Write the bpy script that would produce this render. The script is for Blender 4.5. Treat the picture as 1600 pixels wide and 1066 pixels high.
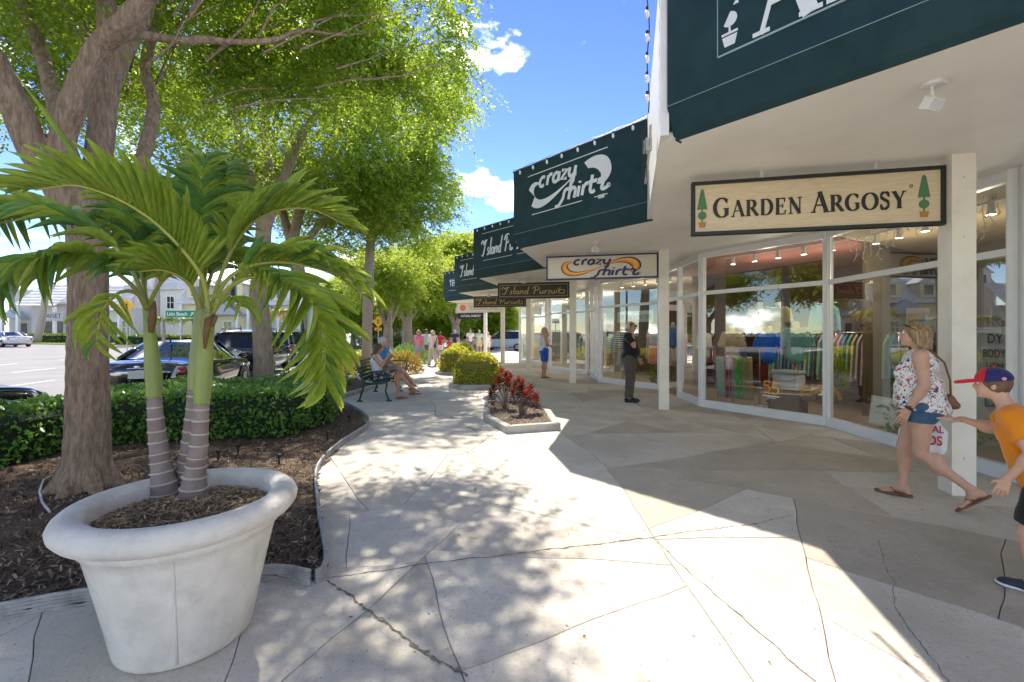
import bpy, math, random
import numpy as np
from mathutils import Vector, Matrix, noise
R = math.radians
random.seed(7); rng = np.random.default_rng(7)
SC = bpy.context.scene
COL = SC.collection
for o in list(bpy.data.objects): bpy.data.objects.remove(o)
# ---------- camera (16 mm, level, eye height 1.5 m) ----------
cd = bpy.data.cameras.new('camera'); cam = bpy.data.objects.new('camera', cd); COL.objects.link(cam)
cd.sensor_width = 36; cd.lens = 16.0; cd.shift_y = -0.0069; cd.clip_start = .05; cd.clip_end = 2000
cam.location = (0, 0, 1.5); cam.rotation_euler = (R(90), 0, 0)
SC.camera = cam
# ---------- sky ----------
SUNV = Vector((-.13, .82, 1.0)).normalized()
EL = math.asin(SUNV.z); AZ = math.atan2(SUNV.x, SUNV.y)
w = bpy.data.worlds.new('World'); SC.world = w; w.use_nodes = True
nt = w.node_tree; N = nt.nodes; L = nt.links; N.clear()
def nn(t, **k):
    n = N.new(t)
    for a, b in k.items(): setattr(n, a, b)
    return n
sky = nn('ShaderNodeTexSky', sky_type='NISHITA', sun_disc=False, sun_elevation=EL, sun_rotation=AZ)
sky.air_density = 1.0; sky.dust_density = 0.0; sky.ozone_density = 3.0; sky.altitude = 0
tc = nn('ShaderNodeTexCoord'); mp = nn('ShaderNodeMapping'); mp.inputs['Scale'].default_value = (3.2, 3.2, 6.0); mp.inputs['Location'].default_value = (1.33, 0.2, .42)
L.new(tc.outputs['Generated'], mp.inputs['Vector'])
nz = nn('ShaderNodeTexNoise'); nz.inputs['Scale'].default_value = 1.9; nz.inputs['Detail'].default_value = 9; nz.inputs['Roughness'].default_value = .5
L.new(mp.outputs[0], nz.inputs['Vector'])
sep = nn('ShaderNodeSeparateXYZ'); L.new(tc.outputs['Generated'], sep.inputs[0])
lo = nn('ShaderNodeMapRange'); lo.inputs[1].default_value = .02; lo.inputs[2].default_value = .42; lo.inputs[3].default_value = .525; lo.inputs[4].default_value = .58
L.new(sep.outputs[2], lo.inputs[0])
sb = nn('ShaderNodeMath', operation='SUBTRACT'); L.new(nz.outputs['Fac'], sb.inputs[0]); L.new(lo.outputs[0], sb.inputs[1])
mr = nn('ShaderNodeMapRange'); mr.inputs[1].default_value = 0; mr.inputs[2].default_value = .12; mr.interpolation_type = 'SMOOTHSTEP'
L.new(sb.outputs[0], mr.inputs[0])
hs = nn('ShaderNodeHueSaturation'); hs.inputs['Saturation'].default_value = 1.03; hs.inputs['Hue'].default_value = .515; 
m1 = nn('ShaderNodeVectorMath', operation='SCALE'); m1.inputs['Scale'].default_value = .079; L.new(sky.outputs[0], m1.inputs[0])
gm = nn('ShaderNodeGamma'); gm.inputs['Gamma'].default_value = 1.4; L.new(m1.outputs[0], gm.inputs['Color'])
m2 = nn('ShaderNodeVectorMath', operation='SCALE'); m2.inputs['Scale'].default_value = 1/.15; L.new(gm.outputs[0], m2.inputs[0]); L.new(m2.outputs[0], hs.inputs['Color'])
mx = nn('ShaderNodeMix', data_type='RGBA'); L.new(mr.outputs[0], mx.inputs[0]); L.new(hs.outputs[0], mx.inputs[6]); mx.inputs[7].default_value = (10.8, 10.7, 10.5, 1)  # cloud cover, made denser and brighter for added fill light
bg = nn('ShaderNodeBackground'); bg.inputs['Strength'].default_value = .15
L.new(mx.outputs[2], bg.inputs['Color'])
out = nn('ShaderNodeOutputWorld'); L.new(bg.outputs[0], out.inputs[0])
# ---------- sun ----------
sd = bpy.data.lights.new('sun', 'SUN'); sd.energy = 2.0; sd.angle = R(.53); sd.color = (1, .92, .79)
so = bpy.data.objects.new('sun', sd); COL.objects.link(so); so.rotation_euler = SUNV.to_track_quat('Z', 'Y').to_euler(); so.location = (0, 0, 30)
# ---------- exposure ----------
vs = SC.view_settings; vs.view_transform = 'Standard'; vs.look = 'None'; vs.gamma = 1; vs.exposure = 2.22; vs.use_curve_mapping = False
SC.render.engine = 'CYCLES'
SC.cycles.max_bounces = 10; SC.cycles.diffuse_bounces = 5; SC.cycles.transparent_max_bounces = 16; SC.cycles.glossy_bounces = 4
SC.cycles.use_denoising = True
SC.cycles.sample_clamp_indirect = 6
# ================= helpers =================
def W(px, py, Y): return Vector(((px-800)/711*Y, Y, 1.5-(py-522)/711*Y))
def G(px, py, z=0.0):
    Y = (1.5-z)*711/(py-522); return Vector(((px-800)/711*Y, Y, z))
MAT = {}
def setp(o, label=None, cat=None, group=None, kind=None):
    if label: o['label'] = label
    if cat: o['category'] = cat
    if group: o['group'] = group
    if kind: o['kind'] = kind
    return o
def thing(name, label, cat, loc=(0, 0, 0), rz=0, group=None):
    o = bpy.data.objects.new(name, None); COL.objects.link(o); o.empty_display_size = .1
    o.location = loc; o.rotation_euler = (0, 0, rz)
    MAT[o.name] = Matrix.Translation(loc) @ Matrix.Rotation(rz, 4, 'Z')
    return setp(o, label, cat, group)
def mesh_obj(name, me, parent=None, m=None, mat=None):
    o = bpy.data.objects.new(name, me); COL.objects.link(o)
    if mat is not None and len(me.materials) == 0: me.materials.append(mat)
    if parent is not None: o.parent = parent
    l = m if m is not None else Matrix.Identity(4)
    o.matrix_local = l
    MAT[o.name] = (MAT[parent.name] if parent is not None else Matrix.Identity(4)) @ l
    return o
def np_mesh(name, V, F, mat=None, smooth=False):
    """V (n,3) array, F (m,k) array of equal-size faces"""
    me = bpy.data.meshes.new(name); V = np.asarray(V, np.float32); F = np.asarray(F, np.int32); k = F.shape[1]
    me.vertices.add(len(V)); me.vertices.foreach_set('co', V.ravel())
    me.loops.add(F.size); me.loops.foreach_set('vertex_index', F.ravel())
    me.polygons.add(len(F)); me.polygons.foreach_set('loop_start', np.arange(0, F.size, k, dtype=np.int32)); me.polygons.foreach_set('loop_total', np.full(len(F), k, np.int32))
    if smooth: me.polygons.foreach_set('use_smooth', np.ones(len(F), bool))
    me.update(calc_edges=True); me.validate()
    if mat is not None: me.materials.append(mat)
    return me
class MB:
    def __init__(s): s.v = []; s.f = []
    def add(s, vs, fs):
        b = len(s.v); s.v += [Vector(p) for p in vs]; s.f += [tuple(b+i for i in f) for f in fs]; return s
    def box(s, c, sz, m=None):
        c = Vector(c); x, y, z = [a/2 for a in sz]
        vs = [Vector((i*x, j*y, k*z)) for i in (-1, 1) for j in (-1, 1) for k in (-1, 1)]
        if m is not None: vs = [m @ p for p in vs]
        return s.add([c+p for p in vs], [(0, 1, 3, 2), (4, 6, 7, 5), (0, 4, 5, 1), (2, 3, 7, 6), (0, 2, 6, 4), (1, 5, 7, 3)])
    def bar(s, a, b, wd, hz, up=(0, 0, 1)):
        """box from a to b, width wd sideways, hz along up"""
        a = Vector(a); b = Vector(b); d = b-a; ln = d.length; d.normalize(); up = Vector(up); r = d.cross(up).normalized(); u = r.cross(d)
        m = Matrix((r, d, u)).transposed()
        return s.box((a+b)/2, (wd, ln, hz), m)
    def prism(s, poly, z0, z1, bev=0):
        n = len(poly)
        vs = [(p[0], p[1], z0) for p in poly]+[(p[0], p[1], z1-bev) for p in poly]
        fs = [tuple(reversed(range(n)))]+[(i, (i+1) % n, n+(i+1) % n, n+i) for i in range(n)]
        if bev:
            q = inset(poly, bev); vs += [(p[0], p[1], z1) for p in q]
            fs += [(n+i, n+(i+1) % n, 2*n+(i+1) % n, 2*n+i) for i in range(n)]+[tuple(range(2*n, 3*n))]
        else: fs.append(tuple(range(n, 2*n)))
        return s.add(vs, fs)
    def tube(s, pts, rad, n=8, cap=True):
        pts = [Vector(p) for p in pts]; k = len(pts)
        if not hasattr(rad, '__len__'): rad = [rad]*k
        t = (pts[1]-pts[0]).normalized(); a = Vector((0, 0, 1)) if abs(t.z) < .9 else Vector((1, 0, 0))
        x = t.cross(a).normalized(); vs = []; b = len(s.v)
        for i in range(k):
            d = (pts[min(i+1, k-1)]-pts[max(i-1, 0)])
            d = d.normalized() if d.length > 1e-9 else t
            x = (x-d*x.dot(d)).normalized(); y = d.cross(x)
            for j in range(n):
                an = 2*math.pi*j/n; vs.append(pts[i]+(x*math.cos(an)+y*math.sin(an))*rad[i])
        fs = [(i*n+j, i*n+(j+1) % n, (i+1)*n+(j+1) % n, (i+1)*n+j) for i in range(k-1) for j in range(n)]
        if cap: fs += [tuple(reversed(range(n))), tuple(range((k-1)*n, k*n))]
        return s.add(vs, fs)
    def lathe(s, prof, n=24, c=(0, 0, 0), closed=False):
        c = Vector(c); k = len(prof)
        vs = [c+Vector((r*math.cos(2*math.pi*j/n), r*math.sin(2*math.pi*j/n), z)) for r, z in prof for j in range(n)]
        fs = [(i*n+j, i*n+(j+1) % n, (i+1)*n+(j+1) % n, (i+1)*n+j) for i in range(k-1) for j in range(n)]
        if closed: fs += [((k-1)*n+j, (k-1)*n+(j+1) % n, (j+1) % n, j) for j in range(n)]
        return s.add(vs, fs)
    def ball(s, c, r, n=10, m=6):
        if not hasattr(r, '__len__'): r = (r, r, r)
        c = Vector(c); vs = []; fs = []
        for i in range(m+1):
            th = math.pi*i/m
            for j in range(n):
                ph = 2*math.pi*j/n; vs.append(c+Vector((r[0]*math.sin(th)*math.cos(ph), r[1]*math.sin(th)*math.sin(ph), -r[2]*math.cos(th))))
        fs = [(i*n+j, i*n+(j+1) % n, (i+1)*n+(j+1) % n, (i+1)*n+j) for i in range(m) for j in range(n)]
        return s.add(vs, fs)
    def ext(s, poly, o, u, v, n, d0, d1):
        """2D polygon (list of (a,b)) in plane o+u*a+v*b extruded along n from d0 to d1"""
        o = Vector(o); u = Vector(u); v = Vector(v); n = Vector(n); k = len(poly)
        p0 = [o+u*a+v*b+n*d0 for a, b in poly]; p1 = [o+u*a+v*b+n*d1 for a, b in poly]
        return s.add(p0+p1, [tuple(reversed(range(k))), tuple(range(k, 2*k))]+[(i, (i+1) % k, k+(i+1) % k, k+i) for i in range(k)])
    def xform(s, m): s.v = [m @ p for p in s.v]; return s
    def build(s, name, mat, parent=None, smooth=False, local=False, own=True):
        """make ONE object; verts are in world space unless local"""
        vs = s.v
        if parent is not None:
            im = MAT[parent.name].inverted()
            if local:
                rt = parent
                while rt.parent is not None: rt = rt.parent
                im = im @ MAT[rt.name]
            vs = [im @ p for p in vs]
        m = None
        if own and vs:
            lo_ = [min(p[i] for p in vs) for i in range(3)]; hi_ = [max(p[i] for p in vs) for i in range(3)]
            c = Vector(((lo_[0]+hi_[0])/2, (lo_[1]+hi_[1])/2, lo_[2])); vs = [p-c for p in vs]; m = Matrix.Translation(c)
        me = bpy.data.meshes.new(name); me.from_pydata([tuple(p) for p in vs], [], s.f)
        if smooth: me.polygons.foreach_set('use_smooth', [True]*len(me.polygons))
        me.update()
        return mesh_obj(name, me, parent, m, mat)
def smooth_by_angle(o, ang=40):
    try:
        o.data.set_sharp_from_angle(angle=R(ang))
    except Exception: pass
    return o
def inset(poly, d):
    n = len(poly); out = []
    for i in range(n):
        p0 = Vector(poly[i-1][:2]); p1 = Vector(poly[i][:2]); p2 = Vector(poly[(i+1) % n][:2])
        e1 = (p1-p0); e2 = (p2-p1)
        if e1.length < 1e-6 or e2.length < 1e-6: out.append(p1); continue
        e1.normalize(); e2.normalize(); n1 = Vector((-e1.y, e1.x)); n2 = Vector((-e2.y, e2.x)); b = n1+n2
        if b.length < 1e-4: b = n1
        b.normalize(); out.append(p1+b*d/max(.35, b.dot(n1)))
    return out
def copy_tree(o, parent=None):
    c = o.copy(); COL.objects.link(c)
    if parent is not None: c.parent = parent
    for ch in list(o.children): copy_tree(ch, c)
    return c
def place(o, loc, rz=0, label=None, group=None):
    o.location = loc; o.rotation_euler = (0, 0, rz)
    if label: o['label'] = label
    if group: o['group'] = group
    return o
# ---------------- materials ----------------
MC = {}
def M(name, col, rough=.6, col2=None, ns=6, bump=0, bs=40, metal=0, spec=.4, coat=0, emit=None, es=0, sheen=0, detail=5, contrast=(.35, .65), dirt=None, ds=1.5, stretch=None):
    if name in MC: return MC[name]
    m = bpy.data.materials.new(name); m.use_nodes = True; MC[name] = m
    t = m.node_tree; b = t.nodes['Principled BSDF']; lk = t.links.new
    b.inputs['Base Color'].default_value = (*col, 1); b.inputs['Roughness'].default_value = rough; b.inputs['Metallic'].default_value = metal
    b.inputs['Specular IOR Level'].default_value = spec; b.inputs['Coat Weight'].default_value = coat; b.inputs['Sheen Weight'].default_value = sheen
    if emit: b.inputs['Emission Color'].default_value = (*emit, 1); b.inputs['Emission Strength'].default_value = es
    tcn = t.nodes.new('ShaderNodeTexCoord'); vec = tcn.outputs['Object']
    if stretch:
        mpn = t.nodes.new('ShaderNodeMapping'); mpn.inputs['Scale'].default_value = stretch; lk(vec, mpn.inputs['Vector']); vec = mpn.outputs[0]
    last = None
    def noi(sc, det=detail):
        n = t.nodes.new('ShaderNodeTexNoise'); n.inputs['Scale'].default_value = sc; n.inputs['Detail'].default_value = det; n.inputs['Roughness'].default_value = .6; lk(vec, n.inputs['Vector']); return n
    def ramp(src, a, bb):
        r = t.nodes.new('ShaderNodeMapRange'); r.inputs[1].default_value = a; r.inputs[2].default_value = bb; lk(src, r.inputs[0]); return r.outputs[0]
    if col2:
        mixn = t.nodes.new('ShaderNodeMix'); mixn.data_type = 'RGBA'; mixn.inputs[6].default_value = (*col, 1); mixn.inputs[7].default_value = (*col2, 1)
        lk(ramp(noi(ns).outputs['Fac'], *contrast), mixn.inputs[0]); last = mixn.outputs[2]
    if dirt:
        mixd = t.nodes.new('ShaderNodeMix'); mixd.data_type = 'RGBA'; mixd.inputs[7].default_value = (*dirt[0], 1)
        if last: lk(last, mixd.inputs[6])
        else: mixd.inputs[6].default_value = (*col, 1)
        mu = t.nodes.new('ShaderNodeMath'); mu.operation = 'MULTIPLY'; mu.inputs[1].default_value = dirt[1]; lk(ramp(noi(ds, 8).outputs['Fac'], .48, .72), mu.inputs[0]); lk(mu.outputs[0], mixd.inputs[0]); last = mixd.outputs[2]
    if last: lk(last, b.inputs['Base Color'])
    if bump:
        bn = t.nodes.new('ShaderNodeBump'); bn.inputs['Strength'].default_value = min(1, bump); bn.inputs['Distance'].default_value = .01*max(1, bump); lk(noi(bs, 6).outputs['Fac'], bn.inputs['Height']); lk(bn.outputs[0], b.inputs['Normal'])
    return m
def leafmat(name, c1, c2, trans, rough=.45, ns=9, tfac=.45, fine=40, c3=None):
    if name in MC: return MC[name]
    m = bpy.data.materials.new(name); m.use_nodes = True; MC[name] = m; t = m.node_tree; lk = t.links.new
    b = t.nodes['Principled BSDF']; b.inputs['Roughness'].default_value = rough; b.inputs['Specular IOR Level'].default_value = .35
    tcn = t.nodes.new('ShaderNodeTexCoord')
    n1 = t.nodes.new('ShaderNodeTexNoise'); n1.inputs['Scale'].default_value = ns; n1.inputs['Detail'].default_value = 2; lk(tcn.outputs['Object'], n1.inputs['Vector'])
    n2 = t.nodes.new('ShaderNodeTexNoise'); n2.inputs['Scale'].default_value = fine; n2.inputs['Detail'].default_value = 1; lk(tcn.outputs['Object'], n2.inputs['Vector'])
    ad = t.nodes.new('ShaderNodeMath'); ad.operation = 'ADD'; lk(n1.outputs['Fac'], ad.inputs[0]); lk(n2.outputs['Fac'], ad.inputs[1])
    r = t.nodes.new('ShaderNodeMapRange'); r.inputs[1].default_value = .75; r.inputs[2].default_value = 1.25; lk(ad.outputs[0], r.inputs[0])
    mx_ = t.nodes.new('ShaderNodeMix'); mx_.data_type = 'RGBA'; mx_.inputs[6].default_value = (*c1, 1); mx_.inputs[7].default_value = (*c2, 1); lk(r.outputs[0], mx_.inputs[0])
    colo = mx_.outputs[2]
    lk(colo, b.inputs['Base Color'])
    tr = t.nodes.new('ShaderNodeBsdfTranslucent')
    mt = t.nodes.new('ShaderNodeMix'); mt.data_type = 'RGBA'; mt.blend_type = 'MULTIPLY'; mt.inputs[0].default_value = 0; 
    mt2 = t.nodes.new('ShaderNodeMix'); mt2.data_type = 'RGBA'; mt2.inputs[6].default_value = (*[x*.72 for x in trans], 1); mt2.inputs[7].default_value = (*trans, 1); lk(r.outputs[0], mt2.inputs[0]); lk(mt2.outputs[2], tr.inputs['Color'])
    t.nodes.remove(mt)
    ms = t.nodes.new('ShaderNodeMixShader'); ms.inputs[0].default_value = tfac; lk(b.outputs[0], ms.inputs[1]); lk(tr.outputs[0], ms.inputs[2])
    lk(ms.outputs[0], t.nodes['Material Output'].inputs[0])
    return m
def glassmat(name, tint=(.9, .96, .94), refl=1.0, base=.06):
    if name in MC: return MC[name]
    m = bpy.data.materials.new(name); m.use_nodes = True; MC[name] = m; t = m.node_tree; lk = t.links.new
    t.nodes.remove(t.nodes['Principled BSDF'])
    tr = t.nodes.new('ShaderNodeBsdfTransparent'); tr.inputs[0].default_value = (*tint, 1)
    gl = t.nodes.new('ShaderNodeBsdfGlossy'); gl.inputs['Roughness'].default_value = .0; gl.inputs['Color'].default_value = (.95, .97, 1, 1)
    fr = t.nodes.new('ShaderNodeFresnel'); fr.inputs['IOR'].default_value = 1.5
    mu = t.nodes.new('ShaderNodeMath'); mu.operation = 'MULTIPLY_ADD'; mu.inputs[1].default_value = 2.9*refl; mu.inputs[2].default_value = base; mu.use_clamp = True; lk(fr.outputs[0], mu.inputs[0])
    ms = t.nodes.new('ShaderNodeMixShader'); lk(mu.outputs[0], ms.inputs[0]); lk(tr.outputs[0], ms.inputs[1]); lk(gl.outputs[0], ms.inputs[2])
    lk(ms.outputs[0], t.nodes['Material Output'].inputs[0])
    return m
# ---------------- lettering ----------------
def text_poly(txt, size, bold=0.0):
    """flat verts/faces of sans text in the built-in font, height = size (cap height about .7 size)"""
    c = bpy.data.curves.new('t', 'FONT'); c.body = txt; c.size = size; c.fill_mode = 'FRONT'; c.offset = bold*size; c.resolution_u = 3
    o = bpy.data.objects.new('t', c); COL.objects.link(o)
    dg = bpy.context.evaluated_depsgraph_get(); me = bpy.data.meshes.new_from_object(o.evaluated_get(dg))
    vs = [tuple(v.co) for v in me.vertices]; fs = [tuple(p.vertices) for p in me.polygons]
    bpy.data.objects.remove(o); bpy.data.curves.remove(c); bpy.data.meshes.remove(me)
    return vs, fs
def lettering(txt, name, mat, parent, o, u, v, n, width=None, height=None, bold=0.0, lift=.004, italic=0):
    vs, fs = text_poly(txt, 1.0, bold)
    if not vs: return None
    x0 = min(p[0] for p in vs); x1 = max(p[0] for p in vs); y0 = min(p[1] for p in vs); y1 = max(p[1] for p in vs)
    sx = width/(x1-x0) if width else None; sy = height/(y1-y0) if height else sx
    sx = sx or sy; o = Vector(o); u = Vector(u); v = Vector(v); n = Vector(n); mb = MB()
    mb.add([o+u*((p[0]-x0)*sx+italic*(p[1]-y0)*sy)+v*((p[1]-y0)*sy)+n*lift for p in vs], fs)
    return mb.build(name, mat, parent)
def arc(cx, cy, rx, ry, a0, a1, n=12):
    return [(cx+rx*math.cos(R(a0+(a1-a0)*i/n)), cy+ry*math.sin(R(a0+(a1-a0)*i/n))) for i in range(n+1)]
def crom(pts, k=6):
    """Catmull-Rom through points (tuples of any length)"""
    P = [np.array(p, float) for p in pts]; P = [2*P[0]-P[1]]+P+[2*P[-1]-P[-2]]; o = []
    for i in range(1, len(P)-2):
        for j in range(k):
            t = j/k; a, b, c, d = P[i-1:i+3]
            o.append(.5*((2*b)+(c-a)*t+(2*a-5*b+4*c-d)*t*t+(3*b-a-3*c+d)*t**3))
    o.append(P[-2]); return [tuple(x) for x in o]
def ribbon(mb, pts, wf, o, u, v, n, d0, d1, shear=0):
    """extruded stroke along 2D pts; wf: width, list of widths, or function of direction"""
    o = Vector(o); u = Vector(u); v = Vector(v); n = Vector(n); k = len(pts); Lf = []; Rt = []
    for i in range(k):
        a = pts[max(i-1, 0)]; b = pts[min(i+1, k-1)]; dx, dy = b[0]-a[0], b[1]-a[1]; l = math.hypot(dx, dy) or 1e-6; dx /= l; dy /= l
        wd = wf(dx, dy) if callable(wf) else (wf[i] if hasattr(wf, '__len__') else wf)
        x, y = pts[i][0], pts[i][1]
        Lf.append((x-dy*wd/2, y+dx*wd/2)); Rt.append((x+dy*wd/2, y-dx*wd/2))
    for i in range(k-1):
        q = [Lf[i], Rt[i], Rt[i+1], Lf[i+1]]
        mb_q = [(a+shear*b, b) for a, b in q]
        p1 = [o+u*a+v*b+n*d1 for a, b in mb_q]; p0 = [o+u*a+v*b+n*d0 for a, b in mb_q]
        mb.add(p0+p1, [(4, 5, 6, 7), (0, 4, 7, 3), (1, 2, 6, 5)]+([(0, 1, 5, 4)] if i == 0 else [])+([(3, 7, 6, 2)] if i == k-2 else []))
def serif_glyph(ch):
    """(advance, [(pts, width)]) cap height 1; width None = pen (thick verticals)"""
    T, t = .205, .07
    sf = lambda x, y, w=.34: ([(x-w/2, y), (x+w/2, y)], t*.9)
    st = lambda x, a=0, b=1: ([(x, a), (x, b)], T)
    g = {
        'A': (.98, [([(.1, 0), (.47, 1.0)], t), ([(.46, 1.02), (.86, 0)], T), ([(.22, .36), (.66, .36)], t), sf(.1, .03, .28), sf(.86, .03, .34)]),
        'R': (.98, [st(.2), sf(.2, .03), sf(.14, .97, .24), (arc(.42, .735, .26, .235, 90, -90), None), ([(.2, .97), (.44, .97)], t), ([(.2, .5), (.46, .5)], t), ([(.46, .5), (.86, .02)], T), sf(.88, .03, .2)]),
        'D': (1.0, [st(.2), ([(.06, .97), (.42, .97)], t), ([(.06, .03), (.42, .03)], t), (arc(.42, .5, .42, .47, 90, -90, 16), None)]),
        'E': (.86, [st(.2), ([(.06, .97), (.72, .97)], t), ([(.06, .03), (.74, .03)], t), ([(.2, .52), (.56, .52)], t), ([(.7, .97), (.7, .76)], t), ([(.73, .03), (.76, .27)], t), ([(.56, .4), (.56, .64)], t)]),
        'N': (1.05, [([(.2, 0), (.2, 1)], t), ([(.17, .99), (.84, .02)], T), ([(.85, 0), (.85, 1)], t), sf(.14, .97, .26), sf(.2, .03, .3), sf(.85, .97, .3)]),
        'G': (1.05, [(arc(.52, .5, .43, .48, 42, 318, 22), None), ([(.82, .1), (.82, .44)], T), ([(.62, .44), (.96, .44)], t), ([(.83, .72), (.83, .95)], t)]),
        'O': (1.06, [(arc(.53, .5, .45, .48, 0, 360, 26), None)]),
        'S': (.76, [(crom([(.62, .74), (.55, .92), (.36, .98), (.16, .88), (.16, .68), (.38, .54), (.58, .4), (.6, .18), (.4, .02), (.2, .06), (.12, .26)], 4), lambda dx, dy: .06+.12*abs(dx)**1.0*(abs(dy) > .25)+.05*abs(dy)), ([(.63, .7), (.63, .96)], t*.8), ([(.11, .04), (.11, .3)], t*.8)]),
        'Y': (.95, [([(.14, 1), (.48, .46)], T), ([(.8, 1), (.5, .46)], t), st(.49, 0, .5), sf(.14, .97, .3), sf(.81, .97, .26), sf(.49, .03, .34)]),
    }
    return g[ch]
def serif_text(txt, name, mat, parent, o, u, v, n, width, height, small=.8, d=(.001, .006)):
    mb = MB(); pen = lambda dx, dy: .065+.155*abs(dy)**1.3; x = 0; items = []; first = True
    for ch in txt:
        if ch == ' ': x += .45; first = True; continue
        s = 1.0 if first else small; first = False
        adv, strokes = serif_glyph(ch); items.append((x, s, strokes)); x += adv*s*1.02+.05
    kx = width/x; ky = height; j = 0
    for x0, s, strokes in items:
        for pts, wd in strokes:
            pp = [((x0+a*s)*kx, b*s*ky) for a, b in pts]; kk = (kx+ky)/2*s
            if wd is None: f = lambda dx, dy: pen(dx, dy)*kk
            elif callable(wd): f = (lambda w_: (lambda dx, dy: w_(dx, dy)*kk))(wd)
            else: f = wd*kk
            ribbon(mb, pp, f, o, u, v, n, d[0], d[1]+.0004*(j % 5)); j += 1
    return mb.build(name, mat, parent)
SCR = {  # script skeletons, x-height .45, cap 1
    'I': (.6, [crom([(.02, .92), (.1, .72), (.26, .95), (.5, .96)], 5), crom([(.36, .95), (.27, .5), (.2, .12), (.06, 0), (-.08, .1)], 5), crom([(-.1, .62), (-.2, .8), (-.05, .98), (.05, .9)], 4)]),
    's': (.3, [crom([(.24, .4), (.14, .45), (.08, .36), (.2, .18), (.16, .03), (.02, .04)], 4)]),
    'l': (.2, [crom([(.1, 1.08), (.08, .5), (.08, .08), (.2, .02)], 5)]),
    'a': (.4, [arc(.17, .22, .13, .21, 70, 340, 12), crom([(.31, .44), (.29, .1), (.4, .02)], 4)]),
    'n': (.42, [[(.06, .42), (.06, 0)], crom([(.07, .28), (.2, .44), (.3, .38), (.29, .1), (.4, .02)], 4)]),
    'd': (.42, [arc(.17, .22, .13, .21, 70, 340, 12), crom([(.34, 1.05), (.3, .5), (.29, .08), (.4, .02)], 4)]),
    'P': (.62, [crom([(.2, .9), (.18, .4), (.14, 0)], 5), crom([(-.06, .7), (.04, .95), (.34, 1.02), (.56, .84), (.46, .56), (.2, .5)], 5)]),
    'u': (.42, [crom([(.06, .44), (.05, .12), (.14, .01), (.27, .12), (.31, .44)], 4), crom([(.31, .44), (.3, .1), (.4, .02)], 4)]),
    'r': (.3, [[(.07, .43), (.06, 0)], crom([(.07, .26), (.16, .42), (.27, .4)], 4)]),
    'i': (.2, [crom([(.07, .43), (.06, .1), (.17, .02)], 4), [(.09, .62), (.1, .68)]]),
    't': (.28, [crom([(.1, .85), (.07, .4), (.08, .08), (.2, .02)], 4), [(-.04, .46), (.26, .47)]]),
    '~': (.3, [crom([(-.1, .1), (.1, -.02), (.26, .2), (.2, .48), (.02, .5)], 6)]),
}
def script_text(txt, name, mat, parent, o, u, v, n, width, height, wmul=1.0, d=(.001, .005)):
    x = 0; it = []
    for ch in txt:
        if ch == ' ': x += .3; continue
        a, st = SCR[ch]; it.append((x, st)); x += a
    kx = width/x; ky = height; mb = MB(); j = 0
    pen = lambda dx, dy: (.028+.062*abs(dx*.55+dy*.83))*wmul*ky
    for x0, st in it:
        for s in st:
            ribbon(mb, [((x0+a)*kx, b*ky) for a, b in s], pen, o, u, v, n, d[0], d[1]+.0004*(j % 5), shear=.18); j += 1
    return mb.build(name, mat, parent)
# crazy logo, unit box 1 wide x .34 high: swash ribbons + rounded italic letters
SW = [(.175, .235, .004), (.125, .255, .028), (.07, .235, .052), (.045, .17, .072), (.075, .095, .08), (.15, .055, .07), (.25, .06, .05), (.36, .095, .03), (.46, .14, .016), (.54, .18, .012), (.62, .222, .028), (.72, .26, .055), (.82, .268, .085), (.905, .235, .108), (.94, .17, .10), (.925, .115, .07), (.885, .085, .035), (.845, .08, .005)]
LG = {
    'c': (.095, [arc(.045, .045, .036, .042, 50, 310, 10)]), 'r': (.075, [[(.016, 0), (.016, .085)], crom([(.017, .06), (.04, .086), (.066, .084)], 3)]),
    'a': (.1, [arc(.045, .043, .034, .04, 0, 360, 12), [(.08, .085), (.08, 0)]]), 'z': (.09, [[(.01, .083), (.076, .083), (.01, .004), (.08, .004)]]),
    'y': (.1, [crom([(.012, .086), (.014, .03), (.045, .006), (.078, .03)], 3), [(.08, .086), (.075, -.04), (.05, -.07)]]),
    's': (.095, [crom([(.105, .088), (.06, .088), (.045, .062), (.04, .02), (.0, -.03), (-.04, -.032)], 4)]),
    'h': (.1, [[(.014, 0), (.014, .155)], crom([(.015, .06), (.045, .088), (.076, .066), (.076, 0)], 4)]), 'i': (.045, [[(.014, 0), (.014, .085)], [(.014, .108), (.014, .124)]]),
    't': (.085, [crom([(.02, .14), (.02, .03), (.045, .003), (.07, .012)], 4), [(-.005, .088), (.075, .088)]]), '2': (.12, [crom([(.0, .082), (.05, .088), (.06, .06), (.05, .02), (.07, .003), (.11, .012)], 4)]),
}
def shirt_logo(parent, o, u, v, n, width, cols, lettermat, ky=1.0):
    o = Vector(o); v = Vector(v)*ky; k = width; c = crom(SW, 8)
    for i, (mt, wm, sh) in enumerate(cols):
        mb = MB(); ribbon(mb, [(p[0]*k, p[1]*k-sh*p[2]*k) for p in c], [max(.002, p[2]*wm*k) for p in c], o, u, v, n, .001, .004+.003*i); mb.build('swash', mt, parent)
    mb = MB(); j = 0
    for word, x, y, s in (('crazy', .155, .205, 1.02), ('shirt2', .42, .012, 1.06)):
        for ch in word:
            a, st = LG[ch]
            for p in st:
                ribbon(mb, [((x+q[0]*s+.22*q[1]*s)*k, (y+q[1]*s)*k) for q in p], .031*k, o, u, v, n, .012, .016+.0005*(j % 4)); j += 1
            x += a*s
    for p in (arc(.97, .035, .018, .018, 0, 360, 12), [(.965, .025), (.965, .046), (.974, .044), (.966, .036), (.976, .025)]):
        ribbon(mb, [(q[0]*k, q[1]*k) for q in p], .006*k, o, u, v, n, .002, .006+.0004*j); j += 1
    return mb.build('lettering', lettermat, parent)
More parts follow.
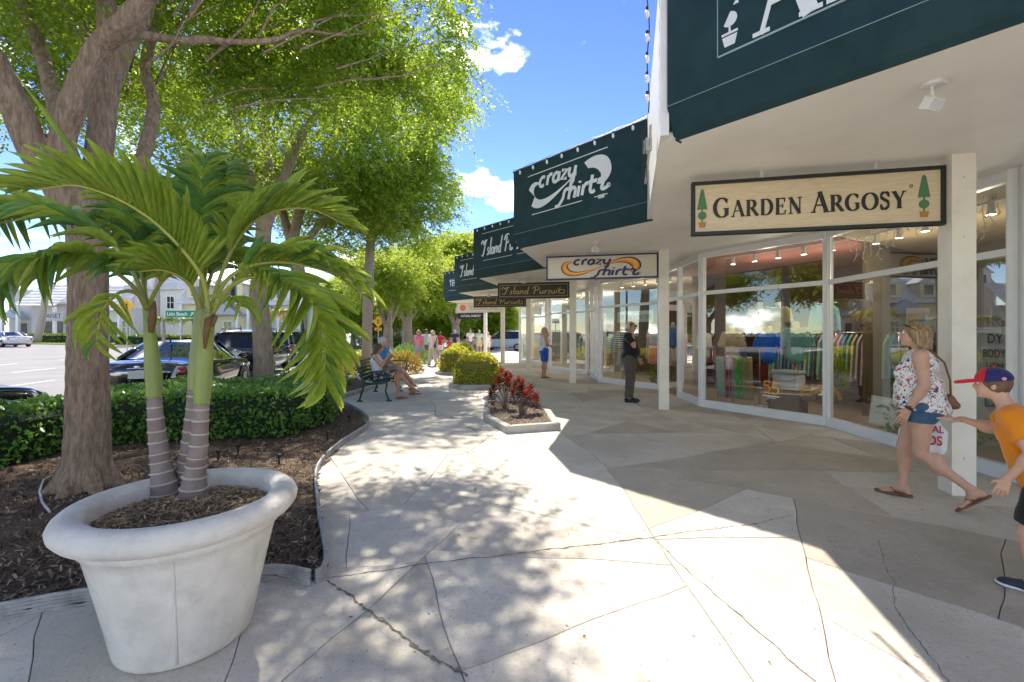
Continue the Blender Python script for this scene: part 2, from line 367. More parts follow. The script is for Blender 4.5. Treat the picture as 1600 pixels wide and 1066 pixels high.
# ---------------- blended bodies: signed distance + surface nets ----------------
def seg_sdf(P, a, b, ra, rb):
    a = np.array(a, np.float32); b = np.array(b, np.float32); d = b-a; l2 = float(d@d)+1e-9
    t = np.clip(((P-a)@d)/l2, 0, 1); q = P-a-t[..., None]*d
    return np.sqrt((q*q).sum(-1))-(ra+(rb-ra)*t)
def ell_sdf(P, c, r, rot=None):
    q = P-np.array(c, np.float32)
    if rot is not None: q = q @ np.array(rot, np.float32)      # columns = ellipsoid axes
    r = np.array(r, np.float32); k0 = np.sqrt(((q/r)**2).sum(-1)); k1 = np.sqrt(((q/(r*r))**2).sum(-1))+1e-6
    return k0*(k0-1)/k1
def bound(pr):
    if pr[0] == 's': a, b, ra, rb = pr[1:5]; m = max(ra, rb); return np.minimum(a, b)-m, np.maximum(a, b)+m
    c, r = np.array(pr[1]), max(pr[2]); return c-r, c+r
def field(prims, lo, hi, vox, cuts=(), grow=0.0, fn=None):
    n = np.ceil((hi-lo)/vox).astype(int)+1
    ax = [lo[i]+vox*np.arange(n[i]) for i in range(3)]
    D = np.full(tuple(n), 1.0, np.float32)
    for pr in prims:
        k = pr[-1] if isinstance(pr[-1], float) else .03
        sub = pr[0].isupper(); pl, ph = bound(pr); m = k*1.5+vox*3+grow
        i0 = np.maximum(0, np.floor((pl-m-lo)/vox).astype(int)); i1 = np.minimum(n, np.ceil((ph+m-lo)/vox).astype(int)+1)
        if (i1 <= i0).any(): continue
        sl = tuple(slice(i0[i], i1[i]) for i in range(3))
        P = np.stack(np.meshgrid(*[ax[i][i0[i]:i1[i]] for i in range(3)], indexing='ij'), -1).astype(np.float32)
        d = seg_sdf(P, *pr[1:5]) if pr[0].lower() == 's' else ell_sdf(P, pr[1], pr[2], pr[3] if len(pr) > 4 else None)
        A = D[sl]
        if sub:
            h = np.clip(.5-.5*(A+d)/k, 0, 1); D[sl] = A*(1-h)-d*h+k*h*(1-h)
        else:
            h = np.clip(.5+.5*(A-d)/k, 0, 1); D[sl] = A*(1-h)+d*h-k*h*(1-h)
    D -= grow
    if cuts or fn:
        P = np.stack(np.meshgrid(*ax, indexing='ij'), -1).astype(np.float32)
        for c in cuts: D = np.maximum(D, c(P).astype(np.float32))
        if fn: D = fn(P, D)
    return D
def surfnet(D, lo, vox):
    S = D < 0; c = [S[i:S.shape[0]-1+i, j:S.shape[1]-1+j, k:S.shape[2]-1+k] for i in (0, 1) for j in (0, 1) for k in (0, 1)]
    cnt = sum(x.astype(np.int8) for x in c); cells = np.argwhere((cnt > 0) & (cnt < 8))
    if len(cells) == 0: return np.zeros((0, 3)), np.zeros((0, 4), int)
    idx = np.full(tuple(np.array(S.shape)-1), -1, np.int64); idx[tuple(cells.T)] = np.arange(len(cells))
    co = [(i, j, k) for i in (0, 1) for j in (0, 1) for k in (0, 1)]
    vals = np.stack([D[cells[:, 0]+i, cells[:, 1]+j, cells[:, 2]+k] for i, j, k in co], 1)
    acc = np.zeros((len(cells), 3)); num = np.zeros(len(cells))
    for a in range(8):
        for b in range(a+1, 8):
            if sum(abs(co[a][q]-co[b][q]) for q in range(3)) != 1: continue
            va, vb_ = vals[:, a], vals[:, b]; m = (va < 0) != (vb_ < 0); t = np.where(m, va/(va-vb_+1e-12), 0)
            p = np.array(co[a])+t[:, None]*(np.array(co[b])-np.array(co[a])); acc[m] += p[m]; num[m] += 1
    V = lo+vox*(cells+acc/np.maximum(num, 1)[:, None]); Fs = []
    for ax in range(3):
        u, w_ = (ax+1) % 3, (ax+2) % 3; s0 = [slice(None)]*3; s1 = [slice(None)]*3; s0[ax] = slice(0, -1); s1[ax] = slice(1, None)
        a, b = S[tuple(s0)], S[tuple(s1)]; e = np.argwhere(a != b); e = e[(e[:, u] > 0) & (e[:, w_] > 0)]
        if len(e) == 0: continue
        fl = a[tuple(e.T)]
        def at(du, dw): q = e.copy(); q[:, u] -= du; q[:, w_] -= dw; q = np.minimum(q, np.array(idx.shape)-1); return idx[tuple(q.T)]
        q = np.stack([at(1, 1), at(0, 1), at(0, 0), at(1, 0)], 1); q[~fl] = q[~fl][:, ::-1]; Fs.append(q[(q >= 0).all(1)])
    return V, np.concatenate(Fs)
def sdf_geo(prims, vox, cuts=(), grow=0.0, fn=None, pad=.04):
    bs = [bound(p) for p in prims if not p[0].isupper()]; lo = np.min([b[0] for b in bs], 0)-pad-grow-vox*2; hi = np.max([b[1] for b in bs], 0)+pad+grow+vox*2
    return surfnet(field(prims, lo, hi, vox, cuts, grow, fn), lo, vox)
def sdf_obj(name, prims, vox, mat, parent=None, cuts=(), grow=0.0, fn=None, extra=None, smooth=True, largest=False):
    V, F = sdf_geo(prims, vox, cuts, grow, fn)
    if largest and len(V):
        lab = np.arange(len(V))
        for _ in range(400):
            m = lab[F].min(1); new = lab.copy(); np.minimum.at(new, F.ravel(), np.repeat(m, 4)); new = new[new]
            if (new == lab).all(): break
            lab = new
        big = np.bincount(lab).argmax(); keep = lab == big; ix = np.cumsum(keep)-1; F = ix[F[keep[F].all(1)]]; V = V[keep]
    if extra:
        for v2, f2 in extra: F = np.concatenate([F, f2+len(V)]); V = np.concatenate([V, v2])
    if len(V) == 0: return None
    return mesh_obj(name, np_mesh(name, V, F, mat, smooth), parent)
def S_(a, b, ra, rb=None, k=.03): return ('s', np.array(a, float), np.array(b, float), ra, ra if rb is None else rb, float(k))
def E_(c, r, rot=None, k=.03): return ('e', np.array(c, float), np.array(r, float), rot, float(k))
def EX_(c, r, rot=None, k=.01): return ('E', np.array(c, float), np.array(r, float), rot, float(k))
# ================= materials used in many places =================
def concrete(name, c1, c2, stain):
    m = bpy.data.materials.new(name); m.use_nodes = True; MC[name] = m; t = m.node_tree; lk = t.links.new; b = t.nodes['Principled BSDF']; b.inputs['Roughness'].default_value = .85; b.inputs['Specular IOR Level'].default_value = .22
    tcn = t.nodes.new('ShaderNodeTexCoord'); oi = t.nodes.new('ShaderNodeObjectInfo'); cv = t.nodes.new('ShaderNodeCombineXYZ'); sc_ = t.nodes.new('ShaderNodeMath'); sc_.operation = 'MULTIPLY'; sc_.inputs[1].default_value = 37; lk(oi.outputs['Random'], sc_.inputs[0]); lk(sc_.outputs[0], cv.inputs[0]); lk(sc_.outputs[0], cv.inputs[1])
    av = t.nodes.new('ShaderNodeVectorMath'); lk(tcn.outputs['Object'], av.inputs[0]); lk(cv.outputs[0], av.inputs[1]); vec = av.outputs[0]
    def noi(s, d=6, r=.6, dist=0): n = t.nodes.new('ShaderNodeTexNoise'); n.inputs['Scale'].default_value = s; n.inputs['Detail'].default_value = d; n.inputs['Roughness'].default_value = r; n.inputs['Distortion'].default_value = dist; lk(vec, n.inputs['Vector']); return n.outputs['Fac']
    def rmp(src, a, bb, lo_=0, hi_=1): r = t.nodes.new('ShaderNodeMapRange'); r.inputs[1].default_value = a; r.inputs[2].default_value = bb; r.inputs[3].default_value = lo_; r.inputs[4].default_value = hi_; lk(src, r.inputs[0]); return r.outputs[0]
    def mixc(f, a, bb):
        x = t.nodes.new('ShaderNodeMix'); x.data_type = 'RGBA'; lk(f, x.inputs[0])
        (lk(a, x.inputs[6]) if not isinstance(a, tuple) else setattr(x.inputs[6], 'default_value', (*a, 1))); x.inputs[7].default_value = (*bb, 1); return x.outputs[2]
    col = mixc(rmp(noi(1.9, 8), .35, .68), c1, c2); col = mixc(rmp(noi(.75, 7, .65), .47, .66, 0, .75), col, stain); col = mixc(rmp(noi(7, 5, .7, 1.6), .54, .66, 0, .5), col, tuple(x*.80 for x in c2)); col = mixc(rmp(noi(55, 3), .56, .7, 0, .5), col, tuple(x*.62 for x in c2)); col = mixc(rmp(noi(11, 4, .6, 2.2), .60, .68, 0, .22), col, tuple(min(.85, x*1.14) for x in c1))
    v = t.nodes.new('ShaderNodeTexVoronoi'); v.inputs['Scale'].default_value = 9; lk(vec, v.inputs['Vector']); col = mixc(rmp(v.outputs['Distance'], .075, .04, 0, .6), col, (.20, .16, .12))
    v = t.nodes.new('ShaderNodeTexVoronoi'); v.inputs['Scale'].default_value = 34; lk(vec, v.inputs['Vector']); col = mixc(rmp(v.outputs['Distance'], .13, .08, 0, .35), col, (.26, .22, .17))
    lk(col, b.inputs['Base Color']); ad = t.nodes.new('ShaderNodeMath'); ad.operation = 'MULTIPLY_ADD'; ad.inputs[1].default_value = .5; lk(noi(120, 3), ad.inputs[0]); lk(noi(10, 6, .65, 2.0), ad.inputs[2])
    bn = t.nodes.new('ShaderNodeBump'); bn.inputs['Strength'].default_value = .7; bn.inputs['Distance'].default_value = .012; lk(ad.outputs[0], bn.inputs['Height']); lk(bn.outputs[0], b.inputs['Normal']); return m
white = M('white_paint', (.80, .79, .76), .45, (.72, .71, .68), 3, bump=.15, bs=30, dirt=((.5, .47, .42), .25))
soffit_m = M('soffit_paint', (.87, .835, .77), .6, (.83, .795, .73), 1.2, bump=.12, bs=60, dirt=((.58, .53, .45), .32), ds=.6)
cream = M('cream_post_paint', (.82, .78, .69), .5, (.78, .73, .64), 3, bump=.2, bs=25, dirt=((.42, .38, .30), .2), ds=3)
awn = M('awning_cloth', (.006, .034, .044), .7, (.011, .046, .055), 5, bump=.5, bs=320, spec=.35, sheen=.05, dirt=((.03, .075, .075), .3), ds=2)
piping = M('awning_piping', (.30, .42, .44), .5)
lettw = M('white_vinyl', (.78, .80, .80), .5)
black = M('black_metal', (.015, .015, .016), .4)
dark = M('dark_trim', (.03, .035, .035), .5)
glass = glassmat('window_glass', (.90, .95, .93), 1.0, .075)
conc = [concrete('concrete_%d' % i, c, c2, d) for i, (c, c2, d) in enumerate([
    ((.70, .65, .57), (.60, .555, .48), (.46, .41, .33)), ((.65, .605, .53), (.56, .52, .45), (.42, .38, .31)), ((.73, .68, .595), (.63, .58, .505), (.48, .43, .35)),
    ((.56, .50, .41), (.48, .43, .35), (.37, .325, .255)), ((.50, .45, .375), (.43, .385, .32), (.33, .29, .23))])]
crackm = M('crack_dirt', (.10, .085, .07), .95, (.30, .27, .23), 45, bump=1, bs=60)
jointm = M('joint_dirt', (.24, .21, .175), .95, (.14, .125, .105), 20, bump=1, bs=60)
curbm = M('curb_concrete', (.50, .48, .44), .85, (.40, .38, .35), 5, bump=.5, bs=35, dirt=((.22, .2, .18), .5), ds=4)
mulchm = M('dark_mulch', (.085, .058, .040), .95, (.17, .12, .085), 45, bump=1, bs=55, spec=.1)
asph = M('pale_asphalt', (.30, .29, .28), .9, (.25, .245, .24), .6, bump=.4, bs=60, dirt=((.2, .195, .19), .5), ds=.25, spec=.2)
lawn = M('grass_green', (.10, .17, .03), .9, (.16, .22, .05), 3, bump=1, bs=25)
# ================= ground =================
mb = MB(); mb.add([(-400, -60, -.2), (400, -60, -.2), (400, 600, -.2), (-400, 600, -.2)], [(0, 1, 2, 3)])
setp(mb.build('ground', M('ground_soil', (.24, .22, .19), .95, (.3, .28, .24), 1), None), kind='structure')
CU = Vector((-.27, .963)).normalized(); CN = Vector((-CU.y, CU.x))      # kerb direction, and the normal to the street side
CP = Vector((-6.70, 10.3))
def curbpt(Y, off=0):
    if Y < 10: return (-6.616+.05*(10-Y)-off, Y)
    t = (Y-CP.y)/CU.y; p = CP+CU*t+CN*off; return (p.x, p.y)
def zroad(x, y):
    d = (Vector((x, y))-CP).dot(CN); return -.12+max(0, d-5)*.0145
# road sheet: gentle rise away from the kerb
V = []; F = []; ds_ = [-.1, 2.5, 5, 8, 12, 20, 30, 45, 70, 120]; ts = np.linspace(-30, 160, 40)
for t in ts:
    for d in ds_:
        p = CP+CU*t+CN*d; V.append((p.x, p.y, -.12+max(0, d-5)*.0145))
nd = len(ds_)
for i in range(len(ts)-1):
    for j in range(nd-1): F.append((i*nd+j, (i+1)*nd+j, (i+1)*nd+j+1, i*nd+j+1))
setp(mesh_obj('road', np_mesh('road', V, F, asph)), kind='structure')
mb = MB()
for (d, t0, t1, wd) in [(7.2, 1.0, 3.2, .12), (7.2, 5.2, 7.6, .12), (7.2, 10, 12.5, .12), (10.5, 6, 8.4, .12), (10.5, 11, 13.5, .12), (10.5, 16, 18.5, .12), (14, 9, 11.5, .14), (14, 14, 17, .14), (14, 20, 23, .14)]:
    q = [CP+CU*a+CN*b for a, b in ((t0, d), (t0, d+wd), (t1, d+wd), (t1, d))]
    mb.add([(p.x, p.y, zroad(p.x, p.y)+.005) for p in q], [(3, 2, 1, 0)])
setp(mb.build('road_marking', M('road_paint', (.75, .74, .70), .7, (.6, .59, .56), 20), None), kind='structure')
mb = MB()
for y0 in np.arange(-2, 40, 2.4):
    a = Vector((*curbpt(y0), 0)); b = Vector((*curbpt(y0+2.385), 0)); mb.bar(a+Vector((0, 0, -.07)), b+Vector((0, 0, -.07)), .16, .2)
setp(mb.build('kerb', curbm), kind='structure')
# ================= paving: broken flags cut one by one =================
def clip_poly(poly, a, b):
    A, Bp = [], []; d = b-a; n = Vector((-d.y, d.x)); k = len(poly); s = [(p-a).dot(n) for p in poly]
    X = []
    for i in range(k):
        p, q = poly[i], poly[(i+1) % k]; si, sj = s[i], s[(i+1) % k]
        (A if si >= 0 else Bp).append(p)
        if (si >= 0) != (sj >= 0):
            x = p+(q-p)*(si/(si-sj)); A.append(x); Bp.append(x); X.append(x)
    return A, Bp, X
def cut(polys, a, b, frac=.45):
    o = []; d = b-a; l2 = d.dot(d)
    for p in polys:
        A, Bp, X = clip_poly(p, a, b)
        if len(X) == 2 and len(A) > 2 and len(Bp) > 2:
            t = sorted((x-a).dot(d)/l2 for x in X); ov = min(t[1], 1)-max(t[0], 0)
            if t[1]-t[0] > 1e-6 and ov/(t[1]-t[0]) > frac: o += [A, Bp]; continue
        o.append(p)
    return o
def g2(px, py): q = G(px, py); return Vector((q.x, q.y))
polys = [[Vector(p) for p in ((-5.6, 1.2), (6.4, 1.2), (6.4, 7.9), (4.2, 13.5), (-.5, 44), (-9.5, 44), (-4.9, 13), (-4.8, 8))]]
CUTS = [((505, 902), (1480, 772)), ((836, 678), (1267, 1066)), ((509, 906), (732, 1056)), ((732, 1056), (823, 947)), ((675, 888), (1003, 1006)), ((911, 858), (1110, 955)),
        ((1007, 912), (1016, 1066)), ((500, 828), (771, 830)), ((810, 768), (756, 871)), ((544, 780), (928, 765)), ((810, 770), (976, 843)), ((583, 740), (541, 780)),
        ((670, 749), (614, 828)), ((500, 740), (670, 733)), ((548, 696), (649, 694)), ((649, 694), (616, 735)), ((570, 665), (756, 658)), ((1052, 762), (1175, 814)), ((1197, 760), (1273, 801)),
        ((1371, 880), (1600, 950)), ((1243, 849), (1380, 901)), ((1105, 913), (1302, 937)), ((1230, 845), (1188, 925)), ((1000, 902), (1160, 971)), ((1232, 1000), (1232, 1066)),
        ((870, 672), (1240, 690)), ((1050, 640), (1090, 725)), ((950, 612), (1010, 700)), ((1240, 672), (1370, 765)), ((1000, 768), (1230, 740)), ((880, 640), (1110, 650)), ((700, 870), (590, 960)),
        ((1150, 690), (1240, 730)), ((1240, 675), (1265, 715)), ((1100, 640), (1180, 700)), ((870, 700), (1050, 760)), ((560, 960), (700, 1000)), ((780, 1000), (930, 985)), ((600, 1000), (560, 1066)), ((0, 1010), (60, 960)), ((80, 965), (20, 1066)), ((430, 905), (400, 1000)), ((250, 1000), (520, 985))]
for a, b in CUTS: polys = cut(polys, g2(*a), g2(*b))
rr = random.Random(5)
for Y in [9.5, 11, 13, 15.2, 17.5, 20, 23, 26.5, 31, 37]:       # transverse joints farther down the walk
    a = Vector((-9, Y+rr.uniform(.5, 1.8))); b = Vector((7, Y+rr.uniform(-1, .3))); polys = cut(polys, a, b, .02)
def area(p): return abs(sum(p[i].x*p[(i+1) % len(p)].y-p[(i+1) % len(p)].x*p[i].y for i in range(len(p))))/2
fin = []; stack = list(polys)
while stack:
    p = stack.pop(); c = sum(p, Vector((0, 0)))/len(p); far = c.y
    lim = 1.5 if far < 5 else (1.9 if far < 9 else 2.6+(far-9)*.25)
    if area(p) > lim:
        # split across the long axis, at a skew
        i, j = max(((i, j) for i in range(len(p)) for j in range(i)), key=lambda q: (p[q[0]]-p[q[1]]).length)
        d = (p[i]-p[j]).normalized(); m_ = p[i].lerp(p[j], rr.uniform(.38, .62)); nrm = Vector((-d.y, d.x)); an = rr.uniform(-.6, .6)
        nrm = Vector((nrm.x*math.cos(an)-nrm.y*math.sin(an), nrm.x*math.sin(an)+nrm.y*math.cos(an)))
        A, Bp, X = clip_poly(p, m_, m_+nrm)
        if len(A) > 2 and len(Bp) > 2: stack += [A, Bp]; continue
    fin.append(p)
# walk boundary tests
BED = [G(0, 968), G(140, 943), G(415, 905), G(505, 903), G(497, 800), G(496, 738), G(530, 700), G(576, 666), G(560, 645), G(520, 625)]
BED = [Vector((p.x, p.y)) for p in BED]
def inpoly(q, poly):
    c = False; j = len(poly)-1
    for i in range(len(poly)):
        if (poly[i].y > q.y) != (poly[j].y > q.y) and q.x < (poly[j].x-poly[i].x)*(q.y-poly[i].y)/(poly[j].y-poly[i].y)+poly[i].x: c = not c
        j = i
    return c
BEDP = BED+[Vector(curbpt(10.6, -.09)), Vector(curbpt(-1.5, -.09)), Vector((-2.9, 2.2))]
walk = thing('pavement', None, None, (0, 5, 0)); walk['kind'] = 'structure'
def warp(p):
    q = Vector((p.x*1.3, p.y*1.3, .3)); q2 = Vector((p.x*7, p.y*7, 4.3))
    return Vector((p.x+.055*noise.noise(q)+.010*noise.noise(q2), p.y+.055*noise.noise(q+Vector((9, 3, 1)))+.010*noise.noise(q2+Vector((5, 1, 7)))))
ns_ = 0
for p in fin:
    if area(p) < .03: continue
    c = sum(p, Vector((0, 0)))/len(p)
    bed_in = [inpoly(q, BEDP) for q in p+[c]]
    if all(bed_in): continue
    if sum((p[i].x*p[(i+1) % len(p)].y-p[(i+1) % len(p)].x*p[i].y) for i in range(len(p))) < 0: p = p[::-1]
    q = []
    seg = .14 if c.y < 5 else (.3 if c.y < 10 else 1.0)
    for i in range(len(p)):
        a, b = p[i], p[(i+1) % len(p)]; q.append(warp(a)); ai = 0 if abs(b.x-a.x) > abs(b.y-a.y) else 1; d_ = b[ai]-a[ai]; lo_, hi_ = sorted((a[ai], b[ai])); ms = [m_*seg for m_ in range(math.ceil(lo_/seg+.02), math.floor(hi_/seg-.02)+1)]
        for m_ in (ms if d_ > 0 else ms[::-1]): q.append(warp(a.lerp(b, (m_-a[ai])/d_)))
    gap = .0022 if c.y < 6 else .005
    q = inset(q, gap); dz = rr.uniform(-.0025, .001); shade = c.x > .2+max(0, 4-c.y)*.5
    mt = conc[rr.choice([0, 0, 1, 2, 2, 1, 0, 0] if not shade else [0, 1, 1, 3, 1, 4 if c.x > 2.2 else 0, 3 if c.x > 1.4 else 1])]  # moss-stained, darker concrete under the canopy, also deepening its shade
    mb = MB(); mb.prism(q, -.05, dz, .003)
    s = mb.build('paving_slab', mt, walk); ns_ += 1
print('slabs', ns_)
mb = MB(); mb.prism([(-13, 1.0), (6.6, 1.0), (6.6, 8.2), (4.6, 13.5), (3, 60), (-14, 60), (-6.2, 11), (-6, 6)], -.10, -.022)
mb.build('joint_bed', jointm, walk)
# apron behind the camera and the open walk beyond the flags
mb = MB(); mb.prism([(-7, -8), (8, -8), (8, 1.19), (-7, 1.19)], -.1, -.004); mb.build('concrete_apron', conc[0], walk)
mb = MB(); mb.prism([(-15, 44.2), (14, 44.2), (14, 61), (-15, 61)], -.09, -.006); mb.build('far_apron', conc[0], walk)
# broken joints and cracks
def crack(pts, w0, w1, name, seed=1, step=.03, z=.0016, mat=crackm):
    q = random.Random(seed); P = []
    for a, b in zip(pts[:-1], pts[1:]):
        k = max(1, int((b-a).length/step))
        P += [a.lerp(b, i/k) for i in range(k)]
    P.append(pts[-1]); mb = MB(); vs = []; off = 0
    for i, p in enumerate(P):
        d = (P[min(i+1, len(P)-1)]-P[max(i-1, 0)]).normalized(); n = Vector((-d.y, d.x)); off = off*.75+q.uniform(-.007, .007); wdt = q.uniform(w0, w1)*(1.9 if q.random() < .1 else 1)
        c = warp(p)+n*off; vs += [(c.x+n.x*wdt/2, c.y+n.y*wdt/2, z), (c.x-n.x*wdt/2*q.uniform(.5, 1.4), c.y-n.y*wdt/2, z)]
    mb.add(vs, [(2*i, 2*i+1, 2*i+3, 2*i+2) for i in range(len(P)-1)]); return mb.build(name, mat, walk)
crk = lambda L_: [g2(*p) for p in L_]
crack(crk([(509, 906), (560, 945), (610, 975), (660, 1012), (700, 1035), (730, 1056)]), .004, .024, 'broken_joint', 3, .018)
crack(crk([(506, 902), (650, 884), (880, 855)]), .004, .010, 'broken_joint', 4)
crack(crk([(880, 857), (1000, 841), (1165, 818), (1240, 806)]), .004, .013, 'broken_joint', 5)
crack(crk([(1371, 843), (1378, 880), (1390, 903), (1393, 918), (1391, 940), (1420, 985), (1447, 1025), (1475, 1066)]), .002, .006, 'crack', 6)
crack(crk([(1000, 820), (1100, 912), (1190, 995), (1267, 1066)]), .003, .006, 'broken_joint', 8)
# fallen leaves and twigs on the flags
leafm = M('dry_leaf', (.16, .10, .05), .8, (.28, .2, .09), 8); mb = MB()
for i in range(70):
    px = rr.uniform(520, 1560); py = rr.uniform(640, 1060); c = G(px, py)
    if inpoly(Vector((c.x, c.y)), BEDP): continue
    a = rr.uniform(0, 6.3); l = rr.uniform(.006, .016); wd = l*rr.uniform(.2, .5); u = Vector((math.cos(a), math.sin(a), rr.uniform(0, .25))); v = Vector((-math.sin(a), math.cos(a), rr.uniform(-.2, .2)))
    c.z = .004; mb.add([c-u*l, c-v*wd+Vector((0, 0, .004)), c+u*l, c+v*wd], [(0, 1, 2, 3)])
setp(mb.build('leaf_litter', leafm, None), kind='stuff')
# ================= planting bed =================
def grid_sheet(name, poly, z, mat, res, amp, sc, parent=None, kind='structure'):
    xs = [p[0] for p in poly]; ys = [p[1] for p in poly]; P = [Vector(p) for p in poly]
    nx = int((max(xs)-min(xs))/res)+1; ny = int((max(ys)-min(ys))/res)+1; idx = {}; V = []; F = []
    def vid(i, j):
        if (i, j) not in idx:
            x = min(xs)+i*res; y = min(ys)+j*res; idx[(i, j)] = len(V)
            V.append((x, y, z+amp*noise.noise(Vector((x*sc, y*sc, 2)))+amp*.6*noise.noise(Vector((x*sc*3.1, y*sc*3.1, 7)))))
        return idx[(i, j)]
    for i in range(nx):
        for j in range(ny):
            c = Vector((min(xs)+(i+.5)*res, min(ys)+(j+.5)*res))
            if inpoly(c, P): F.append((vid(i, j), vid(i+1, j), vid(i+1, j+1), vid(i, j+1)))
    return setp(mesh_obj(name, np_mesh(name, V, F, mat, True)), kind=kind)
grid_sheet('planting_bed', BEDP, .022, mulchm, .07, .02, 3)
def chips(name, poly, n, z, l0, l1, mats, seed, tilt=.5, parent=None, near=None):
    q = np.random.default_rng(seed); P = [Vector(p) for p in poly]; xs = [p[0] for p in poly]; ys = [p[1] for p in poly]; pts = []
    while len(pts) < n:
        x = q.uniform(min(xs), max(xs)); y = q.uniform(min(ys), max(ys))
        if near and q.random() > min(1, (near/max(near, math.hypot(x, y)))**2): continue
        if inpoly(Vector((x, y)), P): pts.append((x, y))
    pts = np.array(pts); n = len(pts); a = q.uniform(0, 6.28, n); l = q.uniform(l0, l1, n); wd = l*q.uniform(.12, .32, n); t = q.normal(0, tilt, n); zz = z+q.uniform(0, .018, n)
    u = np.stack([np.cos(a)*np.cos(t), np.sin(a)*np.cos(t), np.sin(t)], 1)*l[:, None]/2; s = np.stack([-np.sin(a), np.cos(a), q.normal(0, .3, n)], 1)*wd[:, None]/2
    c = np.column_stack([pts, zz]); V = np.stack([c-u-s, c+u-s*.6, c+u*.9+s, c-u+s*.7], 1).reshape(-1, 3); F = np.arange(n*4).reshape(-1, 4)
    me = np_mesh(name, V, F); [me.materials.append(m) for m in mats]; me.polygons.foreach_set('material_index', q.integers(0, len(mats), n).astype(np.int32))
    return me
chipm = [M('mulch_chip_a', (.14, .095, .065), .9, spec=.2), M('mulch_chip_b', (.075, .052, .038), .9, spec=.2), M('mulch_chip_c', (.24, .175, .12), .9, spec=.2), M('mulch_chip_d', (.03, .026, .024), .9, spec=.2), M('mulch_chip_e', (.36, .29, .21), .9, spec=.2)]
setp(mesh_obj('mulch', chips('mulch', [(p.x, p.y) for p in BEDP], 34000, .02, .015, .06, chipm, 3, near=3.5)), kind='stuff')
# ribbed edging along the bed
edgm = M('edging_plastic', (.42, .42, .42), .7, (.3, .3, .3), 10, bump=.3, bs=30, dirt=((.16, .15, .14), .5), ds=5)
cs = crom([(p.x, p.y) for p in BED], 8)
def edging(pts, name, label, seed=0):
    t = thing(name, label, 'edging', (pts[0][0], pts[0][1], 0))
    mb = MB()
    for k in range(5):
        mb.tube([(p[0], p[1], .004+.0185*k) for p in pts], .0125, 6)
    mb.build('ribbed_strip', edgm, t, True)
    return t
edging(cs[:22], 'bed_edging', 'grey ribbed edging along the mulch behind the white planter')
edging(cs[22:44], 'bed_edging', 'grey ribbed edging bending along the walk right of the white planter')
edging(cs[44:], 'bed_edging', 'pale edging rounding the far corner of the mulch bed by the bench')
# ================= shop row =================
vb = Vector((-1.17, 4.8)); uF = Vector((.6606, -.7507)); 
def K(n): return Vector((1.30, 4.0))+vb*n
def J(n): return K(n)+uF*2.894
def A_(n): return Vector((5.10, 4.60))+vb*n
def B_(n): return A_(n)+Vector((1.22, -1.98))
def P_(n): return Vector((4.2, 4.3))+vb*n
INW = Vector((.85, .525)); V3 = lambda p, z: Vector((p[0], p[1], z))
ZS, ZP, ZT = 3.17, 3.40, 4.59
def panel(mb, a, b, z0, z1, th, side=1):
    d = (Vector(b)-Vector(a)).normalized(); n = Vector((-d.y, d.x))*side
    mb.prism([tuple(a), tuple(b), tuple(Vector(b)+n*th), tuple(Vector(a)+n*th)] if side > 0 else [tuple(b), tuple(a), tuple(Vector(a)+n*th), tuple(Vector(b)+n*th)], z0, z1)
names = {0: 'dark green awning corner with large white letters and a potted tree emblem', 1: 'dark green awning with the white swash shirt emblem between two thin lines', 2: 'dark awning with white script lettering, half hidden by the swash awning',
         3: 'dark awning showing only the first white script letters', 4: 'farthest dark awning with three white capital letters', -1: 'dark awning of the shop nearest the camera, out to the right'}
nF = Vector((-uF.y, uF.x)); nF = -nF if nF.x > 0 else nF                 # outward, to the street
uF3 = V3(uF, 0); nF3 = V3(nF, 0); UP = Vector((0, 0, 1))
canopy = {}
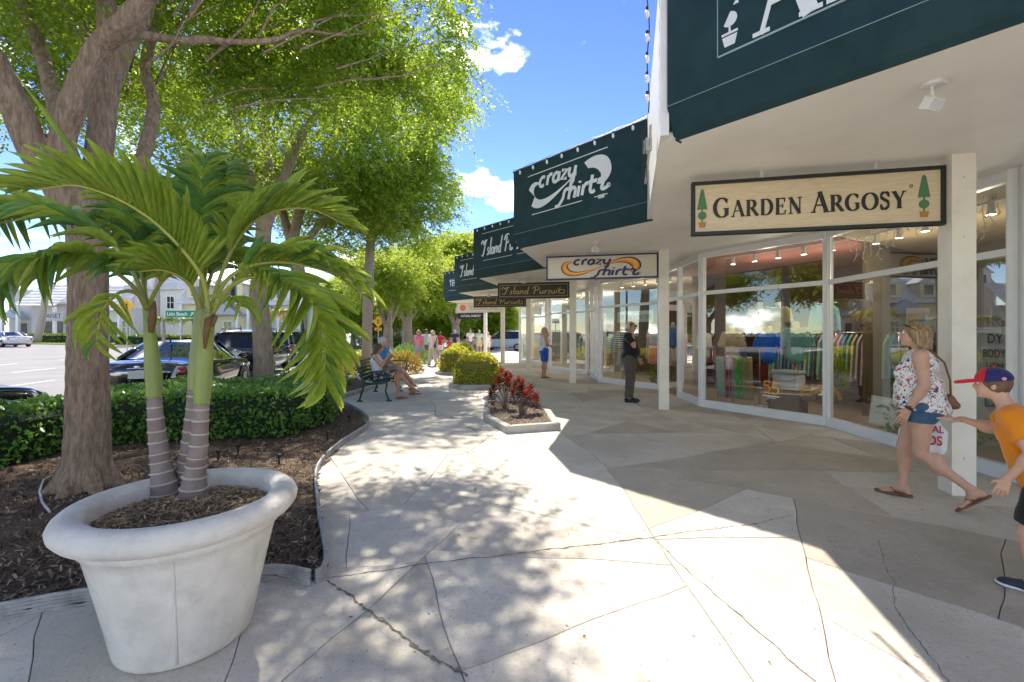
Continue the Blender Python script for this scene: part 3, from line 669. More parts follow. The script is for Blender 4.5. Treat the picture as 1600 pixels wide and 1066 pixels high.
for n in range(-2, 5):
    k, j, j2 = K(n), J(n), J(n+1); e1 = j+Vector((7.2, 1.7)); e2 = e1+vb
    t = thing('shop_canopy', names.get(n, 'shop canopy just behind the camera'), 'canopy', V3(k, ZS), 0, 'sawtooth canopies along the shop row'); canopy[n] = t
    mb = MB(); q = [tuple(p) for p in (k, j, e1, e2, j2)]; mb.prism(q, ZS, ZS+.07); mb.build('soffit', soffit_m, t)
    kb, jb = k-nF*.03, j-nF*.03; sh0 = .15 if n == 0 else .0
    mb = MB(); mb.prism([tuple(p) for p in (k-nF*.06, j-nF*.06, e1, e2, j2)], 4.30, 4.40); mb.build('roof', white, t)
    # fascia: upright cloth with the lower part tucked inward
    mb = MB(); f0, f1 = k+nF*.12+uF*sh0, j+nF*.12
    nseg = 10; vs = []
    for i in range(nseg+1):
        p = f0.lerp(f1, i/nseg)
        for (off, z) in ((.0, ZT), (.012*math.sin(i*1.3), (ZT+ZP)/2), (0, ZP), (-.10, ZS+.03), (-.14, ZS-.012)):
            q = p+nF*off; vs.append((q.x, q.y, z))
    mb.add(vs, [(i*5+a, (i+1)*5+a, (i+1)*5+a+1, i*5+a+1) for i in range(nseg) for a in range(4)])
    # closed left end
    kk = k-Vector((.05, .0)); mb.add([V3(f0, ZT), V3(f0, ZP), V3(f0-nF*.10, ZS+.03), V3(f0-nF*.14, ZS-.012), V3(f0-nF*.22, ZS-.012), V3(f0-nF*.22, ZT)], [(0, 1, 2, 3, 4, 5)])
    fa = mb.build('awning', awn, t)
    sm = fa.modifiers.new('thickness', 'SOLIDIFY'); sm.thickness = .012; sm.offset = -1
    mb = MB(); mb.tube([V3(f0.lerp(f1, i/6)+nF*.004, ZP) for i in range(7)], .009, 6); mb.tube([V3(f0+nF*.004, ZT), V3(f0+nF*.004, ZP)], .006, 6); mb.build('piping', piping, fa)
    mb = MB(); mb.tube([V3(f0-uF*.03, ZT+.01), V3(f1, ZT+.01)], .014, 6); mb.build('top_bar', dark, fa)
    # white return wall back to the next awning
    mb = MB(); a = k+Vector((.0, .0)); panel(mb, j2+nF*.0, (f0+Vector((.012, .02))) if n == 0 else a-nF*.12, ZS+.004, ZT-.02, .07, -1); mb.build('return_wall', white, t)
    # seam in the soffit
    mb = MB(); s0 = k+uF*.5+Vector((.5, .35)); mb.bar(V3(j2+uF*.3+Vector((.25, 0)), ZS-.002), V3(j2+uF*.3+Vector((6, 1.4)), ZS-.002), .012, .006); mb.build('seam', M('seam_paint', (.55, .53, .5), .7), t)
    # marks on the awnings
    fr0 = V3(f0-uF*sh0+nF*.014, 0)
    if n == 1:
        W0 = 2.894
        for (z, a, b) in ((4.40, .40, 2.2), (3.68, .40, 2.2)):
            mb = MB(); mb.bar(fr0+uF3*a+UP*z, fr0+uF3*b+UP*z, .004, .014); mb.build('thin_line', lettw, fa)
        shirt_logo(fa, fr0+uF3*.40+UP*3.74, uF3, UP, nF3, 1.88, [(lettw, 1.15, 0)], lettw)
        mb = MB(); mb.bar(fr0+uF3*2.02+UP*3.665, fr0+uF3*2.14+UP*3.665, .006, .06); mb.build('label_tag', M('tag_paper', (.6, .7, .6), .6), fa)
    if n in (2, 3):
        script_text('Island Pursuit~', 'lettering', lettw, fa, fr0+uF3*.40+UP*3.76, uF3, UP, nF3, 2.05, .44, 1.45)
        for (z, a, b) in ((4.40, .40, 2.5), (3.62, .40, 2.5)):
            mb = MB(); mb.bar(fr0+uF3*a+UP*z, fr0+uF3*b+UP*z, .004, .012); mb.build('thin_line', lettw, fa)
    if n == 4:
        lettering('TERRANOVA', 'lettering', lettw, fa, fr0+uF3*.55+UP*3.86, uF3, UP, nF3, 1.9, .30, .01)
        for (z, a, b) in ((4.2, .45, 2.5), (3.65, .45, 2.5)):
            mb = MB(); mb.bar(fr0+uF3*a+UP*z, fr0+uF3*b+UP*z, .004, .012); mb.build('thin_line', lettw, fa)
    if n == 0:
        # box of thin lines, potted topiary emblem and large serif letters
        x0, z0 = .57, 3.615
        for a, b in (((x0, z0), (2.85, z0)), ((x0, z0), (x0, 4.42)), ((x0, 4.42), (2.85, 4.42))):
            mb = MB(); mb.bar(fr0+uF3*a[0]+UP*a[1], fr0+uF3*b[0]+UP*b[1], .006, .014, UP if a[1] == b[1] else nF3); mb.build('thin_line', piping, fa)
        mb = MB()
        for pl in ([(.03, 0), (.13, 0), (.155, .10), (.005, .10)], [(-.0, .115), (.16, .115), (.16, .14), (0, .14)], [(.07, .14), (.09, .14), (.09, .2), (.07, .2)],
                   arc(.08, .265, .075, .075, 0, 345, 14), [(.07, .33), (.09, .33), (.09, .4), (.07, .4)], [(-.01, .39), (.17, .39), (.12, .6), (.085, .72), (.045, .6)]):
            mb.ext([(a*.74, b*.74) for a, b in pl], fr0+uF3*.60+UP*3.665, uF3, UP, nF3, .001, .004)
        mb.build('emblem', lettw, fa)
        serif_text('ARG', 'lettering', lettw, fa, fr0+uF3*.84+UP*3.635, uF3, UP, nF3, 1.30, .54, 1.0)
# ---------- posts ----------
post_lab = ['cream square post nearest the camera, beside the woman in denim shorts', 'cream post under the orange swash sign, right of the man on the phone', 'cream post left of the woman in blue shorts, at the gold script sign', 'slim cream post fourth along the shop row', 'slim cream post near the end of the walk', 'last slim post at the far end of the walk']
for n in range(0, 6):
    p = P_(n); t = thing('porch_post', post_lab[n], 'post', V3(p, 0), 0, 'cream posts carrying the canopies')
    mb = MB(); an = math.atan2(.217, -.976); m = Matrix.Rotation(math.atan2(-.217, .976), 3, 'Z')
    mb.box(V3(p, 1.585), (.19, .19, 3.17), m); mb.build('shaft', cream, t)
    mb = MB()
    for z in (.35, 2.4, 2.95): mb.ball(V3(p, z)+m @ Vector((.0, -.096, 0)), (.012, .005, .012), 8, 4)
    mb.build('screw_cap', M('cap_paint', (.66, .6, .5), .5), t)
# ---------- hanging signs ----------
uS = Vector((.976, -.217, 0)); nS = uS.cross(UP); nS.normalize()
woodm = M('sign_board_wood', (.72, .60, .42), .55, (.60, .48, .32), 7, bump=.25, bs=30, stretch=(1.2, 1.2, 18))
gold = M('gold_leaf_letters', (.62, .42, .16), .4, metal=.25)
blk = M('sign_black', (.018, .020, .018), .5)
def sign(n, label, wd, ht, ztop, board, frame_m, fw, name='hanging_sign', shift=0):
    p = P_(n); r = V3(p, ztop)-uS*(.1+shift); o = r-uS*wd-UP*ht         # lower left corner on the mid plane
    t = thing(name, label, 'sign', o+uS*wd/2, 0, 'signs hung under the canopies')
    mb = MB(); mb.ext([(0, 0), (wd, 0), (wd, ht), (0, ht)], o, uS, UP, nS, -.03, .012); mb.build('board', board, t)
    mb = MB()
    for pl in ([(0, 0), (wd, 0), (wd, fw), (0, fw)], [(0, ht-fw), (wd, ht-fw), (wd, ht), (0, ht)], [(0, fw), (fw, fw), (fw, ht-fw), (0, ht-fw)], [(wd-fw, fw), (wd, fw), (wd, ht-fw), (wd-fw, ht-fw)]):
        mb.ext(pl, o, uS, UP, nS, -.04, .03)
    mb.build('frame', frame_m, t)
    mb = MB()
    for x in (.3*wd, .75*wd): mb.bar(o+uS*x+UP*(ht), o+uS*x+UP*(3.17-ztop+ht), .03, .012, nS)
    mb.build('hanger', M('hanger_metal', (.6, .6, .58), .4), t)
    return t, o+nS*.013
t, o = sign(0, 'long cream wooden sign with black serif capitals and two potted topiaries', 2.26, .56, 3.095, woodm, blk, .035)
serif_text('GARDEN ARGOSY', 'lettering', M('letter_black', (.02, .02, .02), .5), t, o+uS*.215+UP*.175, uS, UP, nS, 1.74, .205, .82)
grn = M('topiary_green', (.07, .2, .08), .6); terr = M('terracotta_paint', (.42, .2, .05), .6)
for x in (.105, 2.09):
    mb = MB()
    for pl in ([(-.05, .27), (.05, .27), (.015, .47), (0, .485), (-.015, .47)], arc(0, .205, .043, .043, 0, 345, 12), [(-.006, .13), (.006, .13), (.006, .165), (-.006, .165)], [(-.006, .245), (.006, .245), (.006, .275), (-.006, .275)]): mb.ext(pl, o+uS*x, uS, UP, nS, .001, .006)
    mb.build('topiary_emblem', grn, t)
    mb = MB(); mb.ext([(-.028, .08), (.028, .08), (.038, .135), (-.038, .135)], o+uS*x, uS, UP, nS, .001, .007); mb.build('pot_emblem', terr, t)
mb = MB(); ribbon(mb, [(a, b) for a, b in arc(1.985, .385, .012, .012, 0, 360, 10)], .006, o, uS, UP, nS, .001, .004); mb.build('round_mark', M('letter_black', (0, 0, 0)), t)
navy = M('navy_paint', (.03, .03, .12), .45); org = M('orange_paint', (.85, .27, .02), .45); yel = M('yellow_paint', (.9, .5, .06), .45)
t, o = sign(1, 'cream sign with navy border and orange swash behind navy letters', 2.26, .50, 3.13, M('pale_sign_board', (.74, .68, .58), .5, (.66, .6, .5), 6, bump=.2, bs=20, stretch=(1, 1, 18)), navy, .03)
shirt_logo(t, o+uS*.31+UP*.055, uS, UP, nS, 1.62, [(navy, 1.25, 0), (org, .85, .02), (yel, .4, -.1)], navy, .74)
goldline = lambda t, o, wd, ht: [(lambda mb: (mb.bar(o+uS*a[0]+UP*a[1]+nS*.003, o+uS*b[0]+UP*b[1]+nS*.003, .006, .01, UP if a[1] == b[1] else nS), mb.build('gold_line', gold, t)))(MB()) for a, b in (((.06, .07), (wd-.06, .07)), ((.06, ht-.07), (wd-.06, ht-.07)), ((.06, .07), (.06, ht-.07)), ((wd-.06, .07), (wd-.06, ht-.07)))]
dkg = M('sign_dark_olive', (.035, .036, .028), .5)
t, o = sign(2, 'dark sign with gold script on the post left of the woman in blue', 2.26, .50, 3.10, dkg, blk, .03); goldline(t, o, 2.26, .5)
script_text('Island Pursuit~', 'lettering', gold, t, o+uS*.16+UP*.15, uS, UP, nS, 1.95, .22, 1.25)
t, o = sign(3, 'second dark sign with gold script, farther and lower in the picture', 2.26, .46, 3.08, dkg, blk, .03); goldline(t, o, 2.26, .46)
script_text('Island Pursuit~', 'lettering', gold, t, o+uS*.16+UP*.13, uS, UP, nS, 1.95, .21, 1.3)
t, o = sign(4, 'white sign with a coral disc and grey capitals', 2.4, .50, 3.12, M('white_sign_board', (.78, .76, .72), .5), M('tan_frame', (.62, .55, .48), .5), .03)
lettering('TERRANOVA', 'lettering', M('taupe_letters', (.4, .33, .28), .5), t, o+uS*.62+UP*.12, uS, UP, nS, 1.6, .24)
mb = MB(); mb.ext(arc(.34, .25, .17, .17, 0, 345, 18), o, uS, UP, nS, .001, .005); mb.build('coral_disc', M('coral_paint', (.72, .22, .12), .5), t)
t, o = sign(5, 'narrow black sign with white capitals at the far end of the walk', 1.7, .36, 2.82, blk, blk, .02)
lettering('NATURAL COMFORT', 'lettering', lettw, t, o+uS*.2+UP*.1, uS, UP, nS, 1.3, .14, .01)
t, o = sign(5, 'blank white sign with a small coral mark, above the narrow black one', 1.8, .36, 3.16, M('white_sign_board', (.8, .8, .8)), M('tan_frame', (.6, .6, .6)), .02, shift=.05)
mb = MB(); mb.ext(arc(.3, .18, .11, .11, 0, 345, 14), o, uS, UP, nS, .001, .005); mb.build('coral_disc', MC['coral_paint'], t)
# ---------- string lights on the awning tops ----------
bulbm = M('frosted_bulb', (.85, .85, .82), .25, spec=.6)
bulb_me = None
slab = {0: 'string of white bulbs dangling down the corner of the nearest awning', 1: 'string of white bulbs along the swash awning top', 2: 'string of white bulbs along the script awning top', 3: 'short string of bulbs on the second script awning', 4: 'short string of bulbs on the farthest awning'}
def bulb(t, p):
    global bulb_me
    if bulb_me is None:
        mb = MB(); mb.lathe([(0, -.085), (.012, -.08), (.023, -.055), (.02, -.03), (.012, -.008), (0, -.006)], 8); mb.v = [x for x in mb.v]
        o = mb.build('bulb', bulbm, t, True, local=True, own=False); bulb_me = o.data
    else: o = mesh_obj('bulb', bulb_me, t)
    q = MAT[t.name].inverted() @ Vector(p); o.matrix_local = Matrix.Translation(q)
    mb = MB(); mb.lathe([(0, -.01), (.013, -.01), (.013, .02), (0, .024)], 6, p); mb.build('socket', black, o if False else t)
for n in range(1, 5):
    f0, f1 = K(n)+nF*.145, J(n)+nF*.145; t = thing('string_lights', slab[n], 'string lights', V3(f0, ZT), 0, 'bulb strings on the awning tops')
    pts = [V3(f0.lerp(f1, i/30), ZT+.035-.02*abs(math.sin(i*math.pi/5))) for i in range(31)]
    mb = MB(); mb.tube(pts, .005, 5); mb.build('cord', black, t)
    for i in range(8): bulb(t, V3(f0.lerp(f1, (i+.55)/8.2), ZT-.01))
p = K(0)-nF*.02+Vector((-.055, .2)); t = thing('string_lights', slab[0], 'string lights', V3(p, 3.3), 0, 'bulb strings on the awning tops')
mb = MB(); mb.tube([V3(p+Vector((.012*math.sin(z*9), .01*math.cos(z*7))), z) for z in np.linspace(4.9, 3.55, 22)], .006, 5); mb.build('cord', black, t)
for z in (4.72, 4.5, 4.28, 4.08, 3.9, 3.72): bulb(t, V3(p+Vector((-.012, -.01)), z))
# conduit and wires under the corner of the nearest awning
p = K(0)+Vector((.02, .34)); t = thing('cable_bundle', 'loose wires and grey conduit hanging where the two awnings meet', 'cables', V3(p, ZS))
mb = MB(); mb.tube([V3(p, 3.5), V3(p+Vector((.03, .1)), 3.35), V3(p+Vector((.06, .3)), 3.2), V3(p+Vector((.1, .5)), 3.1)], .012, 6); mb.build('conduit', M('grey_conduit', (.4, .4, .4), .4), t, True)
for k in range(3):
    mb = MB(); mb.tube([V3(p+Vector((.01*k-.03, .05+.1*k+.03*math.sin(i+k))), 3.55-.11*i) for i in range(6)], .004, 5); mb.build('wire', black, t)
mb = MB(); mb.box(V3(p+Vector((.02, .16)), 3.36), (.06, .1, .12)); mb.build('junction_box', M('grey_conduit', (0, 0, 0)), t)
# ---------- flood lights under the soffit ----------
fm = M('floodlight_white', (.72, .72, .7), .4); lens = M('floodlight_lens', (.55, .57, .58), .15, spec=.8)
for (c, lab, s) in (((W(1456, 108, 3.0)), 'white floodlight on a round ceiling plate, upper right', 1.0), (W(930, 368, 8.2), 'small white floodlight under the swash awning', 1.0), (W(818, 434, 13.2), 'tiny white floodlight above the gold script sign', 1.0), (W(764, 456, 18.0), 'tiny white floodlight over the second script sign', 1)):
    c = Vector((c.x, c.y, ZS)); t = thing('floodlight', lab, 'floodlight', c, .3, 'floodlights under the canopies')
    mb = MB(); mb.lathe([(0, 0), (.055, 0), (.06, -.02), (.055, -.035), (0, -.04)], 16); mb.box((.03, 0, -.015), (.1, .09, .03)); mb.build('ceiling_plate', fm, t, local=True)
    mb = MB(); mb.tube([(0, 0, -.035), (0, 0, -.10)], .01, 6); mb.tube([(-.05, 0, -.135), (-.05, 0, -.11), (0, 0, -.098), (.05, 0, -.11), (.05, 0, -.135)], .007, 6); mb.build('bracket', fm, t, local=True)
    mb = MB(); m = Matrix.Rotation(.5, 3, 'X'); mb.box((0, 0, -.155), (.115, .06, .075), m); h = mb.build('lamp_head', fm, t, local=True)
    for k in range(5): mb = MB(); mb.box((-.046+.023*k, .0, -.155), (.004, .075, .07), m); mb.build('cooling_fin', fm, t, local=True)
    mb = MB(); mb.box(Vector((0, 0, -.155))+m @ Vector((0, -.032, 0)), (.1, .006, .06), m); mb.build('lens', lens, t, local=True)
# ---------- shopfronts ----------
fwhite = M('window_frame_white', (.80, .81, .82), .35, (.75, .76, .77), 4)
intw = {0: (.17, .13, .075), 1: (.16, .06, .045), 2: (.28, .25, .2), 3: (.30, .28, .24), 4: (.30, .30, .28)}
sf_lab = {0: 'white framed gift shop window behind the woman in denim shorts', 1: 'white framed clothing window with shirts, towels and shorts on display', 2: 'white framed clothing window behind the man on the phone', 3: 'white framed shop window behind the woman in blue shorts', 4: 'farthest shop window at the end of the row'}
shop = {}
def frame_line(t, a, b, cuts, z0=.0, ztr=2.34, door=None):
    """frame + panes from a to b; cuts = fractions of the uprights"""
    a = Vector(a); b = Vector(b); d = (b-a); ln = d.length; d = d/ln; n = Vector((-d.y, d.x)); fd = .09
    fr = None
    for z, h, dep in ((z0+.075, .15, fd), (3.115, .11, fd), (ztr, .075, fd*.8)):
        mb = MB(); mb.bar(V3(a, z), V3(b, z), dep, h); o = mb.build('rail' if fr else 'window_frame', fwhite, fr or t); fr = fr or o
    fs = [0]+cuts+[1]
    for i, f in enumerate(fs):
        w_ = .11 if i in (0, len(fs)-1) else .085; p = a+d*ln*f
        mb = MB(); m = Matrix.Rotation(math.atan2(d.y, d.x), 3, 'Z'); mb.box(V3(p, 1.585), (w_, fd+.012, 3.165), m); mb.build('upright', fwhite, fr)
    for i in range(len(fs)-1):
        p, q = a+d*(ln*fs[i]+.05), a+d*(ln*fs[i+1]-.05)
        for z0_, z1_ in ((.15, ztr-.035), (ztr+.035, 3.062)):
            mb = MB(); mb.add([V3(p, z0_), V3(q, z0_), V3(q, z1_), V3(p, z1_)], [(0, 1, 2, 3)]); mb.build('pane', glass, fr)
    return fr
trackm = M('track_lamp_lit', (.9, .9, .85), .4, emit=(1, .9, .75), es=8)
floorm = M('shop_floor', (.30, .24, .17), .4, (.24, .19, .14), 4)
def shop_lamp(t, p, e, r=.6):
    ld = bpy.data.lights.new('track_lamp', 'POINT'); ld.energy = e; ld.color = (1, .86, .68); ld.shadow_soft_size = .12
    o = bpy.data.objects.new('track_lamp', ld); COL.objects.link(o); o.location = MAT[t.name].inverted() @ Vector(p); o.parent = t
for n in range(0, 5):
    a, b, b2 = A_(n), B_(n), B_(n+1)
    t = thing('shopfront', sf_lab[n], 'shopfront', V3(a, 0), 0, 'shopfronts along the arcade'); shop[n] = t
    frame_line(t, a, b, [], )
    if n == 0: frame_line(t, b2, a, [])
    else:
        f = (1.33 if n == 1 else 1.75)/2.82
        # side with panels next to the corner and a recessed glass door
        sp = b2.lerp(a, 1-f)
        frame_line(t, sp, a, [] if n == 1 else [.5])
        mb = MB(); mb.bar(V3(b2, 2.34), V3(sp, 2.34), .08, .075); mb.build('door_head', fwhite, t); mb = MB(); mb.bar(V3(b2, 3.115), V3(sp, 3.115), .08, .11); mb.build('door_head', fwhite, t)
        mb = MB(); mb.add([V3(b2, 2.38), V3(sp, 2.38), V3(sp, 3.06), V3(b2, 3.06)], [(0, 1, 2, 3)]); mb.build('pane', glass, t)
        # open door leaf turned inward
        dl = b2+INW*.95; mb = MB()
        for z in (.1, 2.22): mb.bar(V3(b2, z), V3(dl, z), .046, .16)
        for q in (b2.lerp(dl, .04), b2.lerp(dl, .96)): mb.bar(V3(q, .03), V3(q, 2.3), .05, .09, (1, 0, 0))
        do = mb.build('door', fwhite, t); mb = MB(); mb.add([V3(b2.lerp(dl, .1), .18), V3(b2.lerp(dl, .9), .18), V3(b2.lerp(dl, .9), 2.14), V3(b2.lerp(dl, .1), 2.14)], [(0, 1, 2, 3)]); mb.build('door_pane', glass, do)
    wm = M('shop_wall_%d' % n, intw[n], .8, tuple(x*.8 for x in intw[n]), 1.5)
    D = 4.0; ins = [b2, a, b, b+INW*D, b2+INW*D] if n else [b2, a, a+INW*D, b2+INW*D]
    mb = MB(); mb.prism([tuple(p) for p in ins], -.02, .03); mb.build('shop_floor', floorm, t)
    mb = MB(); mb.prism([tuple(p) for p in inset([tuple(q) for q in ins], .07)], 3.13, 3.163); mb.build('shop_ceiling', M('shop_ceiling_%d' % n, tuple(min(.8, x*2.2) for x in intw[n]), .8), t)  # ceiling tint also stands in for reflections in the upper panes
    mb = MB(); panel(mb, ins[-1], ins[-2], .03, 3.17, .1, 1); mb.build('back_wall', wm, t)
    mb = MB(); panel(mb, b2+INW*1.4, b2+INW*D, .03, 3.17, .05, 1); mb.build('partition', wm, t)
    # track with lamps
    c0, c1 = (b2+INW*.9).lerp(a+INW*.9, .1), (b2+INW*.9).lerp(a+INW*.9, .9)
    if n: c0, c1 = a+INW*.7, b+INW*.7
    mb = MB(); mb.bar(V3(c0, 3.12), V3(c1, 3.12), .035, .03); mb.build('light_track', fm, t)
    for k in range(5):
        p = V3(c0.lerp(c1, (k+.5)/5), 3.02); mb = MB(); mb.lathe([(0, .1), (.03, .09), (.035, 0), (.05, -.06)], 10, p); h = mb.build('track_head', fm, t, True)
        mb = MB(); mb.lathe([(0, -.052), (.044, -.05)], 10, p); mb.build('lamp_face', trackm, h)
    for k in (.25, .75): shop_lamp(t, V3((c0+INW*.7).lerp(c1+INW*.7, k), 2.5), 6 if n < 3 else 12)
# white end wall at the right edge of the picture
p = A_(0); t = thing('end_wall', 'white painted wall pier at the right edge, behind the boy', 'wall', V3(p, 0))
mb = MB(); mb.prism([(5.0, 4.45), (5.75, 3.35), (6.2, 3.7), (5.3, 4.62)], 0, 3.168); mb.build('wall_face', M('cool_white_wall', (.76, .77, .80), .6, (.72, .73, .76), 2, bump=.1, bs=50), t)
# rear and far end walls of the row
t = thing('shop_building', 'white rear building carrying the shop row', 'building', (8.5, 10, 0))
mb = MB(); e0 = J(-2)+Vector((7.2, 1.7)); e5 = e0+vb*7; mb.prism([tuple(e0), tuple(e0+Vector((3, .5))), tuple(e5+Vector((3, .5))), tuple(e5)], 0, 4.5); mb.build('rear_wall', white, t)
mb = MB(); panel(mb, B_(5)+INW*.2, B_(5)+INW*8, 0, 4.3, .15); mb.build('end_wall', white, t)
# ================= vegetation =================
bark = M('bark_brown', (.36, .255, .175), .9, (.22, .15, .10), 9, bump=3.2, bs=22, stretch=(2.6, 2.6, .55), dirt=((.50, .43, .35), .65), ds=17, contrast=(.38, .62))
barkg = M('bark_grey', (.38, .30, .22), .9, (.25, .19, .14), 8, bump=2.4, bs=20, stretch=(2, 2, .5), dirt=((.5, .46, .4), .4), ds=9)
palmtr = M('palm_trunk_grey', (.42, .37, .32), .85, (.3, .26, .22), 10, bump=.7, bs=20, stretch=(.6, .6, 3))
crown_m = leafmat('tree_leaves', (.030, .085, .012), (.105, .195, .018), (.54, .70, .055), ns=1.6, tfac=.52, fine=22)
crown2_m = leafmat('far_tree_leaves', (.06, .13, .014), (.15, .24, .025), (.62, .74, .07), ns=.9, tfac=.57, fine=12)
hedge_m = leafmat('hedge_leaves', (.07, .18, .03), (.15, .31, .055), (.36, .56, .1), rough=.3, ns=3, tfac=.3, fine=45)
yel_m = leafmat('golden_hedge_leaves', (.30, .33, .025), (.62, .60, .07), (.78, .76, .08), ns=5, tfac=.5, fine=45)
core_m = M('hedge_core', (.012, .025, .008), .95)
twig_m = M('twig_brown', (.14, .10, .07), .9)
def leaf_quads(c, ax, nrm, l, wd):
    """diamond leaves: centre c, axis ax, normal nrm (n,3), length l, width wd (n,)"""
    s = np.cross(nrm, ax); s /= np.linalg.norm(s, axis=1)[:, None]+1e-9; a = ax*l[:, None]/2; b = s*wd[:, None]/2
    V = np.stack([c-a, c-a*.1+b, c+a, c-a*.1-b], 1).reshape(-1, 3); return V, np.arange(len(V)).reshape(-1, 4)
def unit(v): return v/(np.linalg.norm(v, axis=1)[:, None]+1e-9)
def sprays(blobs, density, per, length, leaf, seed, droop=.35, gap=-.12, gs=.55, inner=.35):
    """twig sprays filling ellipsoids; returns V,F of small leaves"""
    q = np.random.default_rng(seed); C = []
    for (c, r) in blobs:
        n = int(density*(r[0]*r[1]*r[2])**(2/3)*4); d = unit(q.normal(0, 1, (n, 3))); rad = q.uniform(inner, 1, n)**(1/1.9)
        C.append(np.array(c)+d*rad[:, None]*np.array(r))
    C = np.concatenate(C); k = np.array([noise.noise(Vector(p)*gs)+.6*noise.noise(Vector(p)*gs*2.7) > gap for p in C]); C = C[k]; n = len(C)
    a = q.uniform(0, 6.283, n); D = unit(np.stack([np.cos(a), np.sin(a), q.normal(-.05, .35, n)], 1)); Ln = length*q.uniform(.6, 1.3, n)
    t = (np.arange(per)+.5)/per
    P = C[:, None, :]+D[:, None, :]*(Ln[:, None]*t)[..., None]; P[..., 2] -= droop*Ln[:, None]*t**2
    side = np.stack([-D[:, 1], D[:, 0], np.zeros(n)], 1)[:, None, :]*np.where(np.arange(per) % 2, 1, -1)[None, :, None]
    ax = (side*.8+D[:, None, :]*.55+q.normal(0, .45, (n, per, 3))).reshape(-1, 3); ax[:, 2] -= .25; ax = unit(ax)
    sz = leaf[0]*q.uniform(.5, 1.4, n*per)*np.repeat(q.uniform(.8, 1.2, n), per); P = P.reshape(-1, 3)+ax*sz[:, None]*.5+q.normal(0, .012, (n*per, 3))
    nr = unit(q.normal(0, .65, (n*per, 3))+np.array([0, 0, .9])); return leaf_quads(P, ax, nr, sz, sz*leaf[1])
def crown(blobs, parent, mat, density, per, length, leaf, seed, **k):
    V, F = sprays(blobs, density, per, length, leaf, seed, **k)
    im = np.array(MAT[parent.name].inverted()); V = V+im[:3, 3]
    o = mesh_obj('crown', np_mesh('crown', V, F, mat), parent); o['kind'] = 'stuff'; return o
def noisy(amp, sc):
    """surface roughness for trunks"""
    def f(P, D):
        m = np.abs(D) < .12; q = P[m]
        v = np.sin(q[:, 0]*sc*1.3+np.sin(q[:, 2]*1.7)*2)*np.sin(q[:, 1]*sc+np.cos(q[:, 2]*2.1)*2)+.5*np.sin(q[:, 2]*5+q[:, 0]*9)
        D = D.copy(); D[m] += amp*v.astype(np.float32); return D
    return f
def limb(pts, rads, k=.06):
    k = .02
    c = crom([(*p, r) for p, r in zip(pts, rads)], 4); return [S_(c[i][:3], c[i+1][:3], c[i][3], c[i+1][3], k) for i in range(len(c)-1)]
rel = lambda p, b: (p[0]-b[0], p[1]-b[1], p[2]-b[2])
# --- nearest tree: thick trunk splitting into a fan of limbs ---
b = G(136, 766); t = thing('street_tree', 'big brown street tree nearest the camera, thick trunk fanning into heavy limbs', 'tree', b, 0, 'shade trees along the kerb')
Y0 = b.y
def LB(pp, rr_, k=.06): return limb([rel(W(*p), b) for p in pp], rr_, k)
tr = LB([(136, 782, Y0), (136, 740, Y0), (137, 640, Y0), (138, 540, Y0), (138, 440, Y0), (138, 370, Y0), (136, 320, Y0)], [.21, .19, .162, .152, .148, .152, .155], .05)
for a in range(7):
    an = a*.9+.3; rr_ = .42; tr.append(S_((.12*math.cos(an), .12*math.sin(an), .2), (rr_*.8*math.cos(an), rr_*.8*math.sin(an), -.06), .07, .04, .07))
LI = [LB([(120, 340, Y0), (90, 285, 4.3), (52, 230, 4.2), (22, 160, 4.1), (-15, 90, 4.0), (-70, 20, 3.9)], [.19, .17, .155, .14, .125, .1]),
      LB([(128, 340, Y0), (112, 265, 4.5), (93, 190, 4.8), (78, 130, 5.0), (60, 70, 5.2), (35, 5, 5.3), (10, -70, 5.4)], [.14, .12, .10, .09, .085, .08, .07]),
      LB([(125, 330, Y0), (98, 235, 4.3), (112, 170, 4.25), (132, 115, 4.25), (158, 72, 4.25), (192, 38, 4.2), (222, 0, 4.2), (260, -60, 4.1)], [.15, .13, .125, .12, .115, .11, .10, .09]),
      LB([(150, 340, Y0), (152, 260, 4.6), (160, 190, 4.7), (166, 120, 4.75), (168, 60, 4.8), (166, 0, 4.85), (160, -60, 4.9)], [.17, .15, .14, .13, .12, .11, .09]),
      LB([(162, 190, 4.7), (178, 120, 4.8), (205, 60, 4.9), (228, 20, 5.0), (240, -40, 5)], [.10, .11, .10, .09, .08]),
      LB([(150, 82, 4.3), (188, 60, 4.45), (228, 56, 4.6), (282, 64, 4.8), (318, 62, 5.0), (372, 66, 5.2), (430, 62, 5.5), (470, 48, 5.8), (540, 55, 6.2), (610, 45, 6.8)], [.06, .06, .055, .05, .05, .042, .038, .03, .025, .015]),
      LB([(200, 320, 4.9), (228, 230, 5.2), (240, 165, 5.4), (228, 110, 5.5), (236, 60, 5.6), (252, 15, 5.7), (270, -50, 5.8)], [.10, .085, .085, .075, .075, .065, .05]),
      LB([(150, 350, Y0), (200, 320, 4.9)], [.14, .10])]
allp = tr+[(p[0], p[1], p[2], p[3]*.76, p[4]*.76, p[5]) for l in LI for p in l]
sdf_obj('trunk', allp, .022, bark, t, fn=noisy(.0045, 42))
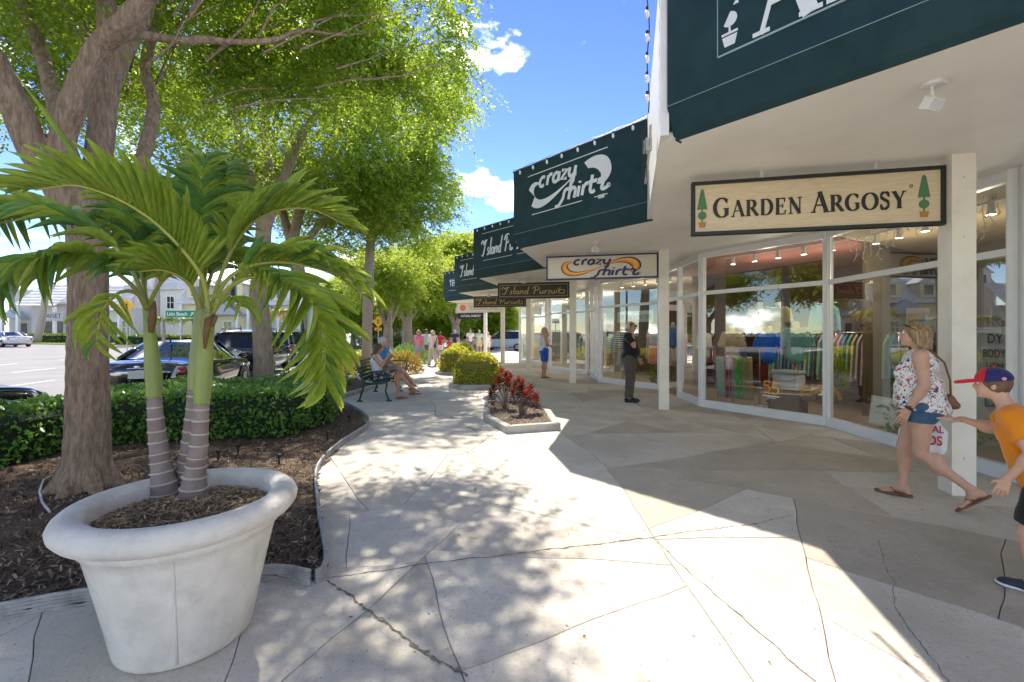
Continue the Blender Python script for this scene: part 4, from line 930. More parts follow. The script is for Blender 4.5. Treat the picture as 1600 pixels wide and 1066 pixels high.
def twigs(t, blobs, n, seed, r0=.009, base=None):
    """bare branchlets inside the crown"""
    q = random.Random(seed); mb = MB(); o = MAT[t.name].to_translation()
    for i in range(n):
        c, r = q.choice(blobs); p = Vector(c)+Vector((q.gauss(0, .45)*r[0], q.gauss(0, .45)*r[1], q.gauss(-.1, .4)*r[2])); s = base if base else Vector((o.x, o.y, c[2]-r[2]*1.2))
        d = (p-Vector(s)); l = min(2.2, d.length*.6); d.normalize(); pts = []; pp = p-d*l
        for j in range(5): pts.append(pp+d*l*j/4+Vector((q.gauss(0, .05), q.gauss(0, .05), q.gauss(0, .05)+.06*math.sin(j))))
        mb.tube(pts, [r0*1.6, r0*1.3, r0, r0*.7, r0*.4], 5, False)
    o = mb.build('branchlet', bark, t, True); o['kind'] = 'stuff'; return o
T1 = [(W(612, -10, 7.5), (1.45, 1.6, 1.25)), (W(672, 118, 8.6), (.95, 1.1, .75)), (W(430, 10, 6.9), (1.9, 1.7, 1.25)), (W(150, 0, 6.6), (2.3, 1.7, 1.3)), (W(420, -190, 5.4), (2.0, 1.6, 1.0)), (W(-20, 60, 7.2), (1.9, 1.5, 1.25)), (W(300, 60, 8.6), (2.2, 1.6, 1.4)), (W(520, 60, 9.0), (1.6, 1.3, 1.2)), (W(60, -160, 4.4), (1.7, 1.4, .9))]
T1 = [(tuple(c), r) for c, r in T1]
crown(T1, t, crown_m, 185, 26, .6, (.072, .44), 11, droop=.75, gap=-.06, gs=1.0)
twigs(t, T1, 60, 4, base=Vector((-4.0, 4.6, 3.6)))
# --- two trees behind it ---
def street_tree(label, base, trunk, limbs, blobs, seed, dens, leaf, mat=None, bk=None, group='shade trees along the kerb', per=24, length=.7, vox=.035, tw=70, gap=-.2):
    t = thing('street_tree', label, 'tree', base, 0, group); pr = limb([rel(p, base) for p, r in trunk], [r for p, r in trunk], .06)
    for l in limbs: pr += limb([rel(p, base) for p, r in l], [r for p, r in l], .05)
    pr = [(p[0], p[1], p[2], max(p[3], vox*.85), max(p[4], vox*.85), p[5]) for p in pr]
    sdf_obj('trunk', pr, vox, bk or barkg, t, fn=noisy(.005, 30), largest=True); crown(blobs, t, mat or crown_m, dens, per, length, leaf, seed, droop=.5, gap=gap)
    if tw: twigs(t, blobs, tw//2, seed, .011)
    return t
Y = 12.0; b = Vector((W(412, 0, Y).x, Y, 0)); q = lambda px, py, Y_, r: (W(px, py, Y_), r)
street_tree('straight grey street tree in front of the black wagon', b, [(b+Vector((0, 0, -.1)), .30), (b+Vector((0, 0, .3)), .25), q(410, 520, Y, .225), q(404, 470, Y, .23), q(408, 420, Y, .20), q(412, 360, Y, .19)],
            [[q(412, 365, Y, .17), q(400, 300, Y, .14), q(376, 240, 12.2, .11), q(370, 170, 12.5, .09), q(360, 90, 12.8, .05)], [q(412, 360, Y, .16), q(440, 290, 11.8, .12), q(465, 225, 11.6, .10), q(500, 175, 11.5, .07), q(560, 150, 11.5, .04)], [q(412, 370, Y, .15), q(425, 300, 12.3, .12), q(415, 220, 12.8, .10), q(412, 140, 13, .06)], [q(405, 330, Y, .1), q(350, 280, 12.6, .08), q(300, 230, 13, .06), q(260, 190, 13.3, .04)]],
            [((-6.4, 12.8, 7.6), (3.4, 2.6, 2.3)), ((-9.6, 13.2, 7.0), (2.3, 2.0, 1.9)), ((-5.8, 14.5, 6.2), (2.2, 1.6, 1.3))], 21, 72, (.085, .5))
Y = 14.6; b = Vector((W(489, 0, Y).x, Y, 0))
street_tree('leaning grey street tree beside the green lamp post', b, [(b+Vector((0, 0, -.1)), .34), (b+Vector((0, 0, .3)), .27), q(490, 525, Y, .24), q(484, 490, Y, .235), q(474, 450, Y, .22), q(462, 410, Y, .20), q(455, 380, Y, .19)],
            [[q(456, 385, Y, .16), q(472, 320, 14.4, .13), q(505, 250, 14.2, .11), q(530, 205, 14, .09), q(575, 150, 14, .05)], [q(456, 385, Y, .15), q(440, 320, 14.8, .12), q(430, 240, 15, .09), q(415, 170, 15, .06)], [q(462, 400, Y, .13), q(510, 340, 14.8, .10), q(560, 300, 15, .08), q(610, 270, 15.3, .05)]],
            [((-4.9, 15.6, 7.4), (2.6, 2.2, 2.3)), ((-4.8, 16.6, 8.7), (2.6, 2.3, 2.0)), ((-3.2, 16.4, 10.0), (1.8, 2.0, 1.6)), ((-3.1, 17.4, 7.3), (1.2, 1.4, 1.1)), ((-3.2, 16.2, 6.7), (1.5, 1.7, 1.7)), ((-3.9, 15.0, 5.6), (1.5, 1.4, .9)), ((-7.4, 16.0, 7.0), (2.2, 1.9, 2.0)), ((-4.2, 18.0, 6.2), (1.7, 1.5, 1.6)), ((-3.3, 19.2, 6.0), (1.1, 1.2, 1.2)), ((-5.6, 17, 5.2), (1.8, 1.5, .9))], 31, 66, (.095, .5))
# --- tall palm trunk between the bench and the trees (crown lost in the leaves) ---
Y = 17.5; b = Vector((W(574, 0, Y).x, Y, 0)); t = thing('tall_palm', 'tall slender palm with a pale ringed trunk behind the bench', 'palm', b)
mb = MB(); pts = [b+Vector((.25*(z/6.5)**2-.02, 0, z)) for z in np.linspace(-.1, 6.6, 60)]
mb.tube(pts, [(.235 if i < 3 else .20)*(1+.035*(i % 2))-.0006*i for i in range(60)], 12); mb.build('trunk', palmtr, t, True)
def frond_mesh(mb, p0, dirh, L_, droop, nl, ll, lw, rng_):
    """simple pinnate frond for distant palms"""
    d = Vector(dirh).normalized(); P = []
    for i in range(9):
        s = i/8; P.append(Vector(p0)+d*L_*s*(1-.15*s)+Vector((0, 0, L_*(.55*s-droop*s*s))))
    mb.tube(P, [.02*(1-.8*i/8) for i in range(9)], 4, False)
    for i in range(nl):
        s = .12+.88*i/nl; f = s*8; k = min(7, int(f)); p = P[k].lerp(P[k+1], f-k); tn = (P[k+1]-P[k]).normalized(); sd = tn.cross(Vector((0, 0, 1))).normalized(); up = sd.cross(tn)
        for sg in (-1, 1):
            l = ll*(1-.5*abs(s-.45))*rng_.uniform(.85, 1.1); dr = (sd*sg*.8+tn*.6+up*rng_.uniform(0, .25)).normalized(); m = p+dr*l*.5+Vector((0, 0, -.05*l)); e = p+dr*l+Vector((0, 0, -.4*l)); wv = dr.cross(up).normalized()*lw/2
            wv = tn*lw/2
            mb.add([p-wv*.5, p+wv*.5, m+wv, m-wv, e], [(0, 1, 2, 3), (3, 2, 4)])
palm_leaf = leafmat('far_palm_leaves', (.06, .13, .02), (.14, .22, .03), (.3, .4, .06), ns=2, tfac=.3, fine=9)
palm_leaf_y = leafmat('gold_palm_leaves', (.25, .22, .02), (.42, .36, .03), (.5, .45, .06), ns=2, tfac=.35, fine=9)
def far_palm(label, b, h, r, L_, n, seed, mat=None, group='palms across the street', lean=0):
    q = random.Random(seed); b = Vector(b); t = thing('palm_tree', label, 'palm', b, 0, group); mb = MB(); top = b+Vector((lean, 0, h))
    mb.tube([b.lerp(top, i/10)+Vector((lean*.3*math.sin(i/10*math.pi), 0, -.1 if i == 0 else 0)) for i in range(11)], [r*(1.2-.4*i/10) for i in range(11)], 8); mb.build('trunk', palmtr, t, True)
    mb = MB()
    for i in range(n):
        a = 6.283*i/n+q.uniform(-.2, .2); el = q.uniform(.1, 1.0); frond_mesh(mb, top, (math.cos(a), math.sin(a), .2), L_*q.uniform(.8, 1.1), q.uniform(.45, 1.0), 16, L_*.34, L_*.05, q)
    o = mb.build('crown', mat or palm_leaf, t); o['kind'] = 'stuff'; return t
mb = MB(); q = random.Random(3); top = pts[-1]
for i in range(14): a = 6.283*i/14; frond_mesh(mb, top, (math.cos(a), math.sin(a), .2), 2.0, q.uniform(.5, 1), 16, .6, .08, q)
o = mb.build('crown', palm_leaf, t); o['kind'] = 'stuff'
# ---------- hedges ----------
def hedge(name, label, poly, h, leaf, n, mat, seed, cat='hedge', group=None, rnd=.28, z0=.02, wob=.05, shape=.5):
    P = [Vector(p) for p in poly]; c0 = sum(P, Vector((0, 0)))/len(P); t = thing(name, label, cat, (c0.x, c0.y, z0), 0, group); q = np.random.default_rng(seed)
    ed = [(P[i], P[(i+1) % len(P)]) for i in range(len(P))]
    def dist(p):
        d = 9
        for a, b in ed:
            e = b-a; s = max(0, min(1, (p-a).dot(e)/e.dot(e))); d = min(d, (p-a-e*s).length)
        return d
    def top(p, d): return h*(1-.45*max(0, 1-d/rnd)**2)+wob*noise.noise(Vector((p.x*2.2, p.y*2.2, seed)))*1.6
    xs = [p.x for p in P]; ys = [p.y for p in P]; C = []; Nn = []
    while len(C) < n:
        p = Vector((q.uniform(min(xs), max(xs)), q.uniform(min(ys), max(ys))))
        if not inpoly(p, P): continue
        d = dist(p); z1 = top(p, d)
        if d < .16: z = q.uniform(.03, z1); nr = (0, 0, .5)
        elif q.random() < .5: z = z1+q.normal(-.03, .03); nr = (0, 0, 1)
        else: continue
        C.append((p.x-c0.x+q.normal(0, .03), p.y-c0.y+q.normal(0, .03), z)); Nn.append(nr)
    C = np.array(C); n = len(C); ax = unit(q.normal(0, 1, (n, 3))+np.array([0, 0, .35])); nr = unit(q.normal(0, .6, (n, 3))+np.array(Nn)); l = leaf[0]*q.uniform(.6, 1.25, n)
    V, F = leaf_quads(C, ax, nr, l, l*leaf[1]); o = mesh_obj('foliage', np_mesh('foliage', V, F, mat), t); o['kind'] = 'stuff'
    mb = MB(); pin = inset([tuple(p) for p in P], .09); mb.prism([(p[0], p[1]) for p in pin], z0, z0+h*.80, .06); mb.build('inner_core', M('golden_core', (.16, .16, .03), .95) if mat is yel_m else core_m, t)  # solid block filling the hedge behind its leaves, near-black in green hedges
    return t
HP = [G(520, 664), G(440, 690), G(335, 692), G(200, 699), G(120, 708), G(0, 737)]
hp = [(p.x, p.y) for p in HP]+[(-6.35, 4.3), curbpt(6.6, -.2), curbpt(8.6, -.25), (-5.2, 8.75), (-3.4, 8.9)]
if sum(hp[i][0]*hp[(i+1) % len(hp)][1]-hp[(i+1) % len(hp)][0]*hp[i][1] for i in range(len(hp))) < 0: hp = hp[::-1]
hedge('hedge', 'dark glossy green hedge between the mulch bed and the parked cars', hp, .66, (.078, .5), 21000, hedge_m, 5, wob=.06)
# low shrubs round the leaning tree and lamp post
def shrub(name, label, c, r, h, leaf, n, mat, seed, group=None, cat='shrub', spiky=False):
    q = np.random.default_rng(seed); c = Vector(c); t = thing(name, label, cat, c, 0, group)
    d = unit(q.normal(0, 1, (n, 3))); d[:, 2] = np.abs(d[:, 2]); rad = q.uniform(.35, 1, n)**.5; C = d*rad[:, None]*np.array([r, r, h]); C[:, 2] += .03
    ax = unit(d+q.normal(0, .5, (n, 3))+np.array([0, 0, .3])) if spiky else unit(q.normal(0, 1, (n, 3))+np.array([0, 0, .4])); nr = unit(q.normal(0, .7, (n, 3))+np.array([0, 0, .6])); l = leaf[0]*q.uniform(.6, 1.25, n)
    V, F = leaf_quads(C, ax, nr, l, l*leaf[1]); o = mesh_obj('foliage', np_mesh('foliage', V, F, mat), t); o['kind'] = 'stuff'
    mb = MB(); rr_ = random.Random(seed)
    for i in range(7): a = i*.9; mb.tube([(0, 0, -.03), (r*.3*math.cos(a), r*.3*math.sin(a), h*.4), (r*.55*math.cos(a), r*.55*math.sin(a), h*.75)], [.014, .01, .005], 5)
    mb.build('stem', twig_m, t, local=True); return t
for i, (px, Y_, r, h, lab) in enumerate([(445, 11.2, .75, .55, 'low dark shrub at the foot of the straight street tree'), (478, 12.4, .8, .6, 'low dark shrub under the green lamp post'), (512, 13.0, .7, .5, 'low dark shrub right of the leaning tree')]):
    shrub('shrub', lab, (W(px, 0, Y_).x, Y_, 0), r, h, (.09, .45), 1500, hedge_m, 40+i, 'low shrubs by the trees')
# golden hedges in kerbed planters on the walk
def kerbed(name, label, poly, h=.11, wd=.12, soil=None, group='kerbed planting boxes on the walk'):
    P = [tuple(p) for p in poly]; c = sum((Vector(p) for p in P), Vector((0, 0)))/len(P); t = thing(name, label, 'planter', (c.x, c.y, 0), 0, group)
    q_ = inset(P, wd); k = len(P)
    for i in range(k):
        a, b, b2, a2 = P[i], P[(i+1) % k], q_[(i+1) % k], q_[i]; g = .004; e = (Vector(b)-Vector(a)).normalized()*g
        mb = MB(); mb.prism([(Vector(a)+e), (Vector(b)-e), (Vector(b2)-e), (Vector(a2)+e)], -.02, h, .012); mb.build('kerb_block', curbm, t)
    mb = MB(); mb.prism([tuple(p) for p in inset(P, wd-.01)], -.02, h-.035); mb.build('soil', soil or M('pale_mulch', (.22, .165, .12), .95, (.12, .09, .07), 60, bump=1, bs=70), t)
    return t
PL = [G(755, 658), G(791, 678), G(876, 672), G(860, 648), G(827, 631), G(757, 634)]; PL = [(p.x, p.y) for p in PL]
kerbed('kerbed_planter', 'nearest hexagonal concrete kerb box, with red leaved shrubs', PL)
cm = [M('bark_chip_a', (.30, .23, .17), .9), M('bark_chip_b', (.42, .34, .27), .9), M('bark_chip_c', (.16, .12, .09), .9)]
setp(mesh_obj('bark_chips', chips('bark_chips', [tuple(p) for p in inset(PL, .14)], 4200, .075, .015, .055, cm, 9)), kind='stuff')
def hexa(cx, cy, rx, ry, ch=.35): return [(cx-rx, cy-ry+ch), (cx-rx+ch, cy-ry), (cx+rx-ch*.6, cy-ry), (cx+rx, cy-ry+ch), (cx+rx, cy+ry-ch), (cx+rx-ch, cy+ry), (cx-rx+ch, cy+ry), (cx-rx, cy+ry-ch)]
kerbed('kerbed_planter', 'concrete kerb box round the nearer golden hedge', hexa(-1.0, 13.35, .78, .95)); hedge('golden_hedge', 'nearer clipped golden hedge on the walk, behind the red shrubs', [tuple(p) for p in inset(hexa(-1.0, 13.35, .78, .95), .1)], .88, (.07, .55), 7000, yel_m, 7, group='golden hedges on the walk', rnd=.42, wob=.09)
kerbed('kerbed_planter', 'concrete kerb box round the farther golden hedge', hexa(-2.15, 17.6, .72, 1.0)); hedge('golden_hedge', 'farther golden hedge, left behind the nearer one', [tuple(p) for p in inset(hexa(-2.15, 17.6, .72, 1.0), .1)], .92, (.08, .55), 5200, yel_m, 8, group='golden hedges on the walk', rnd=.42, wob=.09)
kerbed('kerbed_planter', 'concrete kerb box round the smallest golden hedge', hexa(-2.6, 23.6, .7, .9)); hedge('golden_hedge', 'smallest golden hedge far down the walk beside the man in the white shirt', [tuple(p) for p in inset(hexa(-2.6, 23.6, .7, .9), .1)], .95, (.08, .55), 3500, yel_m, 9, group='golden hedges on the walk', rnd=.2)
# red croton shrubs
red_m = leafmat('croton_red', (.16, .012, .012), (.5, .06, .03), (.55, .06, .03), ns=6, tfac=.3, fine=30)
drk_m = leafmat('croton_dark', (.035, .02, .015), (.13, .04, .02), (.2, .06, .02), ns=6, tfac=.25, fine=30)
def croton(label, c, tips, seed, leafL=.13):
    q = random.Random(seed); c = Vector(c); t = thing('croton_shrub', label, 'shrub', c, 0, 'red leaved shrubs in the kerb box'); mb = MB(); H = []
    for (x, y, z) in tips: x, y, z = x*.8, y*.8, z*.86; mb.tube([(x*.12, y*.12, -.03), (x*.35, y*.35, z*.4), (x*.9, y*.9, z*.75), (x, y, z)], [.014, .012, .009, .004], 6); H.append(Vector((x, y, z)))
    mb.build('stem', M('croton_stem', (.25, .2, .15), .85), t, True, local=True)
    mbs = {0: MB(), 1: MB()}
    for tip in H:
        dark_ = q.random() < .4 or tip.x < -.15
        for i in range(34):
            f = i/34; a = i*2.4; el = 1.15-1.5*f; z = tip.z-.20*f+.05; d = Vector((math.cos(a)*math.cos(el), math.sin(a)*math.cos(el), math.sin(el))); p = Vector((tip.x, tip.y, z-.02)); l = leafL*q.uniform(.7, 1.15); s = d.cross(Vector((0, 0, 1))).normalized()*l*.17; nn_ = s.cross(d).normalized()
            e = p+d*l*.95-Vector((0, 0, l*.12)); m1 = p+d*l*.45
            k = 1 if (dark_ and q.random() < .8) or f > .82 else 0
            mbs[k].add([p, m1+s+nn_*.01, e, m1-s+nn_*.01, m1-nn_*.004], [(0, 4, 1), (4, 2, 1), (0, 3, 4), (4, 3, 2)])
    for k, nm in ((0, 'red_leaves'), (1, 'dark_leaves')):
        if mbs[k].v: o = mbs[k].build(nm, (red_m, drk_m)[k], t, local=True); o['kind'] = 'stuff'
c = G(815, 656); croton('bright red croton shrub at the front of the kerb box', c+Vector((0, .15, .07)), [(.0, 0, .55), (.16, .05, .48), (.3, .0, .36), (-.14, .02, .6), (.1, -.16, .42), (-.06, .2, .66), (.22, .18, .5), (-.2, -.1, .45), (.02, .1, .62), (.36, .12, .30)], 3)
c = G(790, 645); croton('darker bronze croton shrub at the back left of the kerb box', c+Vector((0, .1, .07)), [(.0, 0, .72), (-.18, .0, .6), (-.3, .05, .42), (.12, .05, .68), (-.1, .12, .78), (.05, -.12, .6), (-.36, -.05, .3)], 4, .145)
# small kerbed bed in front of the bench
BB = [G(455, 604), G(497, 626), G(512, 630), G(590, 606), G(560, 592), G(500, 590)]
kerbed('kerbed_planter', 'low kerbed mulch bed under the green bench', [(p.x, p.y) for p in BB][::1] if sum(BB[i].x*BB[(i+1) % 6].y-BB[(i+1) % 6].x*BB[i].y for i in range(6)) > 0 else [(p.x, p.y) for p in BB][::-1], .09, .12, mulchm)
ylw = leafmat('variegated_leaves', (.30, .25, .04), (.55, .33, .08), (.5, .4, .08), ns=4, tfac=.35, fine=20)
for i, (px, Y_, r, h, lab, mt) in enumerate([(598, 15.6, .55, .75, 'yellow and orange leaved shrub behind the seated man', ylw), (632, 17.5, .75, .85, 'peach coloured leafy shrub right of the seated man', ylw), (545, 16.5, .9, .8, 'yellow leaved shrub left of the tall palm', ylw), (570, 20, .9, .8, 'golden leafy clump at the foot of the tall palm', yel_m), (640, 23, 1.1, 1.05, 'dark rounded shrub beyond the bench, left of the woman in pink', hedge_m), (655, 27, 1.0, 1.1, 'second dark rounded shrub beyond the bench', hedge_m), (610, 24, 1.2, .7, 'low golden ground cover beyond the bench', yel_m)]):
    shrub('shrub', lab, (W(px, 0, Y_).x, Y_, 0), r, h, (.16, .34), 1300, mt, 60+i, 'mixed shrubs behind the bench', spiky=True)
for i, (px, Y_) in enumerate([(697, 21.0), (706, 20.4)]): shrub('flower_bush', ['low bush with red flowers by the farther golden hedge', 'second low red flowering bush, nearer the hedge'][i], (W(px, 0, Y_).x, Y_, 0), .45, .5, (.08, .6), 500, red_m, 80+i, 'red flowering bushes')

# street trees and shops to the left and behind, which the shop windows mirror
street_tree('street tree left of and behind the camera', Vector((-5.4, -3.6, 0)), [(Vector((-5.4, -3.6, -.1)), .3), (Vector((-5.4, -3.6, .5)), .24), (Vector((-5.35, -3.6, 2.6)), .2)], [[(Vector((-5.35, -3.6, 2.5)), .16), (Vector((-4.2, -3.2, 4.2)), .1), (Vector((-3.2, -3, 5.6)), .05)], [(Vector((-5.35, -3.6, 2.5)), .16), (Vector((-6.6, -4, 4.4)), .1), (Vector((-7.4, -4, 6)), .05)]], [((-5.4, -3.6, 6.2), (3.0, 2.6, 1.9)), ((-3.6, -3.0, 5.8), (1.8, 1.8, 1.3))], 71, 60, (.10, .5), tw=0)
street_tree('second street tree far behind the camera', Vector((-6.5, -12, 0)), [(Vector((-6.5, -12, -.1)), .3), (Vector((-6.5, -12, .5)), .24), (Vector((-6.4, -12, 2.6)), .2)], [[(Vector((-6.4, -12, 2.5)), .16), (Vector((-5, -11, 4.4)), .1), (Vector((-4, -10.6, 6)), .05)]], [((-6.4, -12, 6.4), (3.4, 3.0, 2.2))], 72, 45, (.14, .5), tw=0)
# ================= white planter and its palms =================
pc = Vector((-1.63, 2.28, 0)); potm = M('aged_white_planter', (.80, .76, .70), .75, (.70, .665, .61), 5, bump=.7, bs=34, dirt=((.40, .36, .31), .4), ds=6.5)
t = thing('planter_pot', 'big round weathered white planter with a rolled rim', 'planter', pc)
mb = MB(); mb.lathe([(0, 0), (.27, 0), (.283, .008), (.29, .03), (.318, .17), (.352, .33), (.388, .49), (.402, .535), (.416, .54), (.424, .556), (.428, .575), (.42, .59)], 64); mb.build('pot_body', potm, t, True, local=True)
mb = MB(); mb.lathe([(.40, .578), (.445, .582), (.478, .598), (.499, .625), (.503, .648), (.492, .674), (.470, .694), (.44, .702), (.41, .698), (.385, .684), (.372, .664), (.368, .60), (.36, .5)], 72); mb.build('pot_rim', potm, t, True, local=True)
mb = MB(); mb.lathe([(.366, .60), (.25, .625), (.1, .64), (0, .645)], 48); mb.build('soil', mulchm, t, True, local=True)
# raised moulding seam down the front
a = math.atan2(-pc.y, -pc.x)-.12; mb = MB(); mb.tube([(r*math.cos(a), r*math.sin(a), z) for r, z in ((.292, .03), (.318, .17), (.352, .33), (.388, .49), (.402, .53))], .0055, 6); mb.build('mould_seam', potm, t, True, local=True)
q = np.random.default_rng(12); n = 5200; rr_ = .365*np.sqrt(q.uniform(0, 1, n)); a = q.uniform(0, 6.283, n); C = np.stack([rr_*np.cos(a), rr_*np.sin(a), .648-.115*rr_+q.uniform(-.004, .016, n)], 1)
an = q.uniform(0, 6.283, n); ax = unit(np.stack([np.cos(an), np.sin(an), q.normal(0, .28, n)], 1)); nr = unit(q.normal(0, .35, (n, 3))+np.array([0, 0, 1])); l = q.uniform(.016, .06, n)
V, F = leaf_quads(C, ax, nr, l, l*q.uniform(.08, .2, n)); me = np_mesh('wood_mulch', V, F); [me.materials.append(m) for m in (M('pot_chip_a', (.46, .33, .19), .85), M('pot_chip_b', (.32, .22, .13), .85), M('pot_chip_c', (.60, .47, .30), .85), M('pot_chip_d', (.17, .115, .075), .9))]
me.polygons.foreach_set('material_index', q.integers(0, 4, n).astype(np.int32)); o = mesh_obj('wood_mulch', me, t); o['kind'] = 'stuff'
# --- palms ---
ringm = M('palm_ring_stem', (.30, .245, .23), .75, (.22, .175, .165), 14, bump=.4, bs=40); ringl = M('palm_ring_scar', (.52, .46, .40), .8, (.42, .37, .32), 20); ringd = M('palm_ring_dark', (.20, .14, .135), .75, (.27, .2, .19), 16, bump=.3, bs=30)
shaft_m = M('crownshaft_green', (.30, .36, .075), .42, (.22, .28, .10), 5, bump=.15, bs=25, spec=.4, stretch=(6, 6, 1))
shaft2_m = M('crownshaft_pale', (.34, .38, .16), .45, (.26, .31, .13), 4, bump=.15, bs=25, stretch=(6, 6, 1))
husk_m = M('dry_husk', (.20, .115, .05), .8, (.12, .07, .035), 14)
pl_m = leafmat('palm_leaflets', (.15, .28, .04), (.34, .44, .06), (.78, .84, .12), rough=.28, ns=5, tfac=.42, fine=9)
pl_d = leafmat('palm_leaflets_dark', (.07, .20, .07), (.15, .30, .06), (.5, .66, .11), rough=.25, ns=5, tfac=.22, fine=9)
rach_m = M('frond_midrib', (.38, .38, .08), .4, (.30, .32, .07), 9)
def leaflet_mesh(droop, fold, curl, blunt):
    V = []; F = []; k = 8
    for i in range(k+1):
        s = i/k; w_ = (.35+.65*min(1, s/.35)) if s < .35 else (1-(max(0, s-.45)/.55)**(2.2 if not blunt else 3.5)*(1 if not blunt else .72)); w_ *= .5
        z = -droop*s*s; x = s*(1-.35*droop*s); y0 = curl*math.sin(s*3)*.05
        for j in (-1, 0, 1): V.append((x, j*w_+y0, z+(fold*abs(j)*w_)))
    for i in range(k):
        for j in range(2): F.append((i*3+j, (i+1)*3+j, (i+1)*3+j+1, i*3+j+1))
    return V, F
LEAF = []
for kk, (dr, fo, cu, bl) in enumerate([(.08, .3, 0, 0), (.25, .35, 1, 0), (.55, .4, -1, 0), (.95, .4, .6, 0), (.12, .25, -.5, 1), (.4, .3, .8, 1)]):
    V, F = leaflet_mesh(dr, fo, cu, bl)
    for mt in (pl_m, pl_d):
        V2 = [(x, y, z) for x, y, z in V]; LEAF.append(np_mesh('leaflet', V2, F, mt, True))
def ringed_stem(t, pts, rads, n=60):
    c = crom([(*p, r) for p, r in zip(pts, rads)], 12); k = len(c); mbs = [MB(), MB(), MB()]
    # rings: alternate bands, each band a slightly flared collar
    L_ = [0]
    for i in range(1, k): L_.append(L_[-1]+(Vector(c[i][:3])-Vector(c[i-1][:3])).length)
    def at(s):
        for i in range(1, k):
            if L_[i] >= s: f = (s-L_[i-1])/(L_[i]-L_[i-1]+1e-9); return [c[i-1][j]+(c[i][j]-c[i-1][j])*f for j in range(4)]
        return c[-1]
    s = 0; i = 0; q = random.Random(len(pts))
    trunk = None
    while s < L_[-1]-.004:
        h = q.uniform(.045, .078)*(1 if s > .1 else .8); s1 = min(L_[-1], s+h); a, b, m = at(s), at(s1), at(s+h*.86)
        mb = MB(); mb.tube([a[:3], at(s+h*.3)[:3], m[:3]], [a[3]*1.0, a[3]*.985, a[3]*.99], 18, False); o1 = (ringd if i % 3 == 1 else ringm)
        (mbs[1].add(mb.v, mb.f) if i % 3 == 1 else None)
        mb = MB(); mb.tube([m[:3], at(s+h*.93)[:3], b[:3]], [a[3]*1.0, a[3]*1.045, b[3]*1.0], 18, False); mbs[2].add(mb.v, mb.f); s = s1; i += 1
    mb = MB(); mb.tube([p[:3] for p in c], [p[3]*.992 for p in c], 18); trunk = mb.build('trunk', ringm, t, True); mbs[1].build('dark_ring', ringd, trunk, True)['kind'] = 'stuff'; mbs[2].build('leaf_scar_ring', ringl, trunk, True)['kind'] = 'stuff'
    return trunk
FR = random.Random(99)
def frond(t, path, nl=26, ll=.34, lw=.042, up=None, lift=.3, droop=0, a0=50, a1=28, start=.22, dark=.3, r=.011, sides=(1, -1), tipfan=True, blunt=0, upw=None, taper=.55):
    """path: list of world points; leaflets pair up along it"""
    droop *= .5; lift += .2; lw *= .74; dark *= .7
    c = [Vector(p) for p in crom([tuple(p) for p in path], 8)]; k = len(c)
    mb = MB(); mb.tube(c, [r*(1-.8*i/(k-1))+.0015 for i in range(k)], 7); fr = mb.build('frond', rach_m, t, True, own=False)
    Lc = [0]
    for i in range(1, k): Lc.append(Lc[-1]+(c[i]-c[i-1]).length)
    T = Lc[-1]; im = MAT[t.name].inverted()
    for i in range(nl):
        s = (start+(1-start)*(i+.5)/nl)*T; j = next(x for x in range(1, k) if Lc[x] >= s or x == k-1); f = (s-Lc[j-1])/(Lc[j]-Lc[j-1]+1e-9); p = c[j-1].lerp(c[j], min(1, f)); tn = (c[j]-c[j-1]).normalized()
        u0 = Vector(up) if up is not None else Vector((0, 0, 1)); nn_ = (u0-tn*u0.dot(tn)).normalized(); sd = tn.cross(nn_).normalized(); fr_ = (i+.5)/nl
        for sg in sides:
            ang = R(a0+(a1-a0)*fr_+FR.uniform(-6, 6)); lf = lift+FR.uniform(-.12, .12)
            d = (tn*math.cos(ang)+sd*sg*math.sin(ang)*math.cos(lf)+nn_*math.sin(ang)*math.sin(lf)).normalized()
            nl_ = (nn_*math.cos(lf)-sd*sg*math.sin(lf)); nl_ = (nl_-d*nl_.dot(d)).normalized(); y = nl_.cross(d)
            l = ll*(1-taper*abs(fr_-.38)**1.2*1.6)*FR.uniform(.88, 1.1); w_ = lw*FR.uniform(.8, 1.15)
            base_ = (1 if droop < .2 else 2 if droop < .6 else 3) if FR.random() < .7 else (0 if droop < .5 else 2)
            if blunt and FR.random() < blunt: base_ = 4 if droop < .4 else 5
            me = LEAF[base_*2+(1 if FR.random() < dark*.8 else 0)]
            m = Matrix((d*l, y*w_, nl_*l)).transposed().to_4x4(); m.translation = p
            o = bpy.data.objects.new('leaflet', me); COL.objects.link(o); o.parent = fr; o.matrix_local = im @ m
    return fr
def PP(*a): return [W(*p) for p in a]
zt = .645
# left palm
b = W(258, 770, 2.48); b.z = .63
t = thing('potted_palm', 'left palm in the white planter, single slanting ringed stem with yellow green shaft', 'palm', b, 0, 'young palms growing in the white planter')
ringed_stem(t, [b+Vector((0, 0, -.05)), W(257, 765, 2.48), W(252, 725, 2.48), W(247, 690, 2.48), W(243, 650, 2.47), W(241, 618, 2.47)], [.066, .062, .05, .043, .037, .034])
mb = MB(); c = crom([(*p, r_) for p, r_ in [(W(241, 622, 2.47), .041), (W(241, 600, 2.47), .047), (W(239, 575, 2.46), .046), (W(236, 540, 2.46), .038), (W(233, 505, 2.45), .031), (W(230, 478, 2.45), .026)]], 6)
mb.tube([p[:3] for p in c], [p[3]*.84 for p in c], 18); mb.build('crownshaft', shaft_m, t, True)
mb = MB(); mb.tube(PP((236, 520, 2.43), (238, 500, 2.43), (240, 482, 2.42), (242, 470, 2.42)), [.012, .02, .014, .003], 8); mb.build('husk', husk_m, t, True)
